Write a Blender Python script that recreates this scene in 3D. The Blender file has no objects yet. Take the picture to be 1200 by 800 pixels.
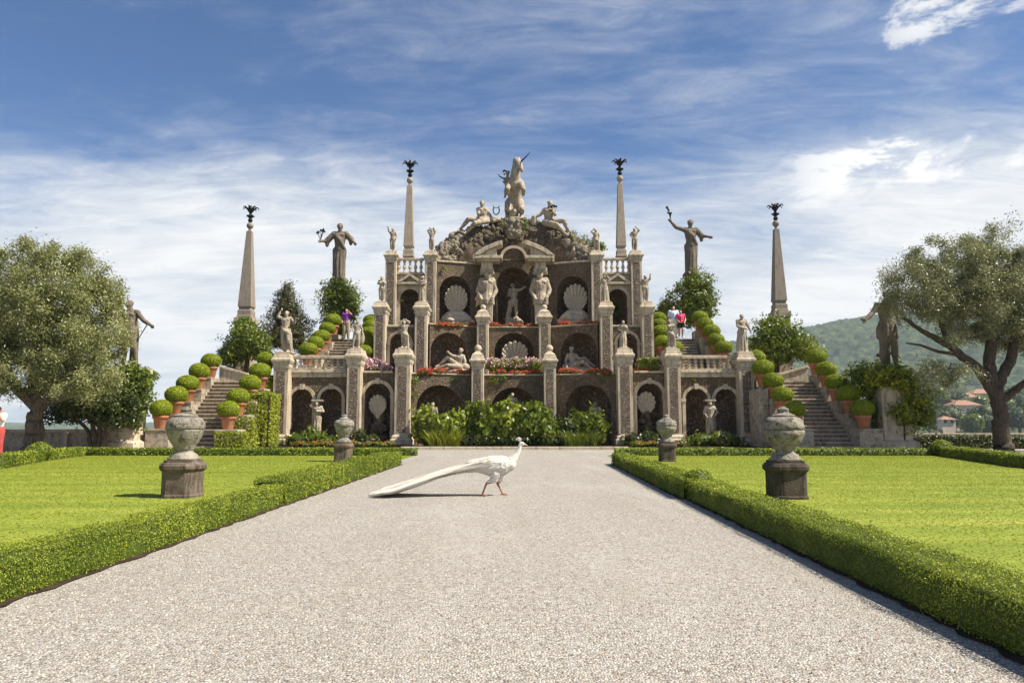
import bpy, bmesh, math, random
import numpy as np
from mathutils import Vector, Matrix
random.seed(7)
SC = bpy.context.scene
COL = SC.collection
PI = math.pi

# ------------------------------------------------------------------ camera
H, F = 1.1, 850.0                       # eye height, focal length in pixels of a 1200 px wide picture
cam_d = bpy.data.cameras.new('camera')
cam = bpy.data.objects.new('camera', cam_d)
COL.objects.link(cam)
cam_d.sensor_width = 36.0
cam_d.lens = F / 1200 * 36
cam_d.clip_start = 0.1
cam_d.clip_end = 20000
cam.location = (0, 0, H)
cam.rotation_euler = (PI / 2 + math.atan(97 / F), 0, 2 / F)
SC.camera = cam
RM = cam.rotation_euler.to_matrix()


def at(px, py, Y):
    """World point that stands at depth Y in the direction of a photo pixel."""
    d = RM @ Vector(((px - 600) / F, (400 - py) / F, -1))
    return Vector((0, 0, H)) + d * (Y / d.y)


def gnd(px, py, z=0.0):
    d = RM @ Vector(((px - 600) / F, (400 - py) / F, -1))
    return Vector((0, 0, H)) + d * ((z - H) / d.z)


def zp(py, Y, px=602):
    return at(px, py, Y).z


# ------------------------------------------------------------------ sun and sky
SUN = Vector((0.60, -0.17, 0.78)).normalized()
sl = bpy.data.lights.new('sun', 'SUN')
sl.energy = 4.7
sl.angle = math.radians(0.53)
sl.color = (1.0, 0.915, 0.76)
so = bpy.data.objects.new('sun', sl)
so.location = (60, -10, 80)
so.rotation_euler = SUN.to_track_quat('Z', 'Y').to_euler()
COL.objects.link(so)
SC.view_settings.view_transform = 'Standard'
SC.view_settings.look = 'None'
SC.view_settings.exposure = 1.06
SC.view_settings.gamma = 1.0
SC.view_settings.use_curve_mapping = False
SC.render.engine = 'CYCLES'
SC.cycles.max_bounces = 6
SC.cycles.diffuse_bounces = 3
SC.cycles.glossy_bounces = 2
SC.cycles.transmission_bounces = 3
SC.cycles.transparent_max_bounces = 6
SC.cycles.volume_bounces = 0
SC.cycles.sample_clamp_indirect = 6
SC.cycles.use_denoising = True

W = bpy.data.worlds.new('World')
SC.world = W
W.use_nodes = True


class NT:
    """Small helper round a node tree."""

    def __init__(s, nt):
        s.nt = nt
        nt.nodes.clear()

    def n(s, typ, **kw):
        nd = s.nt.nodes.new(typ)
        for k, v in kw.items():
            setattr(nd, k, v)
        return nd

    def put(s, sock, v):
        if isinstance(v, bpy.types.NodeSocket):
            s.nt.links.new(v, sock)
        elif v is not None:
            if hasattr(sock.default_value, '__len__') and not hasattr(v, '__len__'):
                v = (v, v, v, 1)[:len(sock.default_value)]
            elif hasattr(sock.default_value, '__len__') and len(sock.default_value) == 4 and len(v) == 3:
                v = (*v, 1)
            sock.default_value = v

    def math(s, op, a, b=None, c=None, clamp=False):
        nd = s.n('ShaderNodeMath', operation=op, use_clamp=clamp)
        for i, v in enumerate((a, b, c)):
            if v is not None:
                s.put(nd.inputs[i], v)
        return nd.outputs[0]

    def mr(s, v, a, b, c=0.0, d=1.0, smooth=True):
        nd = s.n('ShaderNodeMapRange', interpolation_type='SMOOTHSTEP' if smooth else 'LINEAR')
        for i, x in enumerate((v, a, b, c, d)):
            s.put(nd.inputs[i], x)
        return nd.outputs[0]

    def mix(s, f, a, b, blend='MIX'):
        nd = s.n('ShaderNodeMix', data_type='RGBA', blend_type=blend)
        s.put(nd.inputs[0], f)
        s.put(nd.inputs[6], a)
        s.put(nd.inputs[7], b)
        return nd.outputs[2]

    def noise(s, vec, scale, detail=4, rough=0.55, dist=0.0):
        nd = s.n('ShaderNodeTexNoise')
        s.put(nd.inputs['Vector'], vec)
        s.put(nd.inputs['Scale'], scale)
        s.put(nd.inputs['Detail'], detail)
        s.put(nd.inputs['Roughness'], rough)
        s.put(nd.inputs['Distortion'], dist)
        return nd.outputs[0]

    def voro(s, vec, scale, feature='F1'):
        nd = s.n('ShaderNodeTexVoronoi', feature=feature)
        s.put(nd.inputs['Vector'], vec)
        s.put(nd.inputs['Scale'], scale)
        return nd

    def ramp(s, f, stops, interp='LINEAR'):
        nd = s.n('ShaderNodeValToRGB')
        cr = nd.color_ramp
        cr.interpolation = interp
        while len(cr.elements) < len(stops):
            cr.elements.new(0.5)
        for e, (p, c) in zip(cr.elements, stops):
            e.position = p
            e.color = (*c, 1)
        s.put(nd.inputs[0], f)
        return nd.outputs[0]

    def vec(s, x, y, z):
        nd = s.n('ShaderNodeCombineXYZ')
        for i, v in enumerate((x, y, z)):
            s.put(nd.inputs[i], v)
        return nd.outputs[0]

    def mapping(s, vec, scale=(1, 1, 1), loc=(0, 0, 0), rot=(0, 0, 0)):
        nd = s.n('ShaderNodeMapping')
        s.put(nd.inputs[0], vec)
        nd.inputs['Location'].default_value = loc
        nd.inputs['Rotation'].default_value = rot
        nd.inputs['Scale'].default_value = scale
        return nd.outputs[0]


def build_world():
    t = NT(W.node_tree)
    sky = t.n('ShaderNodeTexSky', sky_type='NISHITA')
    sky.sun_disc = False
    sky.sun_elevation = math.asin(SUN.z)
    sky.sun_rotation = math.atan2(SUN.x, SUN.y)
    sky.altitude = 200
    sky.air_density = 1.0
    sky.dust_density = 0.2
    sky.ozone_density = 2.0
    bg = t.n('ShaderNodeBackground')
    t.put(bg.inputs[0], t.mix(1.0, sky.outputs[0], (0.50, 0.80, 1.12), 'MULTIPLY'))
    bg.inputs[1].default_value = 0.05
    # clouds: thin cirrus and cumulus on a layer above, as coverage by direction
    tc = t.n('ShaderNodeTexCoord').outputs['Generated']
    sep = t.n('ShaderNodeSeparateXYZ')
    t.put(sep.inputs[0], tc)
    x, y, z = sep.outputs
    zz = t.math('ADD', t.math('MAXIMUM', z, 0.0), 0.16)
    u = t.math('DIVIDE', x, zz)
    v = t.math('DIVIDE', y, zz)
    lay = t.vec(u, v, 0.0)
    cir = t.noise(t.mapping(lay, (0.75, 2.0, 1), (3.1, 1.7, 0), (0, 0, 0.55)), 1.25, 9, 0.58, 0.5)
    cir2 = t.noise(t.mapping(lay, (0.9, 1.1, 1), (7.3, 2.2, 0), (0, 0, -0.35)), 0.62, 6, 0.55, 0.25)
    fine = t.noise(t.mapping(lay, (1.0, 2.6, 1), (0, 5, 0), (0, 0, 0.62)), 3.4, 10, 0.68, 0.9)
    wisp = t.noise(t.mapping(lay, (1.3, 1.7, 1), (4.4, 8.1, 0), (0, 0, -0.9)), 2.1, 10, 0.66, 1.1)
    band = t.mr(z, 0.17, 0.40, 1, 0)                       # the sheet of cloud above the horizon
    right = t.mr(x, -0.15, 0.55, 0, 1)
    s1 = t.math('MULTIPLY', cir, 0.55)
    s1 = t.math('ADD', s1, t.math('MULTIPLY', cir2, 0.45))
    s1 = t.math('ADD', s1, t.math('MULTIPLY', fine, 0.24))
    s1 = t.math('ADD', s1, t.math('MULTIPLY', wisp, 0.22))
    s1 = t.math('ADD', s1, t.math('MULTIPLY', band, 0.41))
    s1 = t.math('ADD', s1, t.math('MULTIPLY', right, 0.09))
    cov = t.mr(s1, 0.67, 1.13, 0.0, 0.97)
    # cumulus puffs to the right
    pv = t.mapping(t.vec(x, t.math('MULTIPLY', z, 2.1), y), (1, 1, 1), (0.4, 0.2, 0))
    puff = t.noise(pv, 5.5, 12, 0.64, 0.35)
    wx = t.mr(x, 0.20, 0.42, 0, 1)
    wz = t.math('MULTIPLY', t.mr(z, 0.25, 0.29, 0, 1), t.mr(z, 0.32, 0.40, 1, 0))
    pw = t.math('MULTIPLY', wx, wz)
    wz2 = t.math('MULTIPLY', t.mr(z, 0.40, 0.44, 0, 1), t.mr(z, 0.47, 0.51, 1, 0))
    pw2 = t.math('MULTIPLY', t.mr(x, 0.34, 0.46, 0, 0.85), wz2)
    pw = t.math('MAXIMUM', pw, pw2)
    pthr = t.math('ADD', puff, t.math('MULTIPLY', pw, 0.24))
    pc = t.math('MULTIPLY', t.mr(pthr, 0.66, 0.78, 0, 0.97), t.math('MULTIPLY', pw, 1.0, clamp=True))
    tone = t.noise(lay, 1.1, 5, 0.5, 0.4)
    tone = t.math('ADD', t.math('MULTIPLY', tone, 0.65), t.math('MULTIPLY', fine, 0.35))
    grey = t.ramp(tone, [(0.36, (0.46, 0.53, 0.63)), (0.60, (0.90, 0.90, 0.895))])
    cl = t.mix(pc, grey, (1.0, 0.99, 0.96))
    cover = t.math('MAXIMUM', cov, pc)
    cbg = t.n('ShaderNodeBackground')
    t.put(cbg.inputs[0], cl)
    cbg.inputs[1].default_value = 0.55
    ms = t.n('ShaderNodeMixShader')
    t.put(ms.inputs[0], cover)
    t.put(ms.inputs[1], bg.outputs[0])
    t.put(ms.inputs[2], cbg.outputs[0])
    t.put(t.n('ShaderNodeOutputWorld').inputs[0], ms.outputs[0])


build_world()

# ------------------------------------------------------------------ materials
MATS = {}


def new_mat(name):
    m = bpy.data.materials.new(name)
    m.use_nodes = True
    t = NT(m.node_tree)
    b = t.n('ShaderNodeBsdfPrincipled')
    out = t.n('ShaderNodeOutputMaterial')
    t.put(out.inputs[0], b.outputs[0])
    MATS[name] = m
    return m, t, b, out


def coords(t, rand=True):
    c = t.n('ShaderNodeTexCoord').outputs['Object']
    if rand:
        oi = t.n('ShaderNodeObjectInfo')
        ad = t.n('ShaderNodeVectorMath', operation='ADD')
        r = t.math('MULTIPLY', oi.outputs['Random'], 37.0)
        t.put(ad.inputs[0], c)
        t.put(ad.inputs[1], t.vec(r, t.math('MULTIPLY', r, 0.7), t.math('MULTIPLY', r, 1.3)))
        c = ad.outputs[0]
    return c


def bump(t, b, h, strength=0.3, dist=0.02):
    bp = t.n('ShaderNodeBump')
    bp.inputs['Strength'].default_value = strength
    bp.inputs['Distance'].default_value = dist
    t.put(bp.inputs['Height'], h)
    t.put(b.inputs['Normal'], bp.outputs[0])


def stone(name, light, mid, dark, scale=1.0, stain=0.5, rough=0.85, bmp=0.35, streak=True, lichen=None):
    m, t, b, o = new_mat(name)
    c = coords(t)
    n1 = t.noise(c, 3.2 * scale, 8, 0.62, 0.2)
    n2 = t.noise(c, 21 * scale, 6, 0.65)
    col = t.ramp(n1, [(0.30, mid), (0.62, light)])
    st = t.noise(t.mapping(c, (1.0, 1.0, 0.16)) if streak else c, 5.5 * scale, 7, 0.68, 0.4)
    blot = t.noise(c, 1.3 * scale, 6, 0.65, 0.5)
    col = t.mix(t.math('MULTIPLY', t.mr(blot, 0.50, 0.68), 0.55 * stain), col, tuple(x * 0.55 + y * 0.4 for x, y in zip(mid, (0.16, 0.10, 0.05))))
    col = t.mix(t.math('MULTIPLY', t.mr(st, 0.47, 0.66), stain), col, dark)
    sp = t.mr(n2, 0.56, 0.74)
    col = t.mix(t.math('MULTIPLY', sp, 0.55 * stain), col, dark)
    if lichen:
        ln = t.noise(c, 7.5 * scale, 9, 0.7, 0.6)
        col = t.mix(t.mr(ln, 0.49, 0.60), col, lichen)
    t.put(b.inputs['Base Color'], col)
    b.inputs['Roughness'].default_value = rough
    b.inputs['Specular IOR Level'].default_value = 0.25
    bump(t, b, t.math('ADD', n2, t.math('MULTIPLY', n1, 0.8)), bmp, 0.03)
    return m


def mosaic(name, tones, scale, mortar, moss=None, mossamt=0.0, dirt=0.5):
    m, t, b, o = new_mat(name)
    c = coords(t, False)
    wob = t.noise(c, 2.3, 3)
    v = t.voro(c, scale)
    sepc = t.n('ShaderNodeSeparateColor')
    t.put(sepc.inputs[0], v.outputs['Color'])
    col = t.ramp(sepc.outputs[0], tones)
    e = t.voro(c, scale, 'DISTANCE_TO_EDGE')
    col = t.mix(t.mr(e.outputs['Distance'], 0.02, 0.13, 1, 0), col, mortar)
    gr = t.noise(c, scale * 2.2, 4, 0.7)
    col = t.mix(t.math('MULTIPLY', t.mr(gr, 0.5, 0.8), 0.35), col, tuple(min(1, x * 3.2) for x in mortar))
    big = t.noise(c, 1.1, 7, 0.65, 0.5)
    col = t.mix(t.math('MULTIPLY', t.mr(big, 0.45, 0.68), dirt), col, tuple(x * 0.55 for x in mortar))
    if moss:
        mz = t.noise(t.mapping(c, (1, 1, 0.35)), 1.7, 8, 0.68, 0.6)
        col = t.mix(t.math('MULTIPLY', t.mr(mz, 0.56, 0.66), mossamt), col, moss)
    t.put(b.inputs['Base Color'], col)
    b.inputs['Roughness'].default_value = 0.9
    b.inputs['Specular IOR Level'].default_value = 0.2
    hgt = t.math('ADD', t.math('MULTIPLY', v.outputs['Distance'], -1.0), t.math('MULTIPLY', wob, 0.8))
    bump(t, b, hgt, 0.7, 0.05)
    return m


def leafmat(name, stops, rough=0.5, trans=0.3, spec=0.35, tcol=None):
    m, t, b, o = new_mat(name)
    a = t.n('ShaderNodeAttribute', attribute_name='rnd')
    col = t.ramp(a.outputs['Fac'], stops)
    t.put(b.inputs['Base Color'], col)
    b.inputs['Roughness'].default_value = rough
    b.inputs['Specular IOR Level'].default_value = spec
    if trans:
        tr = t.n('ShaderNodeBsdfTranslucent')
        t.put(tr.inputs[0], t.mix(0.35, col, tcol or (0.25, 0.30, 0.02)))
        ms = t.n('ShaderNodeMixShader')
        ms.inputs[0].default_value = trans
        t.put(ms.inputs[1], b.outputs[0])
        t.put(ms.inputs[2], tr.outputs[0])
        t.put(o.inputs[0], ms.outputs[0])
    return m


def plain(name, col, rough=0.6, metal=0.0, var=0.25, scale=8.0, spec=0.4, bmp=0.1):
    m, t, b, o = new_mat(name)
    c = coords(t)
    n = t.noise(c, scale, 5, 0.6)
    t.put(b.inputs['Base Color'], t.mix(t.mr(n, 0.35, 0.7), tuple(x * (1 - var) for x in col), tuple(min(1, x * (1 + var * 0.5)) for x in col)))
    b.inputs['Roughness'].default_value = rough
    b.inputs['Metallic'].default_value = metal
    b.inputs['Specular IOR Level'].default_value = spec
    if bmp:
        bump(t, b, n, bmp, 0.02)
    return m


TRIM = stone('trim_stone', (0.514, 0.44, 0.337), (0.39, 0.326, 0.243), (0.132, 0.102, 0.0706), 1.0, 0.62)
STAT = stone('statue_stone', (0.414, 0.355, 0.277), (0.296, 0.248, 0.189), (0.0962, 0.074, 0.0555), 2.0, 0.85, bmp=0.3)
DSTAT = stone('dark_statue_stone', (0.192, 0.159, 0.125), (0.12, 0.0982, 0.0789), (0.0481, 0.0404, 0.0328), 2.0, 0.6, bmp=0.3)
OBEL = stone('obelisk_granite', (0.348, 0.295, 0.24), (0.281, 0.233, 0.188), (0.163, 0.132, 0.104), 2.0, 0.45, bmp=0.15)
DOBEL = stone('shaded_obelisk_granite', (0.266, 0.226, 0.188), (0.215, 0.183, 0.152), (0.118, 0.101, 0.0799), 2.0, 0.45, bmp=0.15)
SHELL = stone('shell_stone', (0.488, 0.437, 0.355), (0.385, 0.337, 0.266), (0.178, 0.141, 0.104), 2.5, 0.45, bmp=0.2, streak=False)
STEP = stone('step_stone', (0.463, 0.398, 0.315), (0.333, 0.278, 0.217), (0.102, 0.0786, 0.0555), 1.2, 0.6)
WALLS = stone('wall_stone', (0.408, 0.355, 0.275), (0.266, 0.222, 0.169), (0.0799, 0.0622, 0.0444), 1.1, 0.7, bmp=0.6, streak=False, lichen=None)
URN = stone('weathered_urn_stone', (0.34, 0.311, 0.259), (0.207, 0.185, 0.155), (0.0407, 0.0333, 0.0296), 1.5, 0.8, bmp=0.7, streak=False)
URNT = stone('lichen_crusted_stone', (0.355, 0.326, 0.281), (0.148, 0.13, 0.111), (0.0296, 0.0252, 0.0222), 2.6, 0.95, bmp=1.0, streak=False, lichen=(0.296, 0.274, 0.237))
PLIN = stone('dark_plinth_stone', (0.178, 0.141, 0.115), (0.0888, 0.0629, 0.0518), (0.0222, 0.0163, 0.0148), 1.6, 0.8, bmp=0.6)
PLINR = stone('black_plinth_stone', (0.0962, 0.0777, 0.0629), (0.0518, 0.0385, 0.0318), (0.0163, 0.0133, 0.0118), 1.6, 0.8, bmp=0.6)
ROCK = stone('tufa_rock', (0.145, 0.117, 0.085), (0.0808, 0.0638, 0.0459), (0.034, 0.0272, 0.0204), 2.2, 0.8, bmp=1.0, streak=False)
PALE = stone('pale_tufa_rock', (0.30, 0.26, 0.205), (0.17, 0.14, 0.105), (0.06, 0.05, 0.038), 2.2, 0.8, bmp=1.0, streak=False)
MOS = mosaic('pebble_mosaic', [(0.0, (0.099, 0.072, 0.0498)), (0.45, (0.14, 0.103, 0.0719)), (0.8, (0.193, 0.143, 0.102)), (1.0, (0.318, 0.248, 0.18))], 17.0,
             (0.0928, 0.0684, 0.0488), (0.113, 0.0994, 0.0324), 0.55)
PANEL = mosaic('panel_mosaic', [(0.0, (0.101, 0.0773, 0.0612)), (0.5, (0.155, 0.122, 0.0968)), (0.85, (0.234, 0.187, 0.147)), (1.0, (0.421, 0.35, 0.272))], 17.0, (0.0964, 0.0743, 0.0584), dirt=0.3)
NICHE = mosaic('niche_tufa', [(0.0, (0.0861, 0.059, 0.0396)), (0.55, (0.173, 0.122, 0.0825)), (0.9, (0.275, 0.194, 0.127)), (1.0, (0.412, 0.304, 0.206))], 11.0,
               (0.0861, 0.0606, 0.0428), (0.103, 0.0951, 0.0348), 0.5)
BRONZE = plain('dark_bronze', (0.018, 0.018, 0.02), 0.5, 0.6, 0.3)
TERRA = stone('terracotta', (0.42, 0.16, 0.075), (0.28, 0.095, 0.042), (0.33, 0.25, 0.18), 2.2, 0.62, 0.85, 0.25)
DKBARK = stone('dark_olive_bark', (0.10, 0.078, 0.058), (0.055, 0.042, 0.03), (0.02, 0.015, 0.011), 2.5, 0.8, bmp=1.0)
RISER = stone('dirty_shaded_riser_stone', (0.24, 0.195, 0.145), (0.16, 0.125, 0.09), (0.06, 0.045, 0.032), 1.2, 0.7)  # dark tone holds dirt and the shade on the risers
BARK = stone('olive_bark', (0.17, 0.135, 0.10), (0.095, 0.072, 0.052), (0.03, 0.022, 0.016), 2.5, 0.8, bmp=1.0)
DBARK = stone('dark_bark', (0.13, 0.095, 0.065), (0.075, 0.055, 0.04), (0.025, 0.018, 0.013), 2.5, 0.8, bmp=1.0)
SKIN = plain('skin', (0.50, 0.27, 0.18), 0.55, 0, 0.1)
HAIR = plain('dark_brown_hair', (0.045, 0.025, 0.015), 0.6)
SHIRTB = plain('pale_blue_shirt', (0.50, 0.60, 0.80), 0.8, 0, 0.08)
PINK = plain('pink_top', (0.68, 0.05, 0.16), 0.8, 0, 0.12)
BLACKC = plain('black_cloth', (0.015, 0.014, 0.016), 0.85)
WHITEC = plain('white_cloth', (0.78, 0.76, 0.74), 0.85, 0, 0.08)
REDC = plain('coral_red_cloth', (0.38, 0.06, 0.055), 0.85, 0, 0.15)
PURP = plain('purple_cloth', (0.20, 0.045, 0.30), 0.85, 0, 0.3, 20)
KHAKI = plain('khaki_cloth', (0.34, 0.28, 0.19), 0.85)
SHOE = plain('dark_shoe', (0.05, 0.04, 0.035), 0.6)
PLUME = plain('white_plumage', (0.66, 0.63, 0.575), 0.75, 0, 0.06, 30, 0.25, 0.12)
BIRDLEG = plain('pinkish_brown_scaly_skin', (0.36, 0.16, 0.09), 0.6, 0, 0.3, 60)
BEAK = plain('pale_horn', (0.50, 0.42, 0.34), 0.45)
EYE = plain('dark_eye', (0.012, 0.008, 0.006), 0.2)
ROOFT = plain('terracotta_roof_tiles', (0.30, 0.17, 0.115), 0.9, 0, 0.3, 1.5)
PLAST = plain('pale_plaster', (0.60, 0.48, 0.38), 0.9, 0, 0.15, 0.5)
WINDM = plain('dark_window', (0.04, 0.045, 0.05), 0.2)

BOX = leafmat('boxwood_leaf', [(0.0, (0.0525, 0.0855, 0.0096)), (0.5, (0.189, 0.239, 0.0192)), (1.0, (0.399, 0.433, 0.0504))], 0.5, 0.30, 0.3)
BALL = leafmat('clipped_ball_leaf', [(0.0, (0.0915, 0.132, 0.0048)), (0.5, (0.244, 0.306, 0.0096)), (1.0, (0.415, 0.468, 0.0216))], 0.5, 0.25, 0.3)
OLIVE = leafmat('olive_leaf', [(0.0, (0.103, 0.116, 0.0376)), (0.45, (0.212, 0.227, 0.0803)), (0.8, (0.315, 0.325, 0.144)), (1.0, (0.436, 0.448, 0.239))], 0.42, 0.25, 0.4, (0.363, 0.351, 0.0627))
OLIVE2 = leafmat('grey_olive_leaf', [(0.0, (0.104, 0.111, 0.0457)), (0.45, (0.194, 0.202, 0.0941)), (0.8, (0.278, 0.286, 0.155)), (1.0, (0.389, 0.397, 0.228))], 0.42, 0.25, 0.4, (0.362, 0.348, 0.0806))
DARKL = leafmat('dark_evergreen_leaf', [(0.0, (0.016, 0.024, 0.005)), (0.6, (0.042, 0.062, 0.010)), (1.0, (0.10, 0.12, 0.018))], 0.4, 0.15)
CONIF = leafmat('conifer_needle', [(0.0, (0.026, 0.028, 0.010)), (0.6, (0.066, 0.064, 0.020)), (1.0, (0.13, 0.112, 0.036))], 0.5, 0.12)
MIDL = leafmat('mid_green_leaf', [(0.0, (0.045, 0.068, 0.008)), (0.5, (0.11, 0.155, 0.016)), (1.0, (0.235, 0.27, 0.028))], 0.4, 0.28)
LUSH = leafmat('bright_lush_leaf', [(0.0, (0.08, 0.11, 0.010)), (0.5, (0.20, 0.25, 0.024)), (1.0, (0.40, 0.42, 0.07))], 0.4, 0.32)
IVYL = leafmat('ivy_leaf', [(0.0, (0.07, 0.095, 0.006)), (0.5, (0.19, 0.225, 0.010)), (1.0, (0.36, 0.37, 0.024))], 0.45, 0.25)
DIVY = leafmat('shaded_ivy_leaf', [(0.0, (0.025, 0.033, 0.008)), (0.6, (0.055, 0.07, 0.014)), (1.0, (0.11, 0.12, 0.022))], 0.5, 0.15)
BLADE = leafmat('grass_blade', [(0.0, (0.175, 0.22, 0.028)), (0.6, (0.235, 0.275, 0.036)), (1.0, (0.31, 0.33, 0.054))], 0.6, 0.3, 0.1, (0.34, 0.34, 0.02))
REDF = leafmat('red_geranium', [(0.0, (0.35, 0.02, 0.02)), (0.6, (0.62, 0.07, 0.06)), (1.0, (0.75, 0.20, 0.16))], 0.6, 0.25, 0.3, (0.7, 0.1, 0.08))
PINKF = leafmat('pink_blossom', [(0.0, (0.50, 0.22, 0.30)), (0.6, (0.70, 0.45, 0.52)), (1.0, (0.82, 0.72, 0.72))], 0.6, 0.25, 0.3, (0.8, 0.5, 0.5))
ORANF = leafmat('orange_begonia', [(0.0, (0.30, 0.09, 0.02)), (0.6, (0.50, 0.17, 0.05)), (1.0, (0.60, 0.30, 0.10))], 0.6, 0.2, 0.3, (0.6, 0.2, 0.05))
PLUMEF = leafmat('white_train_feather', [(0.0, (0.40, 0.355, 0.29)), (0.4, (0.64, 0.60, 0.53)), (1.0, (0.80, 0.77, 0.71))], 0.7, 0.2, 0.2, (0.7, 0.63, 0.5))
FARL = leafmat('far_tree_leaf', [(0.0, (0.022, 0.04, 0.012)), (0.6, (0.06, 0.09, 0.022)), (1.0, (0.13, 0.16, 0.04))], 0.6, 0.1)


def gravel_mat():
    m, t, b, o = new_mat('gravel')
    c = t.n('ShaderNodeTexCoord').outputs['Object']
    v = t.voro(c, 78.0)
    s = t.n('ShaderNodeSeparateColor')
    t.put(s.inputs[0], v.outputs['Color'])
    col = t.ramp(s.outputs[0], [(0.0, (0.128, 0.112, 0.095)), (0.10, (0.227, 0.202, 0.175)), (0.30, (0.375, 0.349, 0.316)), (0.70, (0.466, 0.444, 0.41)), (0.95, (0.555, 0.547, 0.527)), (0.985, (0.375, 0.262, 0.198))])
    v2 = t.voro(c, 31.0)
    s2 = t.n('ShaderNodeSeparateColor')
    t.put(s2.inputs[0], v2.outputs['Color'])
    col = t.mix(t.math('MULTIPLY', t.mr(s2.outputs[1], 0.55, 1.0), 0.55), col, (0.271, 0.245, 0.216))
    e = t.voro(c, 78.0, 'DISTANCE_TO_EDGE')
    col = t.mix(t.mr(e.outputs['Distance'], 0.0, 0.14, 0.6, 0), col, (0.105, 0.0913, 0.0777))
    tr = t.noise(t.mapping(c, (1.0, 0.10, 1)), 1.5, 5, 0.6, 0.4)
    col = t.mix(t.math('MULTIPLY', t.mr(tr, 0.48, 0.68), 0.22), col, (0.228, 0.2, 0.166))
    lite = t.noise(t.mapping(c, (1.0, 0.3, 1), (5, 3, 0)), 0.8, 6, 0.65, 0.6)
    col = t.mix(t.math('MULTIPLY', t.mr(lite, 0.5, 0.7), 0.22), col, (0.547, 0.53, 0.495))
    big = t.noise(c, 0.55, 6, 0.6, 0.3)
    col = t.mix(t.math('MULTIPLY', t.mr(big, 0.4, 0.75), 0.28), col, (0.3, 0.274, 0.237))
    t.put(b.inputs['Base Color'], col)
    b.inputs['Roughness'].default_value = 0.9
    b.inputs['Specular IOR Level'].default_value = 0.2
    ht = t.math('ADD', t.math('MULTIPLY', v.outputs['Distance'], -1.0), t.math('MULTIPLY', s.outputs[2], 0.5))
    bump(t, b, ht, 0.85, 0.012)
    return m


def lawn_mat():
    m, t, b, o = new_mat('mown_grass')
    c = t.n('ShaderNodeTexCoord').outputs['Object']
    n1 = t.noise(c, 0.55, 6, 0.65, 0.4)
    n2 = t.noise(c, 34, 5, 0.7)
    n3 = t.noise(t.mapping(c, (0.10, 1, 1), rot=(0, 0, 0.05)), 2.6, 4, 0.6)
    wv = t.n('ShaderNodeTexWave', wave_type='BANDS', bands_direction='Y')
    t.put(wv.inputs['Vector'], c)
    wv.inputs['Scale'].default_value = 0.28
    wv.inputs['Distortion'].default_value = 0.8
    wv.inputs['Detail'].default_value = 2
    f = t.math('ADD', t.math('MULTIPLY', n1, 0.42), t.math('ADD', t.math('MULTIPLY', n2, 0.26), t.math('ADD', t.math('MULTIPLY', n3, 0.30), t.math('MULTIPLY', wv.outputs['Fac'], 0.10))))
    col = t.ramp(f, [(0.40, (0.15, 0.20, 0.022)), (0.54, (0.215, 0.262, 0.032)), (0.68, (0.315, 0.33, 0.058))])
    t.put(b.inputs['Base Color'], col)
    b.inputs['Roughness'].default_value = 0.7
    b.inputs['Specular IOR Level'].default_value = 0.2
    bump(t, b, n2, 0.6, 0.03)
    return m


def water_mat():
    m, t, b, o = new_mat('lake_water')
    c = t.n('ShaderNodeTexCoord').outputs['Object']
    b.inputs['Base Color'].default_value = (0.03, 0.06, 0.08, 1)
    b.inputs['Roughness'].default_value = 0.12
    bump(t, b, t.noise(c, 0.6, 6), 0.15, 0.3)
    return m


def forest_mat():
    m, t, b, o = new_mat('forest_canopy')
    c = t.n('ShaderNodeTexCoord').outputs['Object']
    v = t.voro(c, 0.075)
    s = t.n('ShaderNodeSeparateColor')
    t.put(s.inputs[0], v.outputs['Color'])
    col = t.ramp(s.outputs[0], [(0, (0.016, 0.034, 0.012)), (0.5, (0.034, 0.062, 0.018)), (0.85, (0.062, 0.092, 0.022)), (1, (0.10, 0.125, 0.035))])
    n = t.noise(c, 0.006, 5, 0.6, 0.5)
    col = t.mix(t.math('MULTIPLY', t.mr(n, 0.50, 0.70), 0.5), col, (0.09, 0.105, 0.035))
    t.put(b.inputs['Base Color'], col)
    b.inputs['Roughness'].default_value = 0.9
    b.inputs['Specular IOR Level'].default_value = 0.1
    bump(t, b, t.noise(c, 0.35, 6, 0.7), 1.0, 3.0)
    return m


GRAV, LAWN, WATER, FOREST = gravel_mat(), lawn_mat(), water_mat(), forest_mat()
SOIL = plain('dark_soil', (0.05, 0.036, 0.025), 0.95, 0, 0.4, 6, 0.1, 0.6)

# ------------------------------------------------------------------ builders


def tag(o, label=None, cat=None, group=None, kind=None):
    if label:
        o['label'] = label
    if cat:
        o['category'] = cat
    if group:
        o['group'] = group
    if kind:
        o['kind'] = kind
    return o


def empty(name, loc, label=None, cat=None, group=None):
    o = bpy.data.objects.new(name, None)
    o.empty_display_size = 0.3
    COL.objects.link(o)
    o.location = loc
    return tag(o, label, cat, group)


def link(name, me, mats, parent=None, local=False):
    o = bpy.data.objects.new(name, me)
    COL.objects.link(o)
    if mats is not None:
        if len(me.materials):
            me.materials.clear()
        for m in (mats if isinstance(mats, (list, tuple)) else [mats]):
            me.materials.append(m)
    if parent is not None:
        o.parent = parent
        if not local:                                   # mesh is in world coordinates
            off = Vector((0, 0, 0))
            p = parent
            while p is not None:
                if p.get('_off') is not None:
                    off = Vector(p['_off'])
                    break
                off += p.location
                p = p.parent
            o.matrix_parent_inverse = Matrix.Translation(-off) if parent.type == 'EMPTY' else Matrix.Identity(4)
    return o


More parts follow.
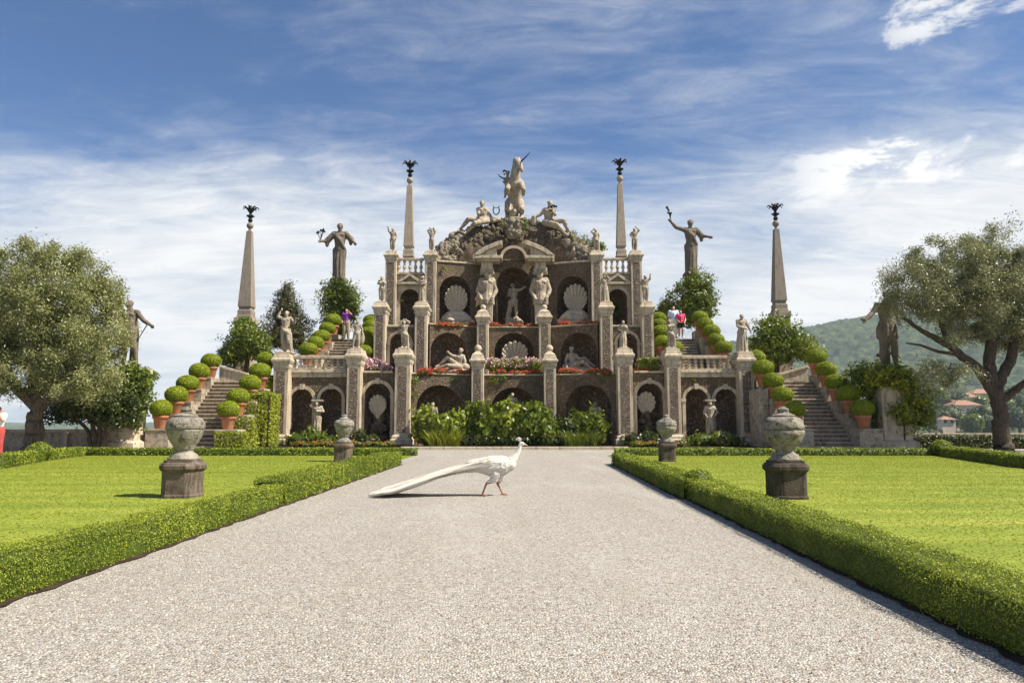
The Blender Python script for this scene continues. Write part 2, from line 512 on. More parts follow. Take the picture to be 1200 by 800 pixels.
class MB:
    def __init__(s):
        s.v, s.f, s.m = [], [], []

    def add(s, vs, fs, mi=0):
        b = len(s.v)
        s.v.extend([tuple(v) for v in vs])
        s.f.extend([tuple(i + b for i in f) for f in fs])
        s.m.extend([mi] * len(fs))
        return s

    def box(s, x0, x1, y0, y1, z0, z1, mi=0):
        vs = [(x0, y0, z0), (x1, y0, z0), (x1, y1, z0), (x0, y1, z0), (x0, y0, z1), (x1, y0, z1), (x1, y1, z1), (x0, y1, z1)]
        return s.add(vs, [(0, 3, 2, 1), (4, 5, 6, 7), (0, 1, 5, 4), (1, 2, 6, 5), (2, 3, 7, 6), (3, 0, 4, 7)], mi)

    def rings(s, rings, mi=0, cap=True):
        n = len(rings[0])
        vs = [p for r in rings for p in r]
        fs = []
        for i in range(len(rings) - 1):
            for j in range(n):
                a, b_ = i * n + j, i * n + (j + 1) % n
                fs.append((a, b_, b_ + n, a + n))
        if cap:
            fs.append(tuple(range(n - 1, -1, -1)))
            fs.append(tuple(range((len(rings) - 1) * n, len(rings) * n)))
        return s.add(vs, fs, mi)

    def sq(s, cx, cy, hx, hy, prof, mi=0):
        return s.rings([[(cx - hx - e, cy - hy - e, z), (cx + hx + e, cy - hy - e, z), (cx + hx + e, cy + hy + e, z), (cx - hx - e, cy + hy + e, z)] for e, z in prof], mi)

    def lathe(s, cx, cy, prof, n=16, mi=0, rot=0.0):
        return s.rings([[(cx + r * math.cos(rot + 2 * PI * k / n), cy + r * math.sin(rot + 2 * PI * k / n), z) for k in range(n)] for r, z in prof], mi)

    def ell(s, c, r, nu=14, nv=8, mi=0, wob=None):
        rings = []
        for i in range(nv + 1):
            a = -PI / 2 + PI * (0.02 + 0.96 * i / nv)
            ring = []
            for k in range(nu):
                d = Vector((math.cos(a) * math.cos(2 * PI * k / nu), math.cos(a) * math.sin(2 * PI * k / nu), math.sin(a)))
                w = 1 + (wob(d) if wob else 0)
                ring.append((c[0] + d.x * r[0] * w, c[1] + d.y * r[1] * w, c[2] + d.z * r[2] * w))
            rings.append(ring)
        return s.rings(rings, mi)

    def tube(s, pts, radii, n=7, mi=0):
        pts = [Vector(p) for p in pts]
        rings = []
        up = Vector((0.31, 0.22, 0.92))
        for i, p in enumerate(pts):
            d = (pts[min(i + 1, len(pts) - 1)] - pts[max(i - 1, 0)])
            d = d.normalized() if d.length > 1e-9 else Vector((0, 0, 1))
            a = d.cross(up)
            if a.length < 0.05:
                a = d.cross(Vector((1, 0, 0)))
            a.normalize()
            b = d.cross(a).normalized()
            r = radii[i] if hasattr(radii, '__len__') else radii
            rings.append([tuple(p + (a * math.cos(2 * PI * k / n) + b * math.sin(2 * PI * k / n)) * r) for k in range(n)])
        return s.rings(rings, mi)

    def prism(s, poly, y0, y1, mi=0):
        """poly: (x, z) outline, extruded from y0 to y1."""
        n = len(poly)
        vs = [(x, y0, z) for x, z in poly] + [(x, y1, z) for x, z in poly]
        fs = [tuple(range(n)), tuple(range(2 * n - 1, n - 1, -1))]
        for i in range(n):
            j = (i + 1) % n
            fs.append((i, i + n, j + n, j))
        return s.add(vs, fs, mi)

    def mesh(s, name, smooth=False):
        me = bpy.data.meshes.new(name)
        me.from_pydata(s.v, [], s.f)
        me.polygons.foreach_set('material_index', s.m)
        if smooth:
            me.polygons.foreach_set('use_smooth', [True] * len(s.f))
        bm = bmesh.new()
        bm.from_mesh(me)
        bmesh.ops.recalc_face_normals(bm, faces=bm.faces)
        bm.to_mesh(me)
        bm.free()
        me.update()
        return me

    def build(s, name, mats, parent=None, smooth=False, bevel=0.0, local=False):
        o = link(name, s.mesh(name, smooth), mats, parent, local)
        if bevel:
            md = o.modifiers.new('bevel', 'BEVEL')
            md.width = bevel
            md.segments = 2
            md.limit_method = 'ANGLE'
            md.angle_limit = math.radians(40)
        return o


# ---- leaf clouds (numpy)
def rot_unit(rng, n):
    d = rng.normal(size=(n, 3))
    return d / np.linalg.norm(d, axis=1, keepdims=True)


_LW = np.random.default_rng(3).normal(size=(14, 3)) * np.array([1.0] * 3)


def lump(d, freq=2.2, seed=0):
    """Smooth uneven field over points or directions, about -1..1."""
    r = np.random.default_rng(100 + seed)
    w = r.normal(size=(9, 3)) * freq
    ph = r.uniform(0, 6.28, 9)
    return np.sin(np.asarray(d) @ w.T + ph).mean(axis=1) * 2.2


class Leaves:
    def __init__(s, seed=0):
        s.V, s.Fq, s.R, s.M, s.n = [], [], [], [], 0
        s.rng = np.random.default_rng(seed)

    def raw(s, V, Fq, rnd, mi=0):
        V = np.asarray(V, dtype=np.float32)
        s.V.append(V)
        s.Fq.append(np.asarray(Fq, dtype=np.int32) + s.n)
        s.R.append(np.broadcast_to(np.asarray(rnd, dtype=np.float32), (len(V),)).copy())
        s.M.append(np.full(len(Fq), mi, dtype=np.int32))
        s.n += len(V)

    def leaves(s, P, N, length, width, jitter=0.6, rnd=None, mi=0, up=0.0, fold=0.0):
        P = np.asarray(P)
        n = len(P)
        if n == 0:
            return
        rng = s.rng
        N = np.asarray(N) + rng.normal(size=(n, 3)) * jitter
        N /= np.linalg.norm(N, axis=1, keepdims=True) + 1e-9
        T = np.cross(N, rot_unit(rng, n))
        T[:, 2] += up
        T /= np.linalg.norm(T, axis=1, keepdims=True) + 1e-9
        B = np.cross(N, T)
        L = (length * rng.uniform(0.65, 1.3, n))[:, None]
        Wd = (width * rng.uniform(0.7, 1.25, n))[:, None]
        V = np.empty((n, 4, 3), dtype=np.float32)
        V[:, 0] = P - T * L * 0.5
        V[:, 1] = P + B * Wd * 0.5 + N * fold * Wd
        V[:, 2] = P + T * L * 0.5
        V[:, 3] = P - B * Wd * 0.5 + N * fold * Wd
        if rnd is None:
            rnd = rng.beta(2.0, 2.0, n)
        rnd = np.broadcast_to(rnd, (n,))
        s.raw(V.reshape(-1, 3), np.arange(n * 4).reshape(n, 4), np.repeat(rnd, 4), mi)

    def shell(s, ells, n, thick=0.25, amp=0.12, seed=0, freq=2.4, zmin=None):
        """Points near the surface of a union of ellipsoids [(centre, radii)] and their outward directions."""
        rng = s.rng
        ar = np.array([(r[0] * r[1] + r[1] * r[2] + r[0] * r[2]) for c, r in ells])
        k = rng.choice(len(ells), n, p=ar / ar.sum())
        C = np.array([c for c, r in ells], dtype=float)
        Rr = np.array([r for c, r in ells], dtype=float)
        d = rot_unit(rng, n)
        f = 1 + amp * lump(d + C[k] * 0.7, freq, seed) - thick * rng.random(n) ** 2
        P = C[k] + d * Rr[k] * f[:, None]
        N = d / Rr[k]
        N /= np.linalg.norm(N, axis=1, keepdims=True)
        keep = np.ones(n, bool)
        for i in range(len(ells)):
            q = (((P - C[i]) / Rr[i]) ** 2).sum(1)
            keep &= ~((q < 0.62) & (k != i))
        if zmin is not None:
            keep &= P[:, 2] > zmin
        return P[keep], N[keep]

    def core(s, c, r, seed=0, amp=0.1, rnd=0.05, scale=0.86, nu=28, nv=16, mi=0, freq=2.4):
        u = np.linspace(0, 2 * PI, nu, endpoint=False)
        v = np.linspace(-PI / 2 * 0.99, PI / 2 * 0.99, nv)
        d = np.stack([np.outer(np.cos(v), np.cos(u)), np.outer(np.cos(v), np.sin(u)), np.repeat(np.sin(v)[:, None], nu, 1)], -1).reshape(-1, 3)
        c = np.asarray(c, float)
        f = (1 + amp * lump(d + c * 0.7, freq, seed)) * scale
        V = c + d * np.asarray(r) * f[:, None]
        q = []
        for i in range(nv - 1):
            for j in range(nu):
                a, b = i * nu + j, i * nu + (j + 1) % nu
                q.append((a, b, b + nu, a + nu))
        s.raw(V, q, rnd, mi)

    def boxcore(s, x0, x1, y0, y1, z0, z1, rnd=0.05, mi=0):
        V = [(x0, y0, z0), (x1, y0, z0), (x1, y1, z0), (x0, y1, z0), (x0, y0, z1), (x1, y0, z1), (x1, y1, z1), (x0, y1, z1)]
        s.raw(V, [(0, 3, 2, 1), (4, 5, 6, 7), (0, 1, 5, 4), (1, 2, 6, 5), (2, 3, 7, 6), (3, 0, 4, 7)], rnd, mi)

    def mesh(s, name):
        V = np.concatenate(s.V)
        Fq = np.concatenate(s.Fq)
        R = np.concatenate(s.R)
        M = np.concatenate(s.M)
        me = bpy.data.meshes.new(name)
        me.vertices.add(len(V))
        me.vertices.foreach_set('co', V.ravel())
        me.loops.add(Fq.size)
        me.loops.foreach_set('vertex_index', Fq.ravel())
        me.polygons.add(len(Fq))
        me.polygons.foreach_set('loop_start', np.arange(0, Fq.size, 4, dtype=np.int32))
        me.polygons.foreach_set('loop_total', np.full(len(Fq), 4, dtype=np.int32))
        me.polygons.foreach_set('material_index', M)
        at_ = me.attributes.new('rnd', 'FLOAT', 'POINT')
        at_.data.foreach_set('value', R)
        me.update(calc_edges=True)
        return me

    def build(s, name, mats, parent=None, local=False):
        return link(name, s.mesh(name), mats, parent, local)


# ---- sculpted figures: overlapping solids fused into one continuous surface
class Sculpt(MB):
    def cap(s, p0, p1, r0, r1=None, n=10):
        r1 = r0 if r1 is None else r1
        p0, p1 = Vector(p0), Vector(p1)
        d = p1 - p0
        if d.length < 1e-6:
            return s.ball(p0, max(r0, r1))
        d.normalize()
        a = d.cross(Vector((0.3, 0.8, 0.52)))
        if a.length < 0.1:
            a = d.cross(Vector((1, 0, 0)))
        a.normalize()
        b = d.cross(a)
        rings = []
        for th in (-80, -55, -28, 0):
            t = math.radians(th)
            rings.append((p0 + d * r0 * math.sin(t), r0 * math.cos(t)))
        for th in (0, 28, 55, 80):
            t = math.radians(th)
            rings.append((p1 + d * r1 * math.sin(t), r1 * math.cos(t)))
        s.rings([[tuple(c + (a * math.cos(2 * PI * k / n) + b * math.sin(2 * PI * k / n)) * r) for k in range(n)] for c, r in rings])
        return s

    def ball(s, c, r):
        r = (r, r, r) if not hasattr(r, '__len__') else r
        s.ell(c, r, 14, 9)
        return s

    def chain(s, pts, radii):
        for i in range(len(pts) - 1):
            s.cap(pts[i], pts[i + 1], radii[i], radii[i + 1])
        return s

    def fuse(s, name, voxel, smooth=3):
        me = MB.mesh(s, name + '_raw')
        o = bpy.data.objects.new('tmp', me)
        COL.objects.link(o)
        md = o.modifiers.new('r', 'REMESH')
        md.mode = 'VOXEL'
        md.voxel_size = voxel
        md.use_smooth_shade = True
        if smooth:
            ms = o.modifiers.new('s', 'SMOOTH')
            ms.factor = 0.5
            ms.iterations = smooth
        dg = bpy.context.evaluated_depsgraph_get()
        out = bpy.data.meshes.new_from_object(o.evaluated_get(dg))
        out.name = name
        bpy.data.objects.remove(o)
        bpy.data.meshes.remove(me)
        return out


STD = dict(pel=(0, 0, .53), wst=(0, -.005, .62), cst=(0, 0, .735), nck=(0, .008, .835), hd=(0, -.008, .915),
           shl=(-.10, 0, .805), ell=(-.145, .02, .65), hal=(-.15, -.03, .50),
           shr=(.10, 0, .805), elr=(.145, .02, .65), har=(.15, -.03, .50),
           hpl=(-.052, 0, .51), knl=(-.062, -.015, .285), anl=(-.065, .01, .045), tol=(-.075, -.08, .022),
           hpr=(.052, 0, .51), knr=(.062, -.015, .285), anr=(.065, .01, .045), tor=(.075, -.08, .022))


def pose(**kw):
    p = dict(STD)
    p.update(kw)
    return p


def figure(J, S=1.0, fat=1.0, head=1.0, origin=(0, 0, 0), scale=None, hair=True, legs=True, forearms=True, breast=False, sc=None, beard=False):
    """One figure from joints; radii follow S, the standing height."""
    s = sc or Sculpt()
    k = scale if scale is not None else S
    O = Vector(origin)
    j = {a: O + Vector(v) * k for a, v in J.items()}
    R = S * fat
    across = (j['shr'] - j['shl']).normalized()
    upv = (j['nck'] - j['cst']).normalized()
    # torso
    s.cap(j['pel'], j['wst'], .082 * R, .068 * R)
    s.cap(j['wst'], j['cst'], .068 * R, .082 * R)
    for sg in (-1, 1):
        s.cap(j['cst'] + across * sg * .042 * R + upv * 0.03 * R, j['wst'] + across * sg * .03 * R, .062 * R, .05 * R)
        s.cap(j['pel'] + across * sg * .03 * R, j['pel'] - upv * .03 * R + across * sg * .035 * R, .065 * R, .062 * R)
    s.cap(j['shl'], j['nck'] - upv * .02 * R, .040 * R, .036 * R)
    s.cap(j['shr'], j['nck'] - upv * .02 * R, .040 * R, .036 * R)
    front = across.cross(upv) * -1
    front = Vector((0, -1, 0)) if front.length < 0.1 else (front if front.y < 0 else front)
    if breast:
        for sg in (-1, 1):
            s.ball(j['cst'] + across * sg * .04 * R + Vector((0, -.055 * R, .01 * R)), .034 * R)
    else:
        for sg in (-1, 1):
            s.ball(j['cst'] + across * sg * .042 * R + Vector((0, -.045 * R, .035 * R)), (.042 * R, .03 * R, .03 * R))
    # neck and head
    hv = (j['hd'] - j['nck'])
    s.cap(j['nck'] - hv * .3, j['hd'], .034 * R, .034 * R * head)
    hr = .052 * S * head
    s.ball(j['hd'], (hr * .88, hr, hr * 1.18))
    fd = Vector(J.get('look', (0, -1, -0.05))).normalized()
    side = fd.cross(Vector((0, 0, 1))).normalized()
    upf = side.cross(fd).normalized()
    h0 = j['hd']
    s.cap(h0 + fd * hr * .85 + upf * hr * .25, h0 + fd * hr * 1.12 - upf * hr * .18, hr * .13, hr * .19)        # nose
    s.cap(h0 + fd * hr * .72 - upf * hr * .55 - side * hr * .15, h0 + fd * hr * .72 - upf * hr * .55 + side * hr * .15, hr * .22, hr * .22)   # mouth
    s.ball(h0 + fd * hr * .62 - upf * hr * .95, hr * .34)                                                        # chin
    for sg in (-1, 1):
        s.cap(h0 + fd * hr * .80 + upf * hr * .36 + side * sg * hr * .15, h0 + fd * hr * .66 + upf * hr * .34 + side * sg * hr * .55, hr * .14, hr * .13)   # brow
        s.ball(h0 + fd * hr * .60 - upf * hr * .15 + side * sg * hr * .45, hr * .30)                             # cheek
        s.ball(h0 + side * sg * hr * .88, hr * .2)                                                               # ear
    if hair:
        s.ball(h0 - fd * hr * .22 + upf * hr * .35, (hr * 1.02, hr * 1.0, hr * 1.0))
        rg = random.Random(int(abs(h0.x * 1000)) + 5)
        for q in range(12):
            a = rg.uniform(0, 6.28)
            s.ball(h0 - fd * hr * .25 + upf * hr * rg.uniform(.1, .9) + Vector((math.cos(a), math.sin(a) * .8 + 0.1, 0)) * hr * .85, hr * rg.uniform(.2, .32))
    if beard:
        s.cap(h0 + fd * hr * .6 - upf * hr * .8, h0 + fd * hr * .7 - upf * hr * 1.7, hr * .5, hr * .3)
    # limbs
    for sd in 'lr':
        sh, el, ha = j['sh' + sd], j['el' + sd], j['ha' + sd]
        s.ball(sh, .046 * R)
        s.cap(sh, el, .041 * R, .031 * R)
        if forearms:
            s.cap(el, el.lerp(ha, .35), .031 * R, .031 * R)
            s.cap(el.lerp(ha, .35), ha, .031 * R, .019 * R)
            hd_ = (ha - el).normalized()
            s.cap(ha, ha + hd_ * .035 * S, .021 * R, .024 * R)
            pv = hd_.cross(Vector((0.2, 1, 0.1))).normalized()
            for q in range(4):
                o_ = pv * (q - 1.5) * .0115 * S
                base = ha + hd_ * .04 * S + o_
                s.cap(base, base + hd_ * (.026 + .004 * (q in (1, 2))) * S + Vector((0, -.008, -.006)) * S, .0085 * R, .007 * R, 6)
            s.cap(ha + hd_ * .012 * S - pv * .016 * S, ha + hd_ * .035 * S - pv * .033 * S, .010 * R, .008 * R, 6)
        if legs:
            hp, kn, an, to = j['hp' + sd], j['kn' + sd], j['an' + sd], j['to' + sd]
            s.cap(hp, kn, .066 * R, .043 * R)
            calf = kn.lerp(an, .33)
            s.cap(kn, calf + Vector((0, .012 * R, 0)), .043 * R, .043 * R)
            s.cap(calf + Vector((0, .012 * R, 0)), an, .043 * R, .024 * R)
            s.cap(an, to, .026 * R, .021 * R)
            s.ball(an + Vector((0, .02 * R, -.012 * R)), .026 * R)
    s.j = j
    return s


def robe(s, S, top, bot, r0, r1, n=11, seed=1, fold=.028, flat=.75):
    """Folds of cloth hanging from a waist point to the ground."""
    rg = random.Random(seed)
    top, bot = Vector(top), Vector(bot)
    s.cap(top, bot, r0 * S * .9, r1 * S * .8)
    for k in range(n):
        a = 2 * PI * k / n + rg.uniform(-.15, .15)
        d = Vector((math.cos(a), math.sin(a) * flat, 0))
        mid = top.lerp(bot, .5) + d * (r0 * .55 + r1 * .5) * S + Vector((rg.uniform(-.01, .01) * S, 0, 0))
        s.chain([top + d * r0 * S * .8, mid, bot + d * r1 * S * rg.uniform(.85, 1.05)], [fold * .7 * S, fold * S, fold * 1.1 * S])
    return s


def sash(s, S, a, b, r=.02):
    a, b = Vector(a), Vector(b)
    m = a.lerp(b, .5) + Vector((0, -.02 * S, -.03 * S))
    for k in range(3):
        o = Vector((0, -.012 * S * k, -.022 * S * k))
        s.chain([a + o, m + o * 1.4, b + o], [r * S, r * 1.15 * S, r * S])
    return s

# ================================================================== the setting
def sheet(name, poly, z, mat, kind='structure'):
    me = bpy.data.meshes.new(name)
    me.from_pydata([(x, y, z) for x, y in poly], [], [tuple(range(len(poly)))])
    o = link(name, me, mat)
    return tag(o, kind=kind)


sheet('lake_water', [(-9000, -3000), (9000, -3000), (9000, 12000), (-9000, 12000)], -16.0, WATER)
g = MB()
g.box(-27, 27, -16, 75, -17, -0.012)
tag(g.build('garden_ground', SOIL), kind='structure')
sheet('gravel_path', [(-26, -15), (26, -15), (26, 34), (-26, 34)], 0.0, GRAV)

# path edges, fitted on the ground
XL = lambda Y: -3.13 + 0.0 * Y
XR = lambda Y: 2.30 + 0.0245 * Y
LAWN_L = [(-3.5, -6), (-3.5, 25.9), (-15.0, 25.9), (-12.8, 14.0), (-12.8, -6)]
LAWN_R = [(2.6, -6), (14.0, -6), (13.0, 14.0), (15.0, 25.9), (3.3, 25.9)]
sheet('lawn_left', LAWN_L, 0.004, LAWN)
sheet('lawn_right', list(reversed(LAWN_R)), 0.004, LAWN)


def grass_blades(name, poly, n, seed, label):
    L = Leaves(seed)
    rng = L.rng
    P = []
    px = np.array(poly)
    while sum(len(p) for p in P) < n:
        q = rng.uniform(px.min(0), px.max(0), size=(n, 2))
        q[:, 1] = 4.0 + (q[:, 1] - px[:, 1].min()) / (px[:, 1].max() - px[:, 1].min()) * 21.9
        ins = np.zeros(len(q), bool)
        for i in range(len(px)):
            a, b = px[i], px[i - 1]
            c = ((a[1] > q[:, 1]) != (b[1] > q[:, 1]))
            with np.errstate(divide='ignore', invalid='ignore'):
                xx = (b[0] - a[0]) * (q[:, 1] - a[1]) / (b[1] - a[1]) + a[0]
            ins ^= c & (q[:, 0] < xx)
        P.append(q[ins])
    P = np.concatenate(P)[:n]
    h = rng.uniform(0.007, 0.015, len(P))
    a = rng.uniform(0, 6.28, len(P))
    w = rng.uniform(0.004, 0.009, len(P)) * (1 + P[:, 1] * 0.04)
    lean = rng.normal(size=(len(P), 2)) * 0.02
    V = np.zeros((len(P), 4, 3), np.float32)
    dx, dy = np.cos(a) * w, np.sin(a) * w
    V[:, 0] = np.stack([P[:, 0] - dx, P[:, 1] - dy, np.full(len(P), 0.003)], 1)
    V[:, 1] = np.stack([P[:, 0] + dx, P[:, 1] + dy, np.full(len(P), 0.003)], 1)
    V[:, 2] = np.stack([P[:, 0] + lean[:, 0] + dx * 0.2, P[:, 1] + lean[:, 1] + dy * 0.2, h], 1)
    V[:, 3] = np.stack([P[:, 0] + lean[:, 0] - dx * 0.2, P[:, 1] + lean[:, 1] - dy * 0.2, h], 1)
    band = 0.5 + 0.20 * np.sign(np.sin(P[:, 1] * 3.6 + .25 * np.sin(P[:, 0] * 0.4))) * .6 + .1 * np.sin(P[:, 1] * 1.1 + P[:, 0] * .2) + 0.10 * lump(np.stack([P[:, 0] * .4, P[:, 1] * 2, P[:, 0] * 0], 1) * 0.5, 1.0, seed)
    rnd = np.clip(band + rng.normal(size=len(P)) * 0.07, 0, 1)
    L.raw(V.reshape(-1, 3), np.arange(len(P) * 4).reshape(-1, 4), np.repeat(rnd, 4))
    o = L.build(name, BLADE)
    tag(o, label, 'grass', kind='stuff')


grass_blades('grass', LAWN_L, 200000, 11, 'bright mown grass of the lawn left of the gravel path')
grass_blades('grass', LAWN_R, 200000, 12, 'bright mown grass of the lawn right of the gravel path')

# loose stones on the gravel near the viewer
L = Leaves(21)
rng = L.rng
n = 16000
yy = 2.2 + 14 * rng.random(n) ** 1.8
xx = XL(yy) + 0.1 + rng.random(n) * (XR(yy) - XL(yy) - 0.2)
r = rng.uniform(0.004, 0.010, n)
base = np.array([(1, 0, 0), (0, 1, 0), (-1, 0, 0), (0, -1, 0), (0, 0, 0.8)])
V = np.zeros((n, 5, 3), np.float32)
a = rng.uniform(0, 6.28, n)
for k in range(5):
    bx, by, bz = base[k]
    q = rng.uniform(0.7, 1.2, n)
    V[:, k, 0] = xx + (bx * np.cos(a) - by * np.sin(a)) * r * q
    V[:, k, 1] = yy + (bx * np.sin(a) + by * np.cos(a)) * r * q
    V[:, k, 2] = 0.0005 + bz * r * q
idx = np.arange(n)[:, None] * 5
Fq = np.concatenate([idx + np.array([[0, 1, 4, 4]]) * 1, idx + np.array([[1, 2, 4, 4]]), idx + np.array([[2, 3, 4, 4]]), idx + np.array([[3, 0, 4, 4]])])
tri = Fq[:, :3]
me = bpy.data.meshes.new('loose_gravel')
me.from_pydata(V.reshape(-1, 3).tolist(), [], tri.tolist())
at_ = me.attributes.new('rnd', 'FLOAT', 'POINT')
at_.data.foreach_set('value', np.repeat(rng.random(n), 5).astype(np.float32))
GST = leafmat('loose_stone', [(0.0, (0.13, 0.105, 0.085)), (0.25, (0.36, 0.31, 0.25)), (0.6, (0.44, 0.40, 0.345)), (0.95, (0.56, 0.52, 0.46)), (1.0, (0.5, 0.3, 0.2))], 0.9, 0, 0.2)
tag(link('loose_gravel', me, GST), 'loose pale pebbles scattered over the gravel path', 'gravel', kind='stuff')

# kerb in front of the planted bed
k = MB()
k.box(at(470, 525, 32).x, at(736, 525, 32).x, 31.9, 32.2, -0.05, 0.13)
tag(k.build('stone_kerb', TRIM, bevel=0.015), 'long low stone kerb between the gravel and the planted bed', 'kerb', kind='structure')
g = MB()
g.box(-11.5, 11.5, 32.2, 38, -0.2, 0.09)
tag(g.build('bed_ground', SOIL), kind='structure')

# ---------------------------------------------------------------- far land
def terrain(name, xs, ys, hf, mat, bumps=True, seed=0, cell=9.0, amp=6.5):
    """Grid of hills; tree canopies are domes of their own size."""
    X, Y = np.meshgrid(xs, ys)
    Z = hf(X, Y)
    if bumps:
        rng = np.random.default_rng(seed)
        ix, iy = np.floor(X / cell), np.floor(Y / cell)
        best = np.full(X.shape, 9.0)
        hgt = np.zeros(X.shape)
        for dx in (-1, 0, 1):
            for dy in (-1, 0, 1):
                cx, cy = ix + dx, iy + dy
                h1 = np.modf(np.sin(cx * 127.1 + cy * 311.7) * 43758.5453)[0]
                h2 = np.modf(np.sin(cx * 269.5 + cy * 183.3) * 43758.5453)[0]
                qx, qy = (cx + 0.5 + 0.45 * h1) * cell, (cy + 0.5 + 0.45 * h2) * cell
                d = np.hypot(X - qx, Y - qy) / cell
                m = d < best
                best = np.where(m, d, best)
                hgt = np.where(m, 0.75 + 0.35 * h1, hgt)
        Z = Z + amp * hgt * np.sqrt(np.clip(1 - (best / 0.78) ** 2, 0, 1))
    me = bpy.data.meshes.new(name)
    nx, ny = len(xs), len(ys)
    V = np.stack([X, Y, Z], -1).reshape(-1, 3)
    q = []
    ii = np.arange((ny - 1) * nx).reshape(ny - 1, nx)[:, :-1].ravel()
    q = np.stack([ii, ii + 1, ii + 1 + nx, ii + nx], 1)
    me.from_pydata(V.tolist(), [], q.tolist())
    me.polygons.foreach_set('use_smooth', [True] * len(q))
    o = link(name, me, mat)
    return tag(o, kind='structure')


def hillf(X, Y):
    d = np.hypot(X - 820, (Y - 1750) * 0.85)
    z = -22 + 225 * np.exp(-(d / 560.0) ** 2) + 205 * np.exp(-(np.hypot(X - 1750, (Y - 2050)) / 800.0) ** 2)
    z += 20 * np.sin(X * 0.008 + 1.0) * np.sin(Y * 0.006) * np.clip((Y - 900) / 600, 0, 1)
    z += 8 * np.sin(X * 0.021 + Y * 0.013) * np.clip((Y - 800) / 600, 0, 1)
    shore = np.clip((Y - 420 - 30 * np.sin(X * 0.01)) / 120, 0, 1)
    return np.minimum(z, -18 + shore * 400) + 0


terrain('hill', np.linspace(130, 2100, 520), np.linspace(400, 2250, 400), hillf, FOREST, True, 1, 16.0, 15.0)


def shoref(X, Y):
    return -18 + 22 * np.clip((Y - 1900) / 300, 0, 1) * (0.45 + 0.4 * np.sin(X * 0.004) ** 2 + 0.2 * np.sin(X * 0.013))


terrain('far_shore_land', np.linspace(-2600, -300, 260), np.linspace(1880, 2700, 60), shoref, FOREST, True, 2, 13.0, 6.0)

# ================================================================== the theatre
TH = empty('garden_theatre', (0, 36, 0), 'tall tiered baroque garden theatre of dark pebble mosaic with pale stone piers and shell niches', 'garden theatre')


def U(p0, p1):
    d = Vector((p1[0] - p0[0], p1[1] - p0[1]))
    L_ = d.length
    return d / L_, L_


def arc(cx, hw, zb, zs, n=18, rise=None):
    rise = hw if rise is None else rise
    pts = [(cx - hw, zb)]
    for i in range(n + 1):
        t = PI - PI * i / n
        pts.append((cx + hw * math.cos(t), zs + rise * math.sin(t)))
    pts.append((cx + hw, zb))
    return pts


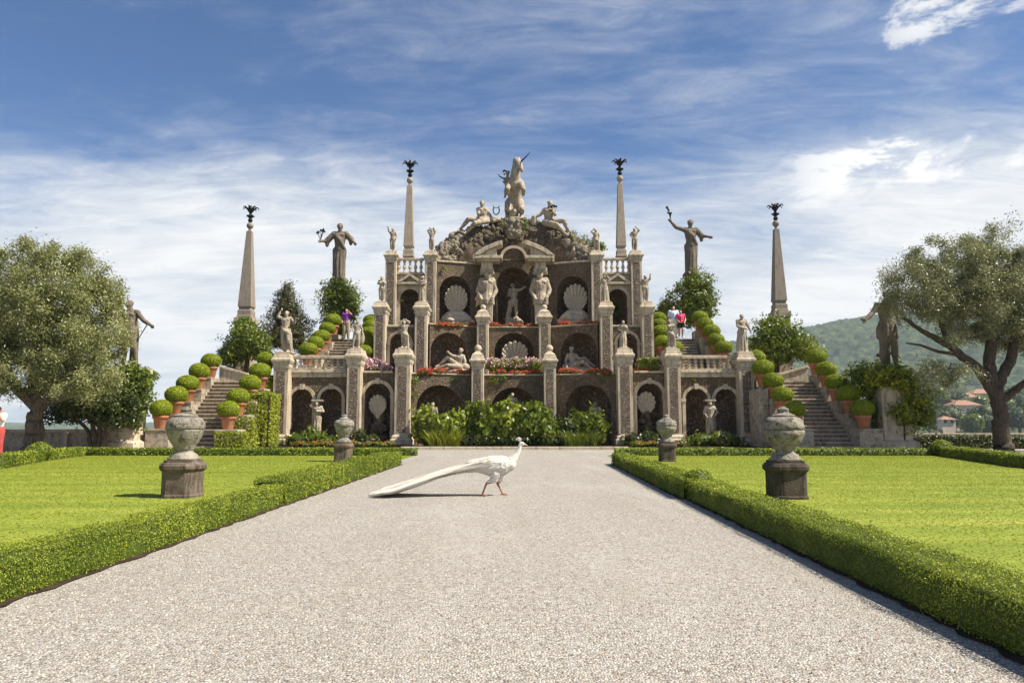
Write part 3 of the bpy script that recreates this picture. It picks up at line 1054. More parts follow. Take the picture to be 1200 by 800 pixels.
def wall(p0, p1, z0, z1, arches=(), parent=TH, mat=MOS, thick=1.2, nmat=NICHE, trim=0.0, key=True, name='wall', ledge=None):
    """Wall from p0 to p1 (left to right as seen from the path) with real arched niches let into it.
    arches: (world x of the centre, half width, z bottom, z spring, depth[, rise])."""
    u, Ln = U(p0, p1)
    back = Vector((-u.y, u.x))
    back = back if back.y > 0 else -back

    def w(a, z, d=0.0):
        return (p0[0] + u.x * a + back.x * d, p0[1] + u.y * a + back.y * d, z)
    m = MB()
    A = sorted([((A_[0] - p0[0]) / u.x, *A_[1:]) for A_ in arches])
    a0 = 0.0
    for q in A:
        c, hw, zb, zs = q[:4]
        rise = q[5] if len(q) > 5 else hw
        m.add([w(a0, z0), w(c - hw, z0), w(c - hw, z1), w(a0, z1)], [(0, 1, 2, 3)])
        if zb > z0 + 0.01:
            m.add([w(c - hw, z0), w(c + hw, z0), w(c + hw, zb), w(c - hw, zb)], [(0, 1, 2, 3)])
        P = arc(c, hw, zb, zs, rise=rise)
        for i in range(1, len(P) - 2):
            m.add([w(*P[i]), w(*P[i + 1]), w(P[i + 1][0], z1), w(P[i][0], z1)], [(0, 1, 2, 3)])
        a0 = c + hw
    m.add([w(a0, z0), w(Ln, z0), w(Ln, z1), w(a0, z1)], [(0, 1, 2, 3)])
    m.add([w(0, z1), w(Ln, z1), w(Ln, z1, thick), w(0, z1, thick)], [(0, 1, 2, 3)])
    m.add([w(0, z0), w(0, z1), w(0, z1, thick), w(0, z0, thick)], [(0, 1, 2, 3)])
    m.add([w(Ln, z0), w(Ln, z1), w(Ln, z1, thick), w(Ln, z0, thick)], [(0, 1, 2, 3)])
    o = m.build(name, mat, parent)
    for q in A:
        c, hw, zb, zs, dep = q[:5]
        rise = q[5] if len(q) > 5 else hw
        P = arc(c, hw, zb, zs, rise=rise)
        rings, nr = [], 7
        for i in range(nr + 1):
            t = i / nr * PI / 2
            k_ = max(math.cos(t), 0.05)
            k_ = k_ ** 0.6
            rings.append([w(c + (a - c) * k_, zs + (z - zs) * (k_ if z > zs else 1), dep * math.sin(t)) for a, z in P])
        nm = MB()
        npt = len(P)
        vs = [p for r_ in rings for p in r_]
        fs = []
        for i in range(nr):
            for j in range(npt - 1):
                fs.append((i * npt + j, i * npt + j + 1, (i + 1) * npt + j + 1, (i + 1) * npt + j))
        fs.append(tuple(range(nr * npt, (nr + 1) * npt)))
        nm.add(vs, fs)
        nb = [p for p in (w(c - hw, zb), w(c + hw, zb), w(c + hw, zb, dep), w(c - hw, zb, dep))]
        nm.add([(p[0], p[1], p[2] + 0.002) for p in nb], [(0, 1, 2, 3)])
        no = nm.build('niche', nmat, parent)
        if trim:
            tm = MB()
            Po = arc(c, hw + trim, zb, zs, rise=rise + trim)
            inner = [w(a, z, -0.07) for a, z in P]
            outer = [w(a, z, -0.07) for a, z in Po]
            inb = [w(a, z, 0.12) for a, z in P]
            outb = [w(a, z, 0.0) for a, z in Po]
            N_ = len(P)
            tm.add(inner + outer + inb + outb,
                   [(i, i + 1, N_ + i + 1, N_ + i) for i in range(N_ - 1)] +
                   [(i, i + 1, 2 * N_ + i + 1, 2 * N_ + i) for i in range(N_ - 1)] +
                   [(N_ + i, N_ + i + 1, 3 * N_ + i + 1, 3 * N_ + i) for i in range(N_ - 1)])
            if key:
                kz = zs + rise
                for za, zb_, e in ((kz - 0.04, kz + trim + 0.08, 0.085),):
                    q0, q1, q2, q3 = (c - e * .8, za), (c + e * .8, za), (c + e * 1.3, zb_), (c - e * 1.3, zb_)
                    f_ = [w(*q0, -0.11), w(*q1, -0.11), w(*q2, -0.11), w(*q3, -0.11), w(*q0, 0), w(*q1, 0), w(*q2, 0), w(*q3, 0)]
                    tm.add(f_, [(0, 1, 2, 3), (0, 1, 5, 4), (1, 2, 6, 5), (2, 3, 7, 6), (3, 0, 4, 7)])
                for sg in (-1, 1):                        # impost blocks at the spring of the arch
                    e0, e1 = sorted((c + sg * (hw - 0.02), c + sg * (hw + trim + 0.05)))
                    f_ = [w(e0, zs - .1, -.11), w(e1, zs - .1, -.11), w(e1, zs + .03, -.11), w(e0, zs + .03, -.11), w(e0, zs - .1, .1), w(e1, zs - .1, 0), w(e1, zs + .03, 0), w(e0, zs + .03, .1)]
                    tm.add(f_, [(0, 1, 2, 3), (0, 1, 5, 4), (1, 2, 6, 5), (2, 3, 7, 6), (3, 0, 4, 7)])
            tm.build('arch_surround', TRIM, parent)
    if ledge:
        h, ov = ledge
        lm = MB()
        b_ = [w(-0.02, z1, -ov), w(Ln + 0.02, z1, -ov), w(Ln + 0.02, z1, 0.3), w(-0.02, z1, 0.3)]
        lo = [(p[0], p[1], z1 - 0.002) for p in b_]
        hi = [(p[0], p[1], z1 + h) for p in b_]
        lm.rings([lo, hi])
        lm.build('ledge', TRIM, parent, bevel=0.02)
    return o


def px_x(o, Y, py=450):
    return at(602 + o, py, Y).x


CAPS = dict(
    big=lambda H_: [(0.0, 0), (0.03, 0.0), (0.03, .06 * H_), (0.06, .10 * H_), (0.06, .30 * H_), (0.11, .36 * H_), (0.17, .50 * H_), (0.17, .62 * H_), (0.10, .68 * H_), (0.06, .72 * H_), (0.06, .80 * H_), (0.03, .83 * H_), (0.0, H_)],
)


def pier(o, wpx, Yf, dpt, py_sh, z0, py_cap, py_ref=450, base=True, ball=0.0, panel=True, parent=TH, capmat=TRIM, ov=0.66, frac=0.58):
    """Square stone pier with a dark mosaic panel; o = offset of its centre in photo pixels from the axis."""
    cx = px_x(o, Yf, (py_sh + py_ref) / 2)
    hw = wpx / 2 / F * Yf
    zs, zc = zp(py_sh, Yf), zp(py_cap, Yf)
    hy = dpt / 2
    cy = Yf + hy
    m = MB()
    m.sq(cx, cy, hw, hy, [(0, z0), (0, zs)])
    s = m.build('pier', TRIM, parent, bevel=0.012)
    if panel:
        b = 0.55 if base else 0.15
        pm = MB()
        pm.box(cx - hw * frac, cx + hw * frac, Yf - 0.012, Yf + 0.02, z0 + b, zs - 0.12)
        pm.build('panel', PANEL, s)
        for sg in (-1, 1):
            qm = MB()                                     # joints of the stone edging
    if base:
        bm_ = MB()
        bm_.sq(cx, cy, hw, hy, [(0.16, z0 - .02), (0.16, z0 + .22), (0.10, z0 + .27), (0.10, z0 + .36), (0.04, z0 + .44), (0.02, z0 + .46)])
        bm_.build('base', TRIM, s, bevel=0.012)
    c = MB()
    H_ = zc - zs
    c.sq(cx, cy, hw, hy, [(e * ov, zs + z + 0.001) for e, z in CAPS['big'](H_)])
    c.build('cap', capmat, s, bevel=0.01)
    if ball:
        f = MB()
        f.sq(cx, cy, hw, hy, [(-0.02, zc + .001), (-0.02, zc + .06), (-hw * .62, zc + .06 + ball * .8), (-hw * .72, zc + .06 + ball * .95)])
        f.ell((cx, cy, zc + .06 + ball * 1.75), (ball, ball, ball), 16, 10)
        f.build('ball_finial', capmat, s, smooth=False)
    return cx, cy, zc


ZB = 0.16                                               # ground of the planted beds at the theatre foot
YA = 35.0
zA = zp(440, 36.2)                                      # top of the first tier
zW = zp(437, YA)                                        # walkway on the wings
ZBt = zp(384, 38.6)
TOPS = {}

for s_ in (-1, 1):
    sd = 'L' if s_ < 0 else 'R'
    # ---- wings, first tier
    for key_, o, wp, ysh, ycap in (('P1', 273, 17.5, 432, 413.5), ('P2', 187.5, 16, 428, 408.5), ('P3', 130.5, 17.5, 426, 408.5)):
        TOPS[sd + key_] = pier(s_ * o, wp, 34.4, 1.1 if key_ != 'P3' else 1.0, ysh, ZB, ycap)
    xo, xi = px_x(s_ * 262, YA), px_x(s_ * 195, YA)
    x2, x3 = px_x(s_ * 177, YA), px_x(s_ * 141, YA)
    zs_, zt = zp(468, YA), zp(437, YA)
    A1 = [(px_x(s_ * 247.5, YA), 12.6 / F * YA, ZB + .05, zs_, 0.95), (px_x(s_ * 213.5, YA), 13.0 / F * YA, ZB + .05, zs_, 0.95)]
    A2 = [(px_x(s_ * 159, YA), 15.2 / F * YA, ZB + .05, zp(464, YA), 0.95)]
    wall(*sorted([(px_x(s_ * 279, YA), YA), (px_x(s_ * 178, YA), YA)]), 0, zt, A1, trim=0.15, thick=1.6)
    wall(*sorted([(px_x(s_ * 195, YA) + s_ * 0.0, YA), (px_x(s_ * 122, YA), YA)]) if False else sorted([(px_x(s_ * 177.9, YA), YA), (px_x(s_ * 122, YA), YA)]), 0, zt, A2, trim=0.17, thick=1.6)
    # cornice and balustrade
    m = MB()
    xa, xb = sorted((px_x(s_ * 262, YA), px_x(s_ * 195.5, YA)))
    m.box(xa, xb, YA - .13, YA + .35, zt + .002, zt + .12)
    m.box(xa, xb, YA - .09, YA + .35, zt - .2, zt)
    xc, xd = sorted((px_x(s_ * 176, YA), px_x(s_ * 141.5, YA)))
    m.box(xc, xd, YA - .10, YA + .35, zt + .002, zt + .10)
    m.build('cornice', TRIM, TH, bevel=0.02)
    zr = zp(416.5, YA)
    bal = MB()
    bal.box(xa, xb, YA - .10, YA + .22, zr - .16, zr)
    bo = bal.build('balustrade', TRIM, TH, bevel=0.025)
    bb = MB()
    bb.box(xa, xb, YA - .07, YA + .2, zt + .121, zt + .22)
    bb.build('plinth_rail', TRIM, bo)
    nb, b0, b1 = 9, zt + .221, zr - .161
    hb = b1 - b0
    for i in range(nb):
        bx = xa + (xb - xa) * (i + .5) / nb
        q = MB()
        q.lathe(bx, YA + .06, [(0.085, b0), (0.085, b0 + .08 * hb), (0.05, b0 + .14 * hb), (0.105, b0 + .32 * hb), (0.045, b0 + .48 * hb), (0.045, b0 + .52 * hb), (0.105, b0 + .68 * hb), (0.05, b0 + .86 * hb), (0.085, b0 + .92 * hb), (0.085, b1)], 10)
        q.build('baluster', TRIM, bo, smooth=False)
    # ---- first tier, side bay of the centre
    pA0, pA1 = (px_x(s_ * 122, 34.95), 34.95), (px_x(s_ * 41, 36.2), 36.2)
    P_ = sorted([pA0, pA1])
    wall(*P_, 0, zA, [(px_x(s_ * 87, 35.5), 27 / F * 35.5, ZB, zp(478, 35.5), 1.3)], ledge=(0.07, 0.05), thick=1.6)
    pier(s_ * 42.5, 14, 35.4, 0.9, 430, ZB, 416.5, base=False, ball=0.19)
    # ---- second tier
    TOPS[sd + 'B1'] = pier(s_ * 109, 14.5, 36.9, 1.0, 368, zW - .6, 354, py_ref=430, base=False)
    TOPS[sd + 'B0'] = pier(s_ * 157.5, 13.5, 36.9, 0.95, 367, zW - .6, 354, py_ref=430, base=False)
    pB0, pB1 = (px_x(s_ * 99, 37.3), 37.3), (px_x(s_ * 36, 38.6), 38.6)
    P_ = sorted([pB0, pB1])
    wall(*P_, zA - .5, ZBt, [(px_x(s_ * 76, 37.8, 410), 22.5 / F * 37.8, zA + .12, zp(412, 37.8), 1.15)], ledge=(0.07, 0.05), thick=1.6)
    pier(s_ * 36.5, 13.5, 37.8, 0.85, 378, zA - .3, 366, py_ref=420, base=False, ball=0.155)
    xa, xb = sorted((px_x(s_ * 149.5, 37.4, 400), px_x(s_ * 115.5, 37.4, 400)))
    ztb = zp(383, 37.4)
    wall((xa, 37.4), (xb, 37.4), zW - .5, ztb, [(px_x(s_ * 133, 37.4, 400), 11.8 / F * 37.4, zW, zp(402, 37.4), 0.9)], trim=0.14, ledge=(0.10, 0.06), thick=1.6)
    # ---- third tier: tower
    TOPS[sd + 'T1'] = pier(s_ * 98, 13.5, 39.6, 1.0, 305, ZBt - 1.0, 294, py_ref=380, base=False, frac=0.5)
    TOPS[sd + 'T0'] = pier(s_ * 144.5, 13, 39.6, 0.95, 305, ZBt - 1.0, 294, py_ref=380, base=False, frac=0.6)
    xa, xb = sorted((px_x(s_ * 138, 40.0, 340), px_x(s_ * 105.5, 40.0, 340)))
    zt3 = zp(321, 40.0)
    xc_ = px_x(s_ * 121.5, 40.0, 350)
    hw3 = 11.5 / F * 40
    wall((xa, 40.0), (xb, 40.0), ZBt - .6, zt3, [(xc_, hw3, ZBt + .0, zp(350, 40), 1.1)], trim=0.18, mat=TRIM, thick=1.9, key=False)
    pm = MB()                                             # small pediment over the tower arch
    zpb, zpt = zp(331, 39.9), zp(320.5, 39.9)
    hp_ = 15.5 / F * 40
    pm.box(xc_ - hp_, xc_ + hp_, 39.72, 39.995, zpb - .12, zpb)
    pm.prism([(xc_ - hp_, zpb + .002), (xc_ - hp_ + .25, zpb + .002), (xc_, zpt - .17), (xc_ + hp_ - .25, zpb + .002), (xc_ + hp_, zpb + .002), (xc_, zpt)], 39.70, 39.99)
    pm.build('pediment', TRIM, TH, bevel=0.012)
    lm = MB()
    zf, zb0 = zp(303, 40), zp(319.5, 40)
    lm.box(xa, xb, 39.82, 41.9, zb0 - .12, zb0)
    tb = lm.build('balustrade', TRIM, TH, bevel=0.015)
    lm = MB()
    lm.box(xa, xb, 39.80, 40.05, zf - .12, zf)
    lm.build('rail', TRIM, tb, bevel=0.015)
    for i in range(5):
        bx = xa + (xb - xa) * (i + .5) / 5
        q = MB()
        h0_, h1_ = zb0 + .001, zf - .121
        hh = h1_ - h0_
        q.lathe(bx, 39.93, [(0.08, h0_), (0.08, h0_ + .1 * hh), (0.045, h0_ + .16 * hh), (0.11, h0_ + .42 * hh), (0.04, h0_ + .72 * hh), (0.085, h0_ + .86 * hh), (0.085, h1_)], 10)
        q.build('baluster', TRIM, tb)
    # tower body behind, carrying the obelisk
    q = MB()
    ta, tc_ = sorted((px_x(s_ * 151, 40, 340), px_x(s_ * 90, 40, 340)))
    q.box(ta + .1, tc_ - .1, 41.9, 43.2, ZBt - 1.5, zb0 - .13)
    q.build('tower_body', MOS, TH)
    # ---- third tier: side bays
    pC0, pC1 = (px_x(s_ * 90, 39.9, 340), 39.9), (px_x(s_ * 24, 41.0, 340), 41.0)
    P_ = sorted([pC0, pC1])
    zc3 = zp(309, 40.4)
    wall(*P_, ZBt - .6, zc3, [(px_x(s_ * 68.5, 40.3, 350), 19 / F * 40.3, ZBt + .02, zp(342, 40.3), 1.2)], ledge=(0.10, 0.07), thick=1.8)
    # step in the string course beside the broken pediment
    q = MB()
    xq = px_x(s_ * 46.5, 40.35, 305)
    q.box(xq - .06, xq + .06, 40.28, 40.62, zc3 + .102, zp(298, 40.3))
    q.build('string_course', TRIM, TH)

# ---- centre bays
zAc = zA
wall((px_x(-41, 36.2), 36.2), (px_x(41, 36.2), 36.2), 0, zA, [(0, 27 / F * 36.2, ZB, zp(481, 36.2), 1.3)], ledge=(0.07, 0.05), thick=1.6)
wall((px_x(-36, 38.6), 38.6), (px_x(36, 38.6), 38.6), zA - .5, ZBt, [(0, 23.5 / F * 38.6, zA + .05, zp(413, 38.6), 1.2)], ledge=(0.07, 0.05), thick=1.6)
zCt = zp(300, 41.0)
wall((px_x(-24, 41.0), 41.0), (px_x(24, 41.0), 41.0), ZBt - .6, zCt, [(0, 20.5 / F * 41, ZBt + .02, zp(333, 41.0), 1.4)], thick=1.8)
# arch over the centre with its pale band
zsp = zp(304, 40.9)
Ro, Ri = 16.6 / F * 41, 13.2 / F * 41
am = MB()
ring = [(Ro * math.cos(t), zsp + Ro * .98 * math.sin(t)) for t in np.linspace(PI, 0, 25)] + [(Ri * math.cos(t), zsp + Ri * .98 * math.sin(t)) for t in np.linspace(0, PI, 25)]
N_ = 25
yf_, yb_ = 40.72, 41.4
vs = [(x, yf_, z) for x, z in ring] + [(x, yb_, z) for x, z in ring]
fs = []
for i in range(N_ - 1):
    fs += [(i, i + 1, 2 * N_ - 2 - i, 2 * N_ - 1 - i)]
    fs += [(i, i + 2 * N_, i + 1 + 2 * N_, i + 1), (2 * N_ - 1 - i, 2 * N_ - 2 - i, 4 * N_ - 2 - i, 4 * N_ - 1 - i)]
fs += [(0, 2 * N_ - 1, 4 * N_ - 1, 2 * N_), (N_ - 1, 3 * N_ - 1, 3 * N_, N_)]
am.add(vs, fs)
am.build('arch_band', TRIM, TH)
lm = MB()
lm.prism([(Ri * math.cos(t), zsp + Ri * .98 * math.sin(t)) for t in np.linspace(0, PI, 25)] + [(-Ri, zCt - .3), (Ri, zCt - .3)], 40.85, 41.5)
lm.build('lunette', MOS, TH)

# ---- herm piers with broken pediment
for s_ in (-1, 1):
    cx = px_x(s_ * 31.5, 40.0, 340)
    q = MB()
    hw = 8.2 / F * 40
    zt, zm, zl = zp(313, 40), zp(351, 40), ZBt
    q.sq(cx, 40.25, hw * .84, .28, [(0.0, zl), (0.0, zl + .1), (-.03, zl + .12), (.02, zm - .25), (.05, zm - .22), (.05, zm - .08), (0, zm)])
    hp = q.build('herm_pier', TRIM, TH, bevel=0.012)
    q = MB()
    q.sq(cx, 40.3, hw * .82, .30, [(0, zt - .1), (0, zp(305.5, 40))])
    q.build('block', TRIM, hp, bevel=0.01)
    sc = Sculpt()
    Sg = (zt - zm) * 1.72                                  # standing height that gives this torso
    base = Vector((cx, 40.15, zm - .47 * Sg))
    J = pose(hal=(-.115, -.075, .515), har=(.115, -.075, .515), ell=(-.165, .01, .645), elr=(.165, .01, .645), hd=(s_ * -.012, -.04, .90), look=(-s_ * .35, -1, -.35))
    figure(J, Sg, 1.28, 1.12, base, legs=False, sc=sc, beard=True)
    sc.cap(base + Vector((0, 0, .46 * Sg)), base + Vector((0, 0, .54 * Sg)), .115 * Sg, .10 * Sg)
    for a in range(9):
        t = PI + PI * a / 8
        d = Vector((math.cos(t), math.sin(t) * .7, 0)) * .115 * Sg
        sc.cap(base + d + Vector((0, 0, .54 * Sg)), base + d * .95 + Vector((0, 0, .40 * Sg)), .022 * Sg, .03 * Sg)
    sc.cap(base + Vector((-.10, .04, .85)) * Sg, base + Vector((.10, .04, .85)) * Sg, .04 * Sg, .04 * Sg)
    sc.box(cx - .12 * Sg, cx + .12 * Sg, 40.05, 40.4, base.z + .965 * Sg, zt + .02)
    sc.cap(base + Vector((-.10, .03, .955)) * Sg, base + Vector((.10, .03, .955)) * Sg, .035 * Sg, .035 * Sg)
    me = sc.fuse('herm_figure', .028, 2)
    link('herm_figure', me, STAT, hp)
    # entablature and the swept half pediment
    q = MB()
    x_out, x_in = px_x(s_ * 46, 39.7, 300), px_x(s_ * 13.5, 39.7, 300)
    xa, xb = sorted((x_out, x_in))
    q.box(xa + .12, xb - .12, 39.72, 40.7, zp(305.5, 39.7), zp(303, 39.7))
    q.box(xa, xb, 39.60, 40.7, zp(303, 39.7) + .001, zp(299.5, 39.7))
    q.build('entablature', TRIM, hp, bevel=0.02)
    q = MB()
    X = lambda o, y: at(602 + s_ * o, y, 39.7)
    up = [(47, 299.0), (42, 294.6), (35, 290.0), (27, 286.2), (19, 283.2), (13.5, 281.8)]
    lo = [(13.5, 286.8), (19, 288.4), (27, 291.6), (34, 295.0), (40, 299.2)]
    q.prism([(X(o, y).x, X(o, y).z) for o, y in up + lo], 39.58, 40.5)
    q.build('broken_pediment', TRIM, hp, bevel=0.02)
    q = MB()
    fill = [(40, 299.2), (34, 295.4), (27, 292.0), (20, 289.2), (20, 299.2)]
    q.prism([(X(o, y).x, X(o, y).z) for o, y in fill], 39.75, 40.4)
    q.build('pediment_block', TRIM, hp)

# ---- rocky crown above the third tier
prof = [(-93, 300), (-86, 291), (-78, 284), (-70, 276), (-60, 271), (-50, 268), (-40, 266), (-28, 263), (-14, 259), (0, 257), (14, 258), (28, 262), (40, 265), (50, 268), (62, 273), (72, 279), (82, 288), (90, 293), (97, 300)]


def crown_top(o):
    return float(np.interp(o, [p[0] for p in prof], [p[1] for p in prof]))


m = MB()
rings = []
zlow = zp(312, 41.0)
US = np.linspace(-97, 97, 90)
rgn = np.random.default_rng(5)
for o in US:
    yc = 40.6 + 0.9 * (1 - (abs(o) / 97) ** 1.5)
    X = px_x(o, yc, 290)
    zt = zp(crown_top(o), yc + 1.0)
    col = []
    for k_, (fy, fz) in enumerate([(0.0, 0), (0.0, .12), (.02, .25), (.05, .38), (.1, .5), (.2, .62), (.34, .74), (.5, .85), (.72, .94), (1.0, 1.0), (1.5, .98), (2.2, .9), (2.9, .6), (3.1, 0)]):
        P3 = np.array([X, yc + fy, zlow + (zt - zlow) * fz])
        w_ = lump(P3[None] * 1.0, 2.2, 3)[0] * .10 + lump(P3[None] * 1.0, 6.0, 4)[0] * .06
        col.append((P3[0], P3[1] - w_ * (1 if fy < 1 else 0), P3[2] + w_ * fz))
    rings.append(col)
nv = len(rings[0])
m.add([p for c in rings for p in c], [(i * nv + j, (i + 1) * nv + j, (i + 1) * nv + j + 1, i * nv + j + 1) for i in range(len(rings) - 1) for j in range(nv - 1)])
m.build('crown_wall', MOS, TH, smooth=True)


def rock(m, c, r, seed, n=11, nv_=7):
    rr = np.random.default_rng(seed)
    sc_ = rr.uniform(.7, 1.3, 3)
    m.ell(c, tuple(r * sc_), n, nv_, 0, lambda d: float(lump(np.array([[d.x, d.y, d.z]]) * 1.0, 3.4, seed % 50)[0]) * .34)


m = MB()
for i in range(620):
    o = random.uniform(-95, 95)
    t = random.random() ** .55
    yc = 40.6 + 0.9 * (1 - (abs(o) / 97) ** 1.5)
    zt = zp(crown_top(o), yc + 1.0)
    z = zlow + (zt - zlow) * (0.45 + .55 * t)
    if abs(o) < 22 and z < zp(284, 41):
        continue
    fy = np.interp(.45 + .55 * t, [.4, .62, .85, 1], [.05, .2, .5, 1.0])
    rock(m, (px_x(o, yc, 290), yc + fy - .05, z), random.uniform(.07, .20), i)
tag(m.build('rockwork', ROCK, TH, smooth=True), kind='stuff')
m = MB()
for i in range(210):
    sg = random.choice((-1, -1, 1))
    o = sg * random.uniform(62, 95)
    yc = 40.6 + 0.9 * (1 - (abs(o) / 97) ** 1.5)
    t = random.random()
    zt = zp(crown_top(o), yc + 1.0)
    z = zlow + .3 + (zt - zlow - .2) * t
    rock(m, (px_x(o, yc, 290), yc + np.interp(t, [.4, .62, .85, 1], [.05, .2, .5, 1.0]) - .1, z), random.uniform(.09, .22), 1000 + i)
for i in range(60):                                        # pale boss under the unicorn
    o = random.gauss(0, 6)
    y_ = random.uniform(259, 277)
    if abs(o) > 11 - (y_ - 259) * .35:
        continue
    P_ = at(602 + o, y_, 41.15)
    rock(m, P_, random.uniform(.10, .2), 2000 + i)
tag(m.build('pale_rockwork', PALE, TH, smooth=True), kind='stuff')
L = Leaves(31)
ells = [((px_x(78, 41, 283), 41.2, zp(284, 41.2)), (.9, .5, .45)), ((px_x(64, 41.4, 275), 41.6, zp(274, 41.6)), (.6, .4, .25)), ((px_x(-12, 41, 262), 41.2, zp(264, 41.2)), (.25, .2, .3)), ((px_x(13, 41, 262), 41.2, zp(262, 41.2)), (.3, .2, .4)), ((px_x(92, 42, 292), 41.6, zp(291, 41.6)), (.5, .4, .5))]
for px, py, Y, r_ in ((487, 446, 34.9, .28), (486, 462, 34.9, .22), (489, 395, 37.2, .25), (490, 418, 37.2, .2), (540, 387, 38.2, .3), (548, 386, 38.3, .22), (578, 446, 36.1, .28), (590, 444, 36.15, .22), (530, 445, 35.7, .25), (551, 470, 36.0, .22), (640, 386, 38.4, .2), (705, 446, 35.1, .2), (520, 314, 39.9, .2), (470, 352, 39.9, .14), (655, 445, 36.0, .22), (812, 446, 34.95, .15)):
    p_ = at(px, py, Y)
    ells.append(((p_.x, p_.y, p_.z), (r_, .10, r_ * .8)))
P_, N_ = L.shell(ells, 3600, .7, .3)
L.leaves(P_, N_, .10, .055, .8)
tag(L.build('moss', MIDL, TH), kind='stuff')

# back bodies of the tiers, so that the monument is solid
m = MB()
hwA = px_x(120, 36, 450)
m.box(-hwA, hwA, 37.8, 46, 0, zA - .05)
m.build('tier_body', MOS, TH)
m = MB()
m.box(-px_x(98, 38, 400), px_x(98, 38, 400), 40.2, 46, zA - .05, ZBt - .05)
m.build('tier_body', MOS, TH)
m = MB()
m.box(-px_x(90, 41, 340), px_x(90, 41, 340), 42.7, 46, ZBt - .05, zp(309, 41))
m.build('tier_body', MOS, TH)
for s_ in (-1, 1):
    m = MB()                                               # floor of the tower niche and the block under it
    xa, xb = sorted((px_x(s_ * 165, 37.4, 400), px_x(s_ * 100, 37.4, 400)))
    m.box(xa + .05, xb - .05, 39.0, 46, zW - .05, ZBt - .65)
    m.build('tier_body', MOS, TH)
    # terraces of the wings
    t_ = MB()
    xa, xb = sorted((px_x(s_ * 300, 36), px_x(s_ * 118, 36)))
    t_.box(xa, xb, 36.55, 46, -.1, zW)
    tag(t_.build('wing_terrace_ground', WALLS), kind='structure')

# ================================================================== obelisks
def obelisk(o, py_base, py_top, wb, wt, Y, mat, label, foot=None):
    cx = at(602 + o, py_base, Y).x
    z0, z1 = zp(py_base, Y), zp(py_top, Y)
    hb, ht = wb / 2 / F * Y, wt / 2 / F * Y
    r = empty('obelisk', (cx, Y, z0), label, 'obelisk', 'granite obelisks with iron finials')
    m = MB()
    h = z1 - z0
    m.sq(cx, Y, 0, 0, [(hb + .03, z0), (hb + .03, z0 + .12), (hb, z0 + .13), (hb, z0 + .42), (hb - .05, z0 + .45), (hb - .05, z0 + .60), (hb, z0 + .63), (ht, z1)])
    m.build('shaft', mat, r, bevel=0.015)
    rb = 4.0 / F * Y
    m = MB()
    m.lathe(cx, Y, [(ht * .9, z1), (ht * .55, z1 + .06), (ht * .5, z1 + .14), (rb * .6, z1 + .17)], 14)
    m.ell((cx, Y, z1 + .14 + rb), (rb, rb, rb), 16, 10)
    m.build('ball', mat, r, smooth=True)
    zb = z1 + .14 + 2 * rb
    s = 21 / F * Y                                            # finial height
    m = MB()
    m.lathe(cx, Y, [(.03, zb - .02), (.10 * s, zb + .02 * s), (.14 * s, zb + .14 * s), (.07 * s, zb + .24 * s), (.12 * s, zb + .32 * s), (.15 * s, zb + .40 * s), (.07 * s, zb + .50 * s), (.10 * s, zb + .60 * s), (.17 * s, zb + .80 * s), (.12 * s, zb + .9 * s), (.05 * s, zb + .98 * s)], 10)
    for k in range(7):
        a = 2 * PI * k / 7 + .3
        dx, dy = math.cos(a), math.sin(a)
        P = [(.08, .62), (.20, .80), (.34, .90), (.42, .86), (.44, .76)]
        m.tube([(cx + dx * u * s, Y + dy * u * s, zb + v * s) for u, v in P], [.045 * s, .05 * s, .04 * s, .03 * s, .012 * s], 6)
        P = [(.08, .30), (.20, .40), (.24, .34)]
        m.tube([(cx + dx * u * s, Y + dy * u * s, zb + v * s) for u, v in P], [.04 * s, .04 * s, .012 * s], 6)
    m.build('finial', BRONZE, r)
    if foot is not None:
        m = MB()
        m.sq(cx, Y, 0, 0, [(hb + .45, foot), (hb + .45, foot + .3), (hb + .1, foot + .35), (hb + .1, z0 - .35), (hb + .14, z0 - .28), (hb + .14, z0 - .001)])
        m.build('pedestal', WALLS, r, bevel=0.02)
    return r


obelisk(-123, 302, 218, 11.8, 6.4, 40.9, OBEL, 'pale pink granite obelisk on the left tower of the theatre')
obelisk(126, 302, 216, 11.2, 5.8, 40.9, OBEL, 'pale pink granite obelisk on the right tower of the theatre')
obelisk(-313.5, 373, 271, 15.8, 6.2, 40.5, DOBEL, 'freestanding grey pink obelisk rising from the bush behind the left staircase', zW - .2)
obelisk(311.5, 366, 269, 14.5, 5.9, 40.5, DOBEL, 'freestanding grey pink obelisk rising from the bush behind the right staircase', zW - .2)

# ================================================================== statues
def statue(name, sc, H_, mat, label, cat='statue', parts=(), vox=75, smooth=2, group=None):
    me = sc.fuse(name, H_ / vox, smooth)
    o = link(name, me, mat)
    tag(o, label, cat, group)
    for nm, mb, mt in parts:
        mb.build(nm, mt, o)
    return o


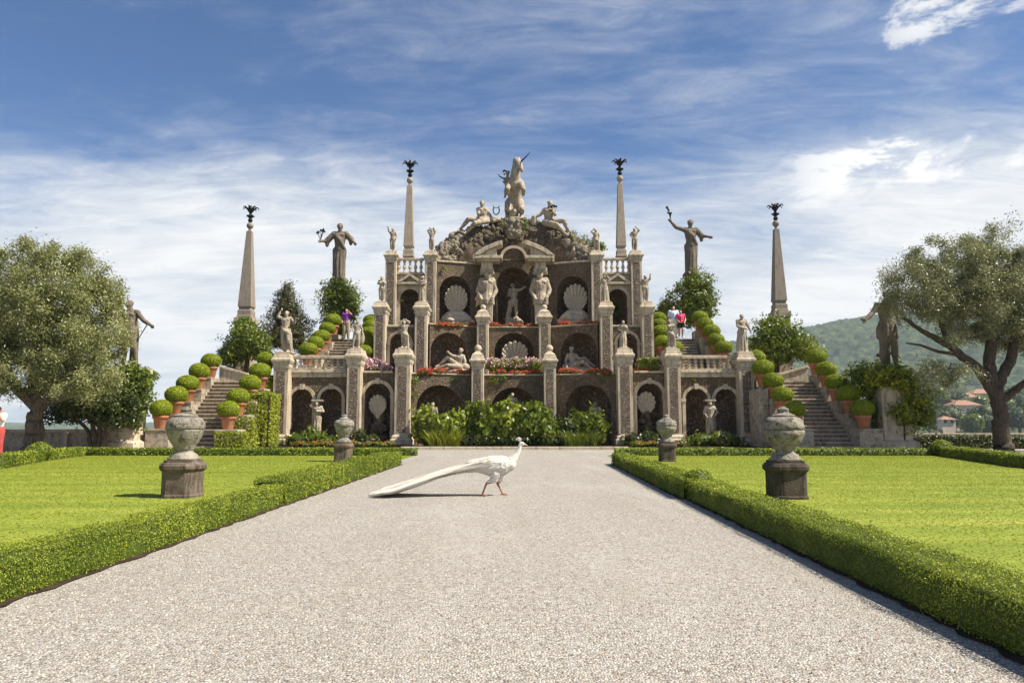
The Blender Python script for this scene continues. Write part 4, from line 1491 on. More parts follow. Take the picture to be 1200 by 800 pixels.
def on_pier(key_, Hpx, Y, J, label, mat=STAT, dx=0.0, child=False, dr=None, extra=None, cloth=None):
    cx, cy, zc = TOPS[key_]
    Hm = Hpx / F * Y
    pl = .09
    S = Hm - pl
    sc = Sculpt()
    base = Vector((cx + dx, cy - .05, zc + pl))
    sc.cap(base + Vector((-.16 * S * .8, 0, -.04)), base + Vector((.16 * S * .8, 0, -.04)), .085, .085)
    sc.box(cx + dx - .20 * S, cx + dx + .20 * S, cy - .05 - .16 * S, cy - .05 + .16 * S, zc + .001, zc + pl)
    figure(J, S, 1.22 if child else 1.08, 1.28 if child else 1.08, base, sc=sc)
    if dr == 'robe':
        robe(sc, S, base + Vector((0, 0, .62 * S)), base + Vector((0, 0, .02 * S)), .085, .13, seed=len(label))
    elif dr == 'loin':
        robe(sc, S, base + Vector((0, 0, .58 * S)), base + Vector((.01, 0, .36 * S)), .085, .10, 9, seed=len(label))
    elif dr == 'side':
        sc.chain([base + Vector((-.10 * S, -.01, .60 * S)), base + Vector((0, -.085 * S, .50 * S)), base + Vector((.11 * S, -.03 * S, .44 * S)), base + Vector((.13 * S, .0, .06 * S))], [.035 * S, .045 * S, .05 * S, .06 * S])
        sc.chain([base + Vector((.06 * S, .04, .56 * S)), base + Vector((.10 * S, .05, .30 * S)), base + Vector((.10 * S, .05, .0))], [.05 * S, .06 * S, .07 * S])
    sc.chain([base + Vector((.03 * S, .05 * S, .40 * S)), base + Vector((.02 * S, .06 * S, .0))], [.05 * S, .07 * S])
    if extra:
        extra(sc, base, S)
    return statue('stone_statue', sc, S, mat, label, group='statues standing on the theatre piers')


def shield(sc, b, S):
    sc.ball(b + Vector((.17, .02, .34)) * S, (.10 * S, .05 * S, .24 * S))


def bundle(sc, b, S):
    sc.chain([b + Vector((-.17, .0, .93)) * S, b + Vector((0, .02, .985)) * S, b + Vector((.17, .0, .93)) * S], [.045 * S, .06 * S, .045 * S])


up = dict
on_pier('LP1', 52, 34.9, pose(ell=(-.20, -.02, .84), hal=(-.12, -.03, .99), elr=(.20, .02, .70), har=(.235, -.06, .78), hd=(.01, -.01, .915), pel=(.015, 0, .53), knr=(.085, -.06, .29), anr=(.10, .02, .045)),
        'tall statue with one arm raised to its head, outermost pier of the left wing', dr='side')
on_pier('RP1', 48, 34.9, pose(elr=(.165, -.03, .66), har=(.20, -.08, .53), ell=(-.12, -.05, .66), hal=(.05, -.10, .60), hd=(.01, -.02, .915)),
        'tall pale draped statue with lowered arms on the outermost pier of the right wing', dr='robe')
on_pier('LP2', 36, 34.9, pose(ell=(-.16, -.03, .70), hal=(-.13, -.10, .62), elr=(.17, .0, .68), har=(.19, -.02, .55), pel=(-.02, 0, .53), hd=(.02, -.02, .915), knl=(-.10, -.03, .29), anl=(-.13, 0, .045)),
        'pale putto leaning on a shield at the balustrade end of the left wing', child=True, extra=shield)
on_pier('RP2', 36, 34.9, pose(ell=(-.05, -.10, .72), hal=(.08, -.15, .74), elr=(.16, -.06, .74), har=(.20, -.12, .83), hd=(-.03, -.02, .91), look=(.6, -1, -.1)),
        'pale statue reaching sideways at the balustrade end of the right wing', dr='side')
on_pier('LP3', 35, 34.9, pose(ell=(-.16, -.03, .90), hal=(-.06, -.03, 1.0), elr=(.16, -.03, .90), har=(.06, -.03, 1.0), hd=(-.01, -.02, .905)),
        'pale putto holding a cloth over its head on the inner pier of the left wing', child=True, dr='side', extra=bundle)
on_pier('RP3', 35, 34.9, pose(ell=(-.17, .02, .68), hal=(-.08, -.09, .60), elr=(.15, -.04, .70), har=(.05, -.11, .76), hd=(.01, -.02, .915), pel=(.02, 0, .53)),
        'draped woman statue with a hand on her breast, inner pier of the right wing', dr='robe')
on_pier('LB0', 33, 37.4, pose(ell=(-.15, -.05, .70), hal=(.05, -.11, .735), elr=(.15, -.05, .70), har=(-.05, -.12, .72), hd=(.0, -.03, .91)),
        'pale putto with crossed arms on the outer second tier pier, left half', child=True)
on_pier('LB1', 34, 37.4, pose(ell=(-.15, -.05, .76), hal=(-.06, -.09, .88), elr=(.13, -.06, .70), har=(.02, -.12, .66), hd=(.01, -.02, .915)),
        'pale draped statue with a hand at its chin before the left tower arch', dr='robe')
on_pier('RB1', 35, 37.4, pose(elr=(.15, -.05, .82), har=(.05, -.05, .97), ell=(-.15, .0, .66), hal=(-.10, -.09, .56), hd=(-.01, -.02, .915)),
        'pale draped statue with one hand on its head before the right tower arch', dr='robe')
on_pier('RB0', 34, 37.4, pose(elr=(.17, -.03, .85), har=(.18, -.05, 1.0), ell=(-.17, .03, .68), hal=(-.10, -.07, .58), hd=(.0, -.02, .915), pel=(-.02, 0, .53)),
        'pale putto with one arm up on the outer second tier pier, right half', child=True)
on_pier('LT0', 30, 40.0, pose(ell=(-.17, -.02, .86), hal=(-.20, -.05, 1.01), elr=(.17, .02, .67), har=(.16, -.05, .55), hd=(.01, -.02, .915)),
        'weathered putto waving one arm, outer of two on the left tower top', child=True)
on_pier('LT1', 29, 40.0, pose(ell=(-.17, -.03, .90), hal=(-.10, -.03, 1.03), elr=(.16, -.03, .88), har=(.10, -.03, 1.02), hd=(.0, -.02, .905)),
        'weathered putto with both arms over its head, inner of two on the left tower top', child=True, extra=bundle)
on_pier('RT1', 29, 40.0, pose(ell=(-.19, -.03, .87), hal=(-.10, -.04, .98), elr=(.17, .02, .68), har=(.13, -.05, .56), hd=(.01, -.02, .915), pel=(.02, 0, .53)),
        'weathered putto touching its brow, inner of two on the right tower top', child=True, dr='side')
on_pier('RT0', 30, 40.0, pose(elr=(.20, -.02, .90), har=(.07, -.04, 1.02), ell=(-.19, .0, .72), hal=(-.13, -.05, .60), hd=(.0, -.02, .905), knl=(-.09, -.04, .29)),
        'weathered putto arching one arm overhead, outer of two on the right tower top', child=True)


# ---- colossal statues
def flower_spray(p, s, seed, n=6):
    rg = random.Random(seed)
    m = MB()
    for k in range(n):
        e = Vector(p) + Vector((rg.uniform(-.3, .3) * s, rg.uniform(-.15, .15) * s, rg.uniform(.45, 1.1) * s))
        m.tube([p, Vector(p).lerp(e, .6) + Vector((rg.uniform(-.04, .04) * s, 0, .05 * s)), e], [.012, .012, .010], 5)
        m.ell(e, (.07 * s, .07 * s, .065 * s), 8, 5)
        for q in range(4):
            a = rg.uniform(0, 6.28)
            m.ell(e + Vector((math.cos(a) * .08 * s, 0, math.sin(a) * .08 * s)), (.05 * s, .02 * s, .05 * s), 6, 4)
    return m


def big(px, py0, py1, Y, J, label, mat, dr, parts=lambda b, S, j: [], name='colossal_statue', extra=None):
    b = at(px, py1, Y)
    S = zp(py0, Y) - b.z
    S = S / .985
    sc = Sculpt()
    figure(J, S, 1.05, 1.0, b, sc=sc)
    if dr == 'robe':
        robe(sc, S, b + Vector((0, 0, .66 * S)), b + Vector((0, 0, .0)), .078, .092, 12, seed=len(label), fold=.021)
        sc.chain([b + Vector((-.10, -.03, .80)) * S, b + Vector((0.02, -.085, .68)) * S, b + Vector((.09, -.04, .54)) * S], [.026 * S, .03 * S, .03 * S])
    if dr == 'tunic':
        robe(sc, S, b + Vector((0, 0, .62 * S)), b + Vector((0, 0, .40 * S)), .09, .115, 12, seed=len(label), fold=.022)
        sc.chain([b + Vector((0.02, .06, .82)) * S, b + Vector((.03, .11, .5)) * S, b + Vector((.02, .12, .05)) * S], [.05 * S, .055 * S, .06 * S])
    sc.cap(b + Vector((-.09, 0, -.02)) * S, b + Vector((.09, 0, -.02)) * S, .07 * S, .07 * S)
    if extra:
        extra(sc, b, S)
    return statue(name, sc, S, mat, label, parts=parts(b, S, sc.j), vox=110)


def sleeve(J, side, sc, b, S):
    k = 'l' if side < 0 else 'r'
    sh, el = Vector(J['sh' + k]), Vector(J['el' + k])
    sc.cap(b + sh * S, b + el * S, .050 * S, .055 * S)
    sc.cap(b + el * S, b + (el + Vector((0, 0, -.08))) * S, .045 * S, .03 * S)


JL = pose(ell=(-.215, -.01, .68), hal=(-.285, -.09, .655), elr=(.185, .02, .715), har=(.26, -.04, .64), hd=(0, -.01, .925), look=(.2, -1, -.1))
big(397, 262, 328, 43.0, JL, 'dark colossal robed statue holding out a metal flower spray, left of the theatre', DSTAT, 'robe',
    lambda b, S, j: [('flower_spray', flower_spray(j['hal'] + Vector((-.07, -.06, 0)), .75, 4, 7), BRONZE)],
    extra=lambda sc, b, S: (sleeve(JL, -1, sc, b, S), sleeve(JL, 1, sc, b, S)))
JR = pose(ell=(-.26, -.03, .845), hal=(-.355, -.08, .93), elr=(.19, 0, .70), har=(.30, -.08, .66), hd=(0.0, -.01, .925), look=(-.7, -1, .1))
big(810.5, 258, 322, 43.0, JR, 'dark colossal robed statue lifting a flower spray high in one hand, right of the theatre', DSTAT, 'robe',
    lambda b, S, j: [('flower_spray', flower_spray(j['hal'] + Vector((-.03, -.04, .12)), .75, 9, 6), BRONZE)],
    extra=lambda sc, b, S: sleeve(JR, 1, sc, b, S))


def staff(p, q, r=.025):
    m = MB()
    m.tube([p, q], [r, r * .6], 8)
    return m


JC = pose(elr=(.20, .0, .69), har=(.335, -.05, .615), ell=(-.17, 0, .66), hal=(-.16, -.06, .52), hd=(-.02, -.01, .925), knr=(.10, -.05, .29), anr=(.12, .02, .045))
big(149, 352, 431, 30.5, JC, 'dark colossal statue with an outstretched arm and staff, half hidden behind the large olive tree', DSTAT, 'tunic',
    lambda b, S, j: [('staff', staff(j['har'] + Vector((-.12, -.04, .06)), j['har'] + Vector((-.62, .05, -.75))), DSTAT)])
JD = pose(ell=(-.19, -.02, .70), hal=(-.30, -.08, .615), elr=(.17, .03, .67), har=(.12, -.08, .58), hd=(.03, -.01, .925), pel=(-.01, 0, .53), knl=(-.07, -.03, .285), anr=(.11, .03, .045), knr=(.085, 0, .285))


def cup(p):
    m = MB()
    m.ell(p, (.13, .10, .07), 10, 6)
    return m


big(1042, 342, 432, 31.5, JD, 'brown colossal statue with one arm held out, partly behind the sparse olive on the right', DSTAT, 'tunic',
    lambda b, S, j: [('bowl', cup(j['hal'] + Vector((-.12, -.05, .0))), DSTAT), ('staff', staff(b + Vector((-.45, .1, .62)), b + Vector((-.15, .1, .50)), .09), DSTAT)])


# ---- figures laid out by joint: {joint: (px, py, dy)}
def laid(Y, J):
    return {k: (v if k == 'look' else at(v[0], v[1], Y + (v[2] if len(v) > 2 else 0))) for k, v in J.items()}


def recline(Y, J, S, label, vox=110, extra=None, parts=lambda j: [], mat=STAT, fat=1.15, head=1.05, **kw):
    sc = Sculpt()
    figure(laid(Y, J), S, fat, head, (0, 0, 0), 1.0, sc=sc, **kw)
    if extra:
        extra(sc)
    return statue('reclining_statue', sc, S, mat, label, parts=parts(sc.j), vox=vox)


def lyre(Y):
    m = MB()
    for sg in (-1, 1):
        m.tube([at(581.5 + sg * 1.0, 251.5, Y), at(581.5 + sg * 3.3, 249, Y), at(581.5 + sg * 3.6, 245.5, Y), at(581.5 + sg * 2.6, 242.5, Y), at(581.5 + sg * 4.0, 241.3, Y)], [.03, .035, .035, .03, .02], 6)
    m.tube([at(580.5, 251.5, Y), at(582.5, 251.5, Y)], .035, 6)
    m.tube([at(579.0, 243.6, Y), at(584, 243.6, Y)], .02, 6)
    return m


J = dict(pel=(567, 257.5), wst=(566.3, 253.5), cst=(565.5, 248.5), nck=(565, 243.4), hd=(565, 238.6, -.1), shl=(560.7, 245.6), ell=(560.6, 251.5, -.3), hal=(565.5, 251, -.55), shr=(569.6, 245.6), elr=(574, 252), har=(577.5, 257, -.1),
         hpl=(565.5, 258, -.1), knl=(549, 256.8, -.5), anl=(539.5, 268.5, -.3), tol=(536.6, 270.6, -.5), hpr=(569, 258.8, -.2), knr=(556.5, 261.5, -.9), anr=(547, 271.5, -.7), tor=(544, 273.4, -.9), look=(-.2, -1, -.05))
recline(41.75, J, 2.75, 'pale seated statue with a metal lyre on the left slope of the rocky crown', parts=lambda j: [('lyre', lyre(41.6), BRONZE)],
        extra=lambda sc: (sc.chain([at(571, 259, 41.7), at(562, 260, 41.2), at(556, 263, 41.0)], [.19, .18, .15]), sc.cap(at(577, 258, 41.8), at(584, 257, 42.0), .18, .15)))
J = dict(pel=(642, 260.5), wst=(642.8, 256), cst=(643, 249.5), nck=(643.5, 244), hd=(644.6, 238.6, -.1), shl=(638.3, 246.2), ell=(632.6, 252), hal=(626, 254.6), shr=(647.8, 246.2), elr=(651, 251.5, -.3), har=(648.5, 249, -.6),
         hpl=(641, 261.5, -.2), knl=(653, 263.5, -.9), anl=(661.5, 273, -.7), tol=(664, 275, -.9), hpr=(645, 260.5, 0), knr=(660.5, 258.5, -.3), anr=(666, 271, -.2), tor=(669.5, 272.5, -.4), look=(.4, -1, 0))


def spray2(j):
    m = flower_spray(at(650, 254, 41.4), .75, 12, 6)
    return m


recline(41.75, J, 2.75, 'pale seated statue with metal flowers on the right slope of the rocky crown', parts=lambda j: [('flower_spray', spray2(j), BRONZE)],
        extra=lambda sc: (sc.chain([at(638, 261, 41.7), at(647, 263, 41.2), at(654, 266, 41.0)], [.19, .18, .15]), sc.cap(at(626, 255, 41.8), at(625.5, 262, 41.9), .16, .22)))
J = dict(pel=(538, 428.5), wst=(538.5, 425), cst=(538.5, 420), nck=(539, 415.6), hd=(540, 411, -.1), shl=(534.3, 418, -.1), ell=(529.5, 416.5, -.2), hal=(526, 413.5, -.3), shr=(542.6, 417.6), elr=(545, 423, -.1), har=(544, 427.5, -.2),
         hpl=(537, 429, -.1), knl=(524.5, 418.8, -.2), anl=(514, 428, -.2), tol=(510.5, 429.6, -.3), hpr=(538.5, 430, -.25), knr=(525, 428, -.5), anr=(512.5, 431.5, -.4), tor=(509, 432.3, -.5), look=(-.3, -1, 0))
recline(37.75, J, 2.2, 'pale reclining nude statue with a water jar, in the left niche of the second tier', extra=lambda sc: (sc.ball(at(544, 430, 37.7), (.3, .25, .22)), sc.ball(at(529, 435.5, 37.6), (.95, .35, .2)), sc.cap(at(516, 433, 37.6), at(541, 434, 37.6), .15, .2)))
J = dict(pel=(671.5, 427), wst=(671, 423), cst=(670.5, 418.5), nck=(670, 413.8), hd=(669.7, 409, -.1), shl=(665.8, 416.3, -.1), ell=(663.2, 422.5, -.1), hal=(664, 428, -.3), shr=(674.8, 416.6), elr=(678.5, 420.5, -.2), har=(683, 419.5, -.3),
         hpl=(670.5, 428, -.2), knl=(683.5, 423.5, -.5), anl=(692, 430.5, -.5), tol=(695, 431.5, -.6), hpr=(672.5, 427, 0), knr=(685, 420.5, -.1), anr=(694.5, 427.5, -.1), tor=(697.5, 429, -.2), look=(-.2, -1, 0))
recline(37.75, J, 2.2, 'pale reclining statue lying on a rock, in the right niche of the second tier', extra=lambda sc: (sc.ball(at(677, 434.5, 37.6), (1.0, .35, .28)), sc.ball(at(667, 431, 37.8), (.4, .3, .3))))

# ---- statue in the top niche
b = at(602, 374.5, 41.0)
S = 2.12
sc = Sculpt()
J = pose(elr=(.19, -.05, .81), har=(.275, -.10, .86), ell=(-.15, .03, .66), hal=(-.10, -.09, .63), hd=(-.03, -.02, .92), knl=(-.09, -.01, .285), anl=(-.13, .02, .045), knr=(.06, -.07, .30), look=(.35, -1, 0))
figure(J, S, 1.05, 1.0, b, sc=sc)
robe(sc, S, b + Vector((0, 0, .55 * S)), b + Vector((-.02, 0, .42 * S)), .085, .095, 9, seed=3)
sc.chain([b + Vector((-.09, 0, .5)) * S, b + Vector((-.13, .02, .25)) * S, b + Vector((-.15, .0, .03)) * S], [.06 * S, .06 * S, .08 * S])
for i in range(16):
    sc.ball(b + Vector((random.uniform(-.5, .5), random.uniform(-.1, .35), random.uniform(-.28, 0.02))), random.uniform(.1, .22))
statue('niche_statue', sc, S, STAT, 'pale statue with one fist raised, standing on rocks in the top centre niche', vox=100)

# ---- statues between the twin arches of the wings, and busts among the plants
for s_, lab in ((-1, 'stained draped statue standing between the twin arches of the left wing'), (1, 'stained draped statue standing between the twin arches of the right wing')):
    b = at(602 + s_ * 231, 512, 34.75)
    S = zp(469, 34.75) - b.z
    sc = Sculpt()
    J = pose(ell=(-.19, -.02, .86), hal=(-.09, -.02, .95), elr=(.17, -.03, .70), har=(.06, -.11, .70), hd=(s_ * .01, -.03, .90)) if s_ < 0 else pose(ell=(-.16, 0, .66), hal=(-.13, -.08, .58), elr=(.20, .0, .68), har=(.12, -.09, .60), hd=(.0, -.03, .90))
    figure(J, S, 1.2, 1.1, b, sc=sc)
    robe(sc, S, b + Vector((0, 0, .60 * S)), b + Vector((0, 0, .0)), .10, .10, 9, seed=5 + s_)
    sc.box(b.x - .16 * S, b.x + .16 * S, 34.62, 34.95, b.z + .96 * S, b.z + 1.02 * S)
    sc.box(b.x - .13 * S, b.x + .13 * S, 34.6, 34.92, ZB - .05, b.z + .04)
    statue('stone_statue', sc, S, STAT, lab, vox=90)
for px, py, Y, lab in ((600.5, 463, 36.0, 'small grey bust in the central niche above the shrubs'), (507, 474, 35.5, 'small grey bust half hidden by leaves in the lower left niche'), (697.5, 474, 35.5, 'small grey bust half hidden by leaves in the lower right niche')):
    h = at(px, py, Y)
    k = .19
    sc = Sculpt()
    figure(pose(), 1.6, 1.1, 1.1, h - Vector((0, 0, 1.6 * .92)), sc=sc, legs=False, forearms=False)
    sc.box(h.x - .16, h.x + .16, Y - .14, Y + .14, ZB, h.z - .5)
    statue('stone_bust', sc, 1.6, STAT, lab, 'bust', vox=80)

# ---- the unicorn with its rider
UY = 42.7
q = lambda px, py, dy=0: at(px, py, UY + dy)
U_ = empty('unicorn_statue', q(603, 258), 'pale rearing unicorn statue carrying a winged rider on top of the rocky crown', 'statue')
sc = Sculpt()
sc.chain([q(603, 239, .55), q(603, 228, .25), q(603, 216, -.15)], [.46, .40, .42])
for sg, dx in ((-1, 0), (1, 0)):
    sc.chain([q(603 + sg * 5.5, 238, .45), q(603 + sg * 8.2, 245.5, -.05), q(603 + sg * 8.6, 250.5, .4), q(603 + sg * 8.2, 257, .1)], [.33, .20, .13, .15])
sc.chain([q(597, 214, -.2), q(594.5, 221.5, -.85), q(595, 227.5, -.55)], [.23, .14, .10])
sc.chain([q(609.5, 214, -.2), q(613.3, 222, -.8), q(613.2, 228, -.4)], [.23, .15, .11])
sc.chain([q(603, 215, -.15), q(604, 204, -.35), q(606, 190.5, -.30)], [.40, .31, .23])
sc.chain([q(606.2, 188.5, -.25), q(608.5, 192.5, -.55), q(611, 199, -.80)], [.21, .20, .12])
sc.chain([q(611, 198.5, -.78), q(611.5, 200.2, -.80)], [.125, .10])
for dx in (-1.6, 1.8):
    sc.cap(q(606.5 + dx, 187, -.15), q(606.8 + dx * 1.3, 183.4, -.15), .07, .03)
for i in range(8):
    t = i / 7
    sc.ball(q(600.5 + 3.5 * t, 212 - 24 * t, .05 - .2 * t), .16)
for i in range(22):
    sc.ball(q(603 + random.gauss(0, 1.9), random.uniform(245, 258), random.uniform(-.1, .5)), random.uniform(.10, .2))
sc.ball(q(603, 257.8, .1), (.62, .55, .14))
link('unicorn_body', sc.fuse('unicorn_body', .034, 2), STAT, U_)
m = MB()
m.tube([q(609.3, 190.5, -.55), q(616, 184.2, -.85), q(622.3, 177.6, -1.1)], [.055, .04, .008], 8)
m.build('horn', BRONZE, U_)
sc = Sculpt()
J = dict(pel=(595.2, 221, .35), wst=(594.8, 217, .3), cst=(594.6, 212, .25), nck=(594.6, 207.5, .2), hd=(594.9, 203, .1), shl=(592.2, 210, .2), ell=(590.2, 213.5, -.1), hal=(592.5, 210.5, -.4), shr=(597.2, 210, .2), elr=(598.5, 214, .0), har=(599.5, 212, -.2),
         hpl=(594, 221.5, .2), knl=(592.6, 222, -.25), anl=(592.0, 230, -.1), tol=(590.8, 231.5, -.3), hpr=(597, 221, .2), knr=(600, 222, 0), anr=(600, 226, 0), tor=(600, 227, -.1), look=(-.3, -1, -.1))
figure(laid(UY, J), 1.9, 1.2, 1.3, (0, 0, 0), 1.0, sc=sc)
link('rider', sc.fuse('rider', .028, 2), STAT, U_)
m = MB()
m.tube([q(583.2, 203.6, -.2), q(585.5, 206.6, -.35), q(589, 208.7, -.45), q(594, 209.8, -.45)], [.015, .035, .045, .03], 6)
m.tube([q(589.2, 201.4, 0), q(591, 200.0, 0), q(593.2, 200.6, -.05)], [.05, .06, .04], 6)
m.tube([q(590.5, 204.6, -.05), q(591.8, 203.8, -.1)], [.05, .05], 6)
m.build('bow', BRONZE, U_)


# ================================================================== shells
def shell(px, py, wpx, hpx, Y, label, n=11, spread=.86, base=False, group='scallop shells in the theatre niches'):
    c = at(px, py + hpx / 2, Y)
    rx, rz = wpx / 2 / F * Y, hpx / 2 / F * Y
    m = MB()
    NT_, NR = n * 10, 12
    vs, fs = [], []
    for i in range(NT_ + 1):
        s_ = i / NT_
        ph = (-1 + 2 * s_) * PI * spread
        rip = abs(math.sin(s_ * n * PI))
        k = 1 + .07 * (rip - .5)
        B = Vector((rx * math.sin(ph) * k, 0, (rz + rz * math.cos(ph)) * k))
        for j in range(NR + 1):
            t = .04 + .96 * j / NR
            y = -.30 * rx * (t ** 2) - .26 * rx * rip * min(1, t * 1.6) + .02
            if j == NR:
                y -= .07 * rx
            vs.append((c.x + B.x * t, Y + y, c.z + B.z * t))
    for i in range(NT_):
        for j in range(NR):
            a = i * (NR + 1) + j
            fs.append((a, a + NR + 1, a + NR + 2, a + 1))
    m.add(vs, fs)
    r = empty('scallop_shell', (c.x, Y, c.z), label, 'stone shell', group)
    o = m.build('valve', SHELL, r, smooth=True)
    md = o.modifiers.new('t', 'SOLIDIFY')
    md.thickness = .05
    md.offset = -1
    sc = Sculpt()
    if base:                                                  # two dolphins under the shell
        for sg in (-1, 1):
            P = [c + Vector((sg * .05, -.15, -.05)), c + Vector((sg * .35, -.25, -.12)), c + Vector((sg * .68, -.2, -.34)), c + Vector((sg * .86, -.1, -.42))]
            sc.chain(P, [.20, .24, .20, .10])
            sc.ball(c + Vector((sg * .92, -.15, -.50)), (.16, .1, .12))
            sc.ball(c + Vector((sg * .30, -.35, -.42)), (.25, .18, .14))
        sc.ball(c + Vector((0, -.15, -.38)), (.5, .25, .22))
        sc.ball(c + Vector((0, -.15, -.6)), (.9, .3, .12))
        link('dolphin_base', sc.fuse('dolphin_base', .03, 2), SHELL, r)
    else:
        sc.ball(c + Vector((0, -.02, .01)), (rx * .35, .1, rx * .22))
        sc.chain([c + Vector((-.12, 0, -.02)), c + Vector((0, 0, -.12)), c + Vector((.12, 0, -.02))], [.07, .1, .07])
        link('hinge_scroll', sc.fuse('hinge_scroll', .02, 2), SHELL, r)
    return r


shell(534.8, 351.5, 27, 32, 40.75, 'big oval scallop shell over dolphins in the left niche of the top tier', 15, .93, True)
shell(674.0, 350, 27.5, 32, 40.75, 'big oval scallop shell over dolphins in the right niche of the top tier', 15, .93, True)
shell(603.3, 414, 30, 26, 38.9, 'fan shaped scallop shell behind hydrangeas in the centre niche of the second tier', 11, .74)
shell(443.3, 474.5, 20.5, 23, 35.45, 'beige scallop shell in the single arch of the left wing', 11, .80)
shell(756.5, 472, 21.5, 25, 35.45, 'whiter rounded scallop shell in the single arch of the right wing', 11, .90)
for s_ in (-1, 1):                                            # rough fountain rocks under the wing shells
    m = MB()
    c = at(602 + s_ * (158.5 if s_ < 0 else 154.5), 486, 35.4)
    for i in range(46):
        t = random.random()
        rock(m, (c.x + random.gauss(0, .14 + .26 * t), 35.35 + random.uniform(-.12, .35), c.z - t * (c.z - ZB)), random.uniform(.08, .17), 3000 + i + (s_ > 0) * 100)
    o = m.build('rock_fountain', ROCK)
    tag(o, 'rough tufa rock fountain under the shell of the %s wing' % ('left' if s_ < 0 else 'right'), 'rock fountain', 'rock fountains in the wing arches')


# ================================================================== staircases
def stairs(name, x0, x1, Y0, Y1, z0, z1, n, label, mat=STEP):
    r = empty(name, ((x0 + x1) / 2, Y0, z0), label, 'staircase')
    for i in range(n):
        y = Y0 + (Y1 - Y0) * i / n
        za, zb = z0 + (z1 - z0) * i / n, z0 + (z1 - z0) * (i + 1) / n
        m = MB()
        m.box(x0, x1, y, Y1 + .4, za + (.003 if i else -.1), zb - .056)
        m.box(x0, x1, y - .04, Y1 + .4, zb - .055, zb, 1)  # nosing in paler stone, painting the light that tread edges catch
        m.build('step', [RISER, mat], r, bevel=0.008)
    return r


ZL = zp(447, 35.2)
POTS = {}
LEFT_OUT = [(187.5, 502), (205.5, 485.4), (219, 470.5), (232.7, 456), (246.2, 442.5)]
LEFT_IN = [(266.8, 503), (278.6, 486), (292.6, 470.5), (304, 455.7), (311.5, 440)]
RIGHT_OUT = [(1011.8, 502), (996, 484.5), (981, 469.5), (969, 453), (957, 439)]
RIGHT_IN = [(931.3, 502), (917.6, 484), (906.8, 467.5), (895, 452.5), (886.6, 440)]
YS = [31.1, 32.1, 33.1, 34.1, 35.1]
for s_, lab, PO, PI_ in ((-1, 'left', LEFT_OUT, LEFT_IN), (1, 'right', RIGHT_OUT, RIGHT_IN)):
    xa, xb = sorted((s_ * 14.45, s_ * 12.55))
    st = stairs('stone_staircase', xa, xb, 31.0, 35.2, 0.0, ZL, 18, 'weathered stone staircase with potted box balls at the %s side of the theatre' % lab)
    for side, PP in (('outer', PO), ('inner', PI_)):
        for i, (px, py) in enumerate(PP):
            P_ = at(px, py, YS[i])
            POTS[(lab, side, i)] = P_
            sx = s_ * (14.452 if side == 'outer' else 12.548)
            ex = s_ * (15.45 if side == 'outer' else 11.55)
            xa, xb = sorted((sx, ex))
            m = MB()
            y0, y1 = YS[i] - .5, YS[i] + .5 - .001
            m.box(xa, xb, y0, y1, -.1, P_.z - .09)
            m.box(xa - .03 * (s_ < 0 and side == 'outer'), xb, y0 - .03, y1, P_.z - .089, P_.z - .002)
            m.build('cheek_block', WALLS if side == 'outer' or s_ > 0 else STEP, st, bevel=0.012)
    # landing and the parapet that closes the view up the stairs
    m = MB()
    xa, xb = sorted((s_ * 16.2, s_ * 11.5))
    m.box(xa, xb, 35.62, 46, -.1, ZL - .004)
    tag(m.build('stair_terrace_ground', WALLS), kind='structure')
    m = MB()
    A = [at(602 + s_ * o, y, 37.2) for o, y in ((345, 430), (311, 440))]
    m.prism([(A[0].x, ZL - .2), (A[0].x, A[0].z), (A[1].x, A[1].z), (A[1].x, ZL - .2)], 37.2, 37.6)
    o = m.build('parapet_wall', TRIM if s_ < 0 else WALLS, None, bevel=0.02)
    tag(o, ('pale sloping parapet wall above the left staircase' if s_ < 0 else 'grey rough sloping parapet wall above the right staircase'), 'wall')
    m = MB()
    P2 = [(A[0].x - s_ * -.04, A[0].z + .003), (A[1].x, A[1].z + .003), (A[1].x, A[1].z + .1), (A[0].x - s_ * -.04, A[0].z + .1)]
    m.prism(P2, 37.12, 37.68)
    m.build('coping', TRIM, o)
    # upper flight behind the balustrade
    zu = zp(397, 39.4)
    xu0, xu1 = sorted((at(602 + s_ * 217, 405, 38.4).x, at(602 + s_ * 182, 405, 38.4).x))
    stairs('stone_staircase', xu0, xu1, 37.0, 39.6, zW, zu, 13, 'narrow upper flight of steps behind the balustrade of the %s wing' % lab)
    m = MB()
    xa, xb = sorted((px_x(s_ * 240, 41, 400), px_x(s_ * 150, 41, 400)))
    m.box(xa, xb, 40.02, 46, zW - .5, zu - .004)
    tag(m.build('upper_terrace_ground', WALLS), kind='structure')

# ================================================================== potted box balls
def ball_mesh():
    L = Leaves(41)
    e = [((0, 0, 0), (.49, .49, .385))]
    L.core(*e[0], seed=7, amp=.03, rnd=.12, scale=.955, nu=30, nv=18)
    P, N = L.shell(e, 5200, .06, .03, 7)
    L.leaves(P, N, .05, .032, .55, rnd=np.clip(L.rng.beta(2, 2, len(P)), 0, 1))
    return L.mesh('box_ball')


def pot_mesh():
    m = MB()
    m.lathe(0, 0, [(.215, 0), (.225, .02), (.30, .42), (.305, .425), (.345, .43), (.35, .54), (.335, .55), (.31, .55), (.30, .50), (.0, .49)], 28)
    return m.mesh('terracotta_pot', True)


BM, PM = ball_mesh(), pot_mesh()
proto = empty('potted_boxwood', (0, 0, 0))
po = link('pot', PM, TERRA, proto, True)
bo = link('foliage', BM, BALL, proto, True)
bo.location = (0, 0, .84)
stem = MB()
stem.lathe(0, 0, [(.04, .48), (.035, .6)], 8)
so_ = link('stem', stem.mesh('stem'), DBARK, proto, True)
FIRST = [True]


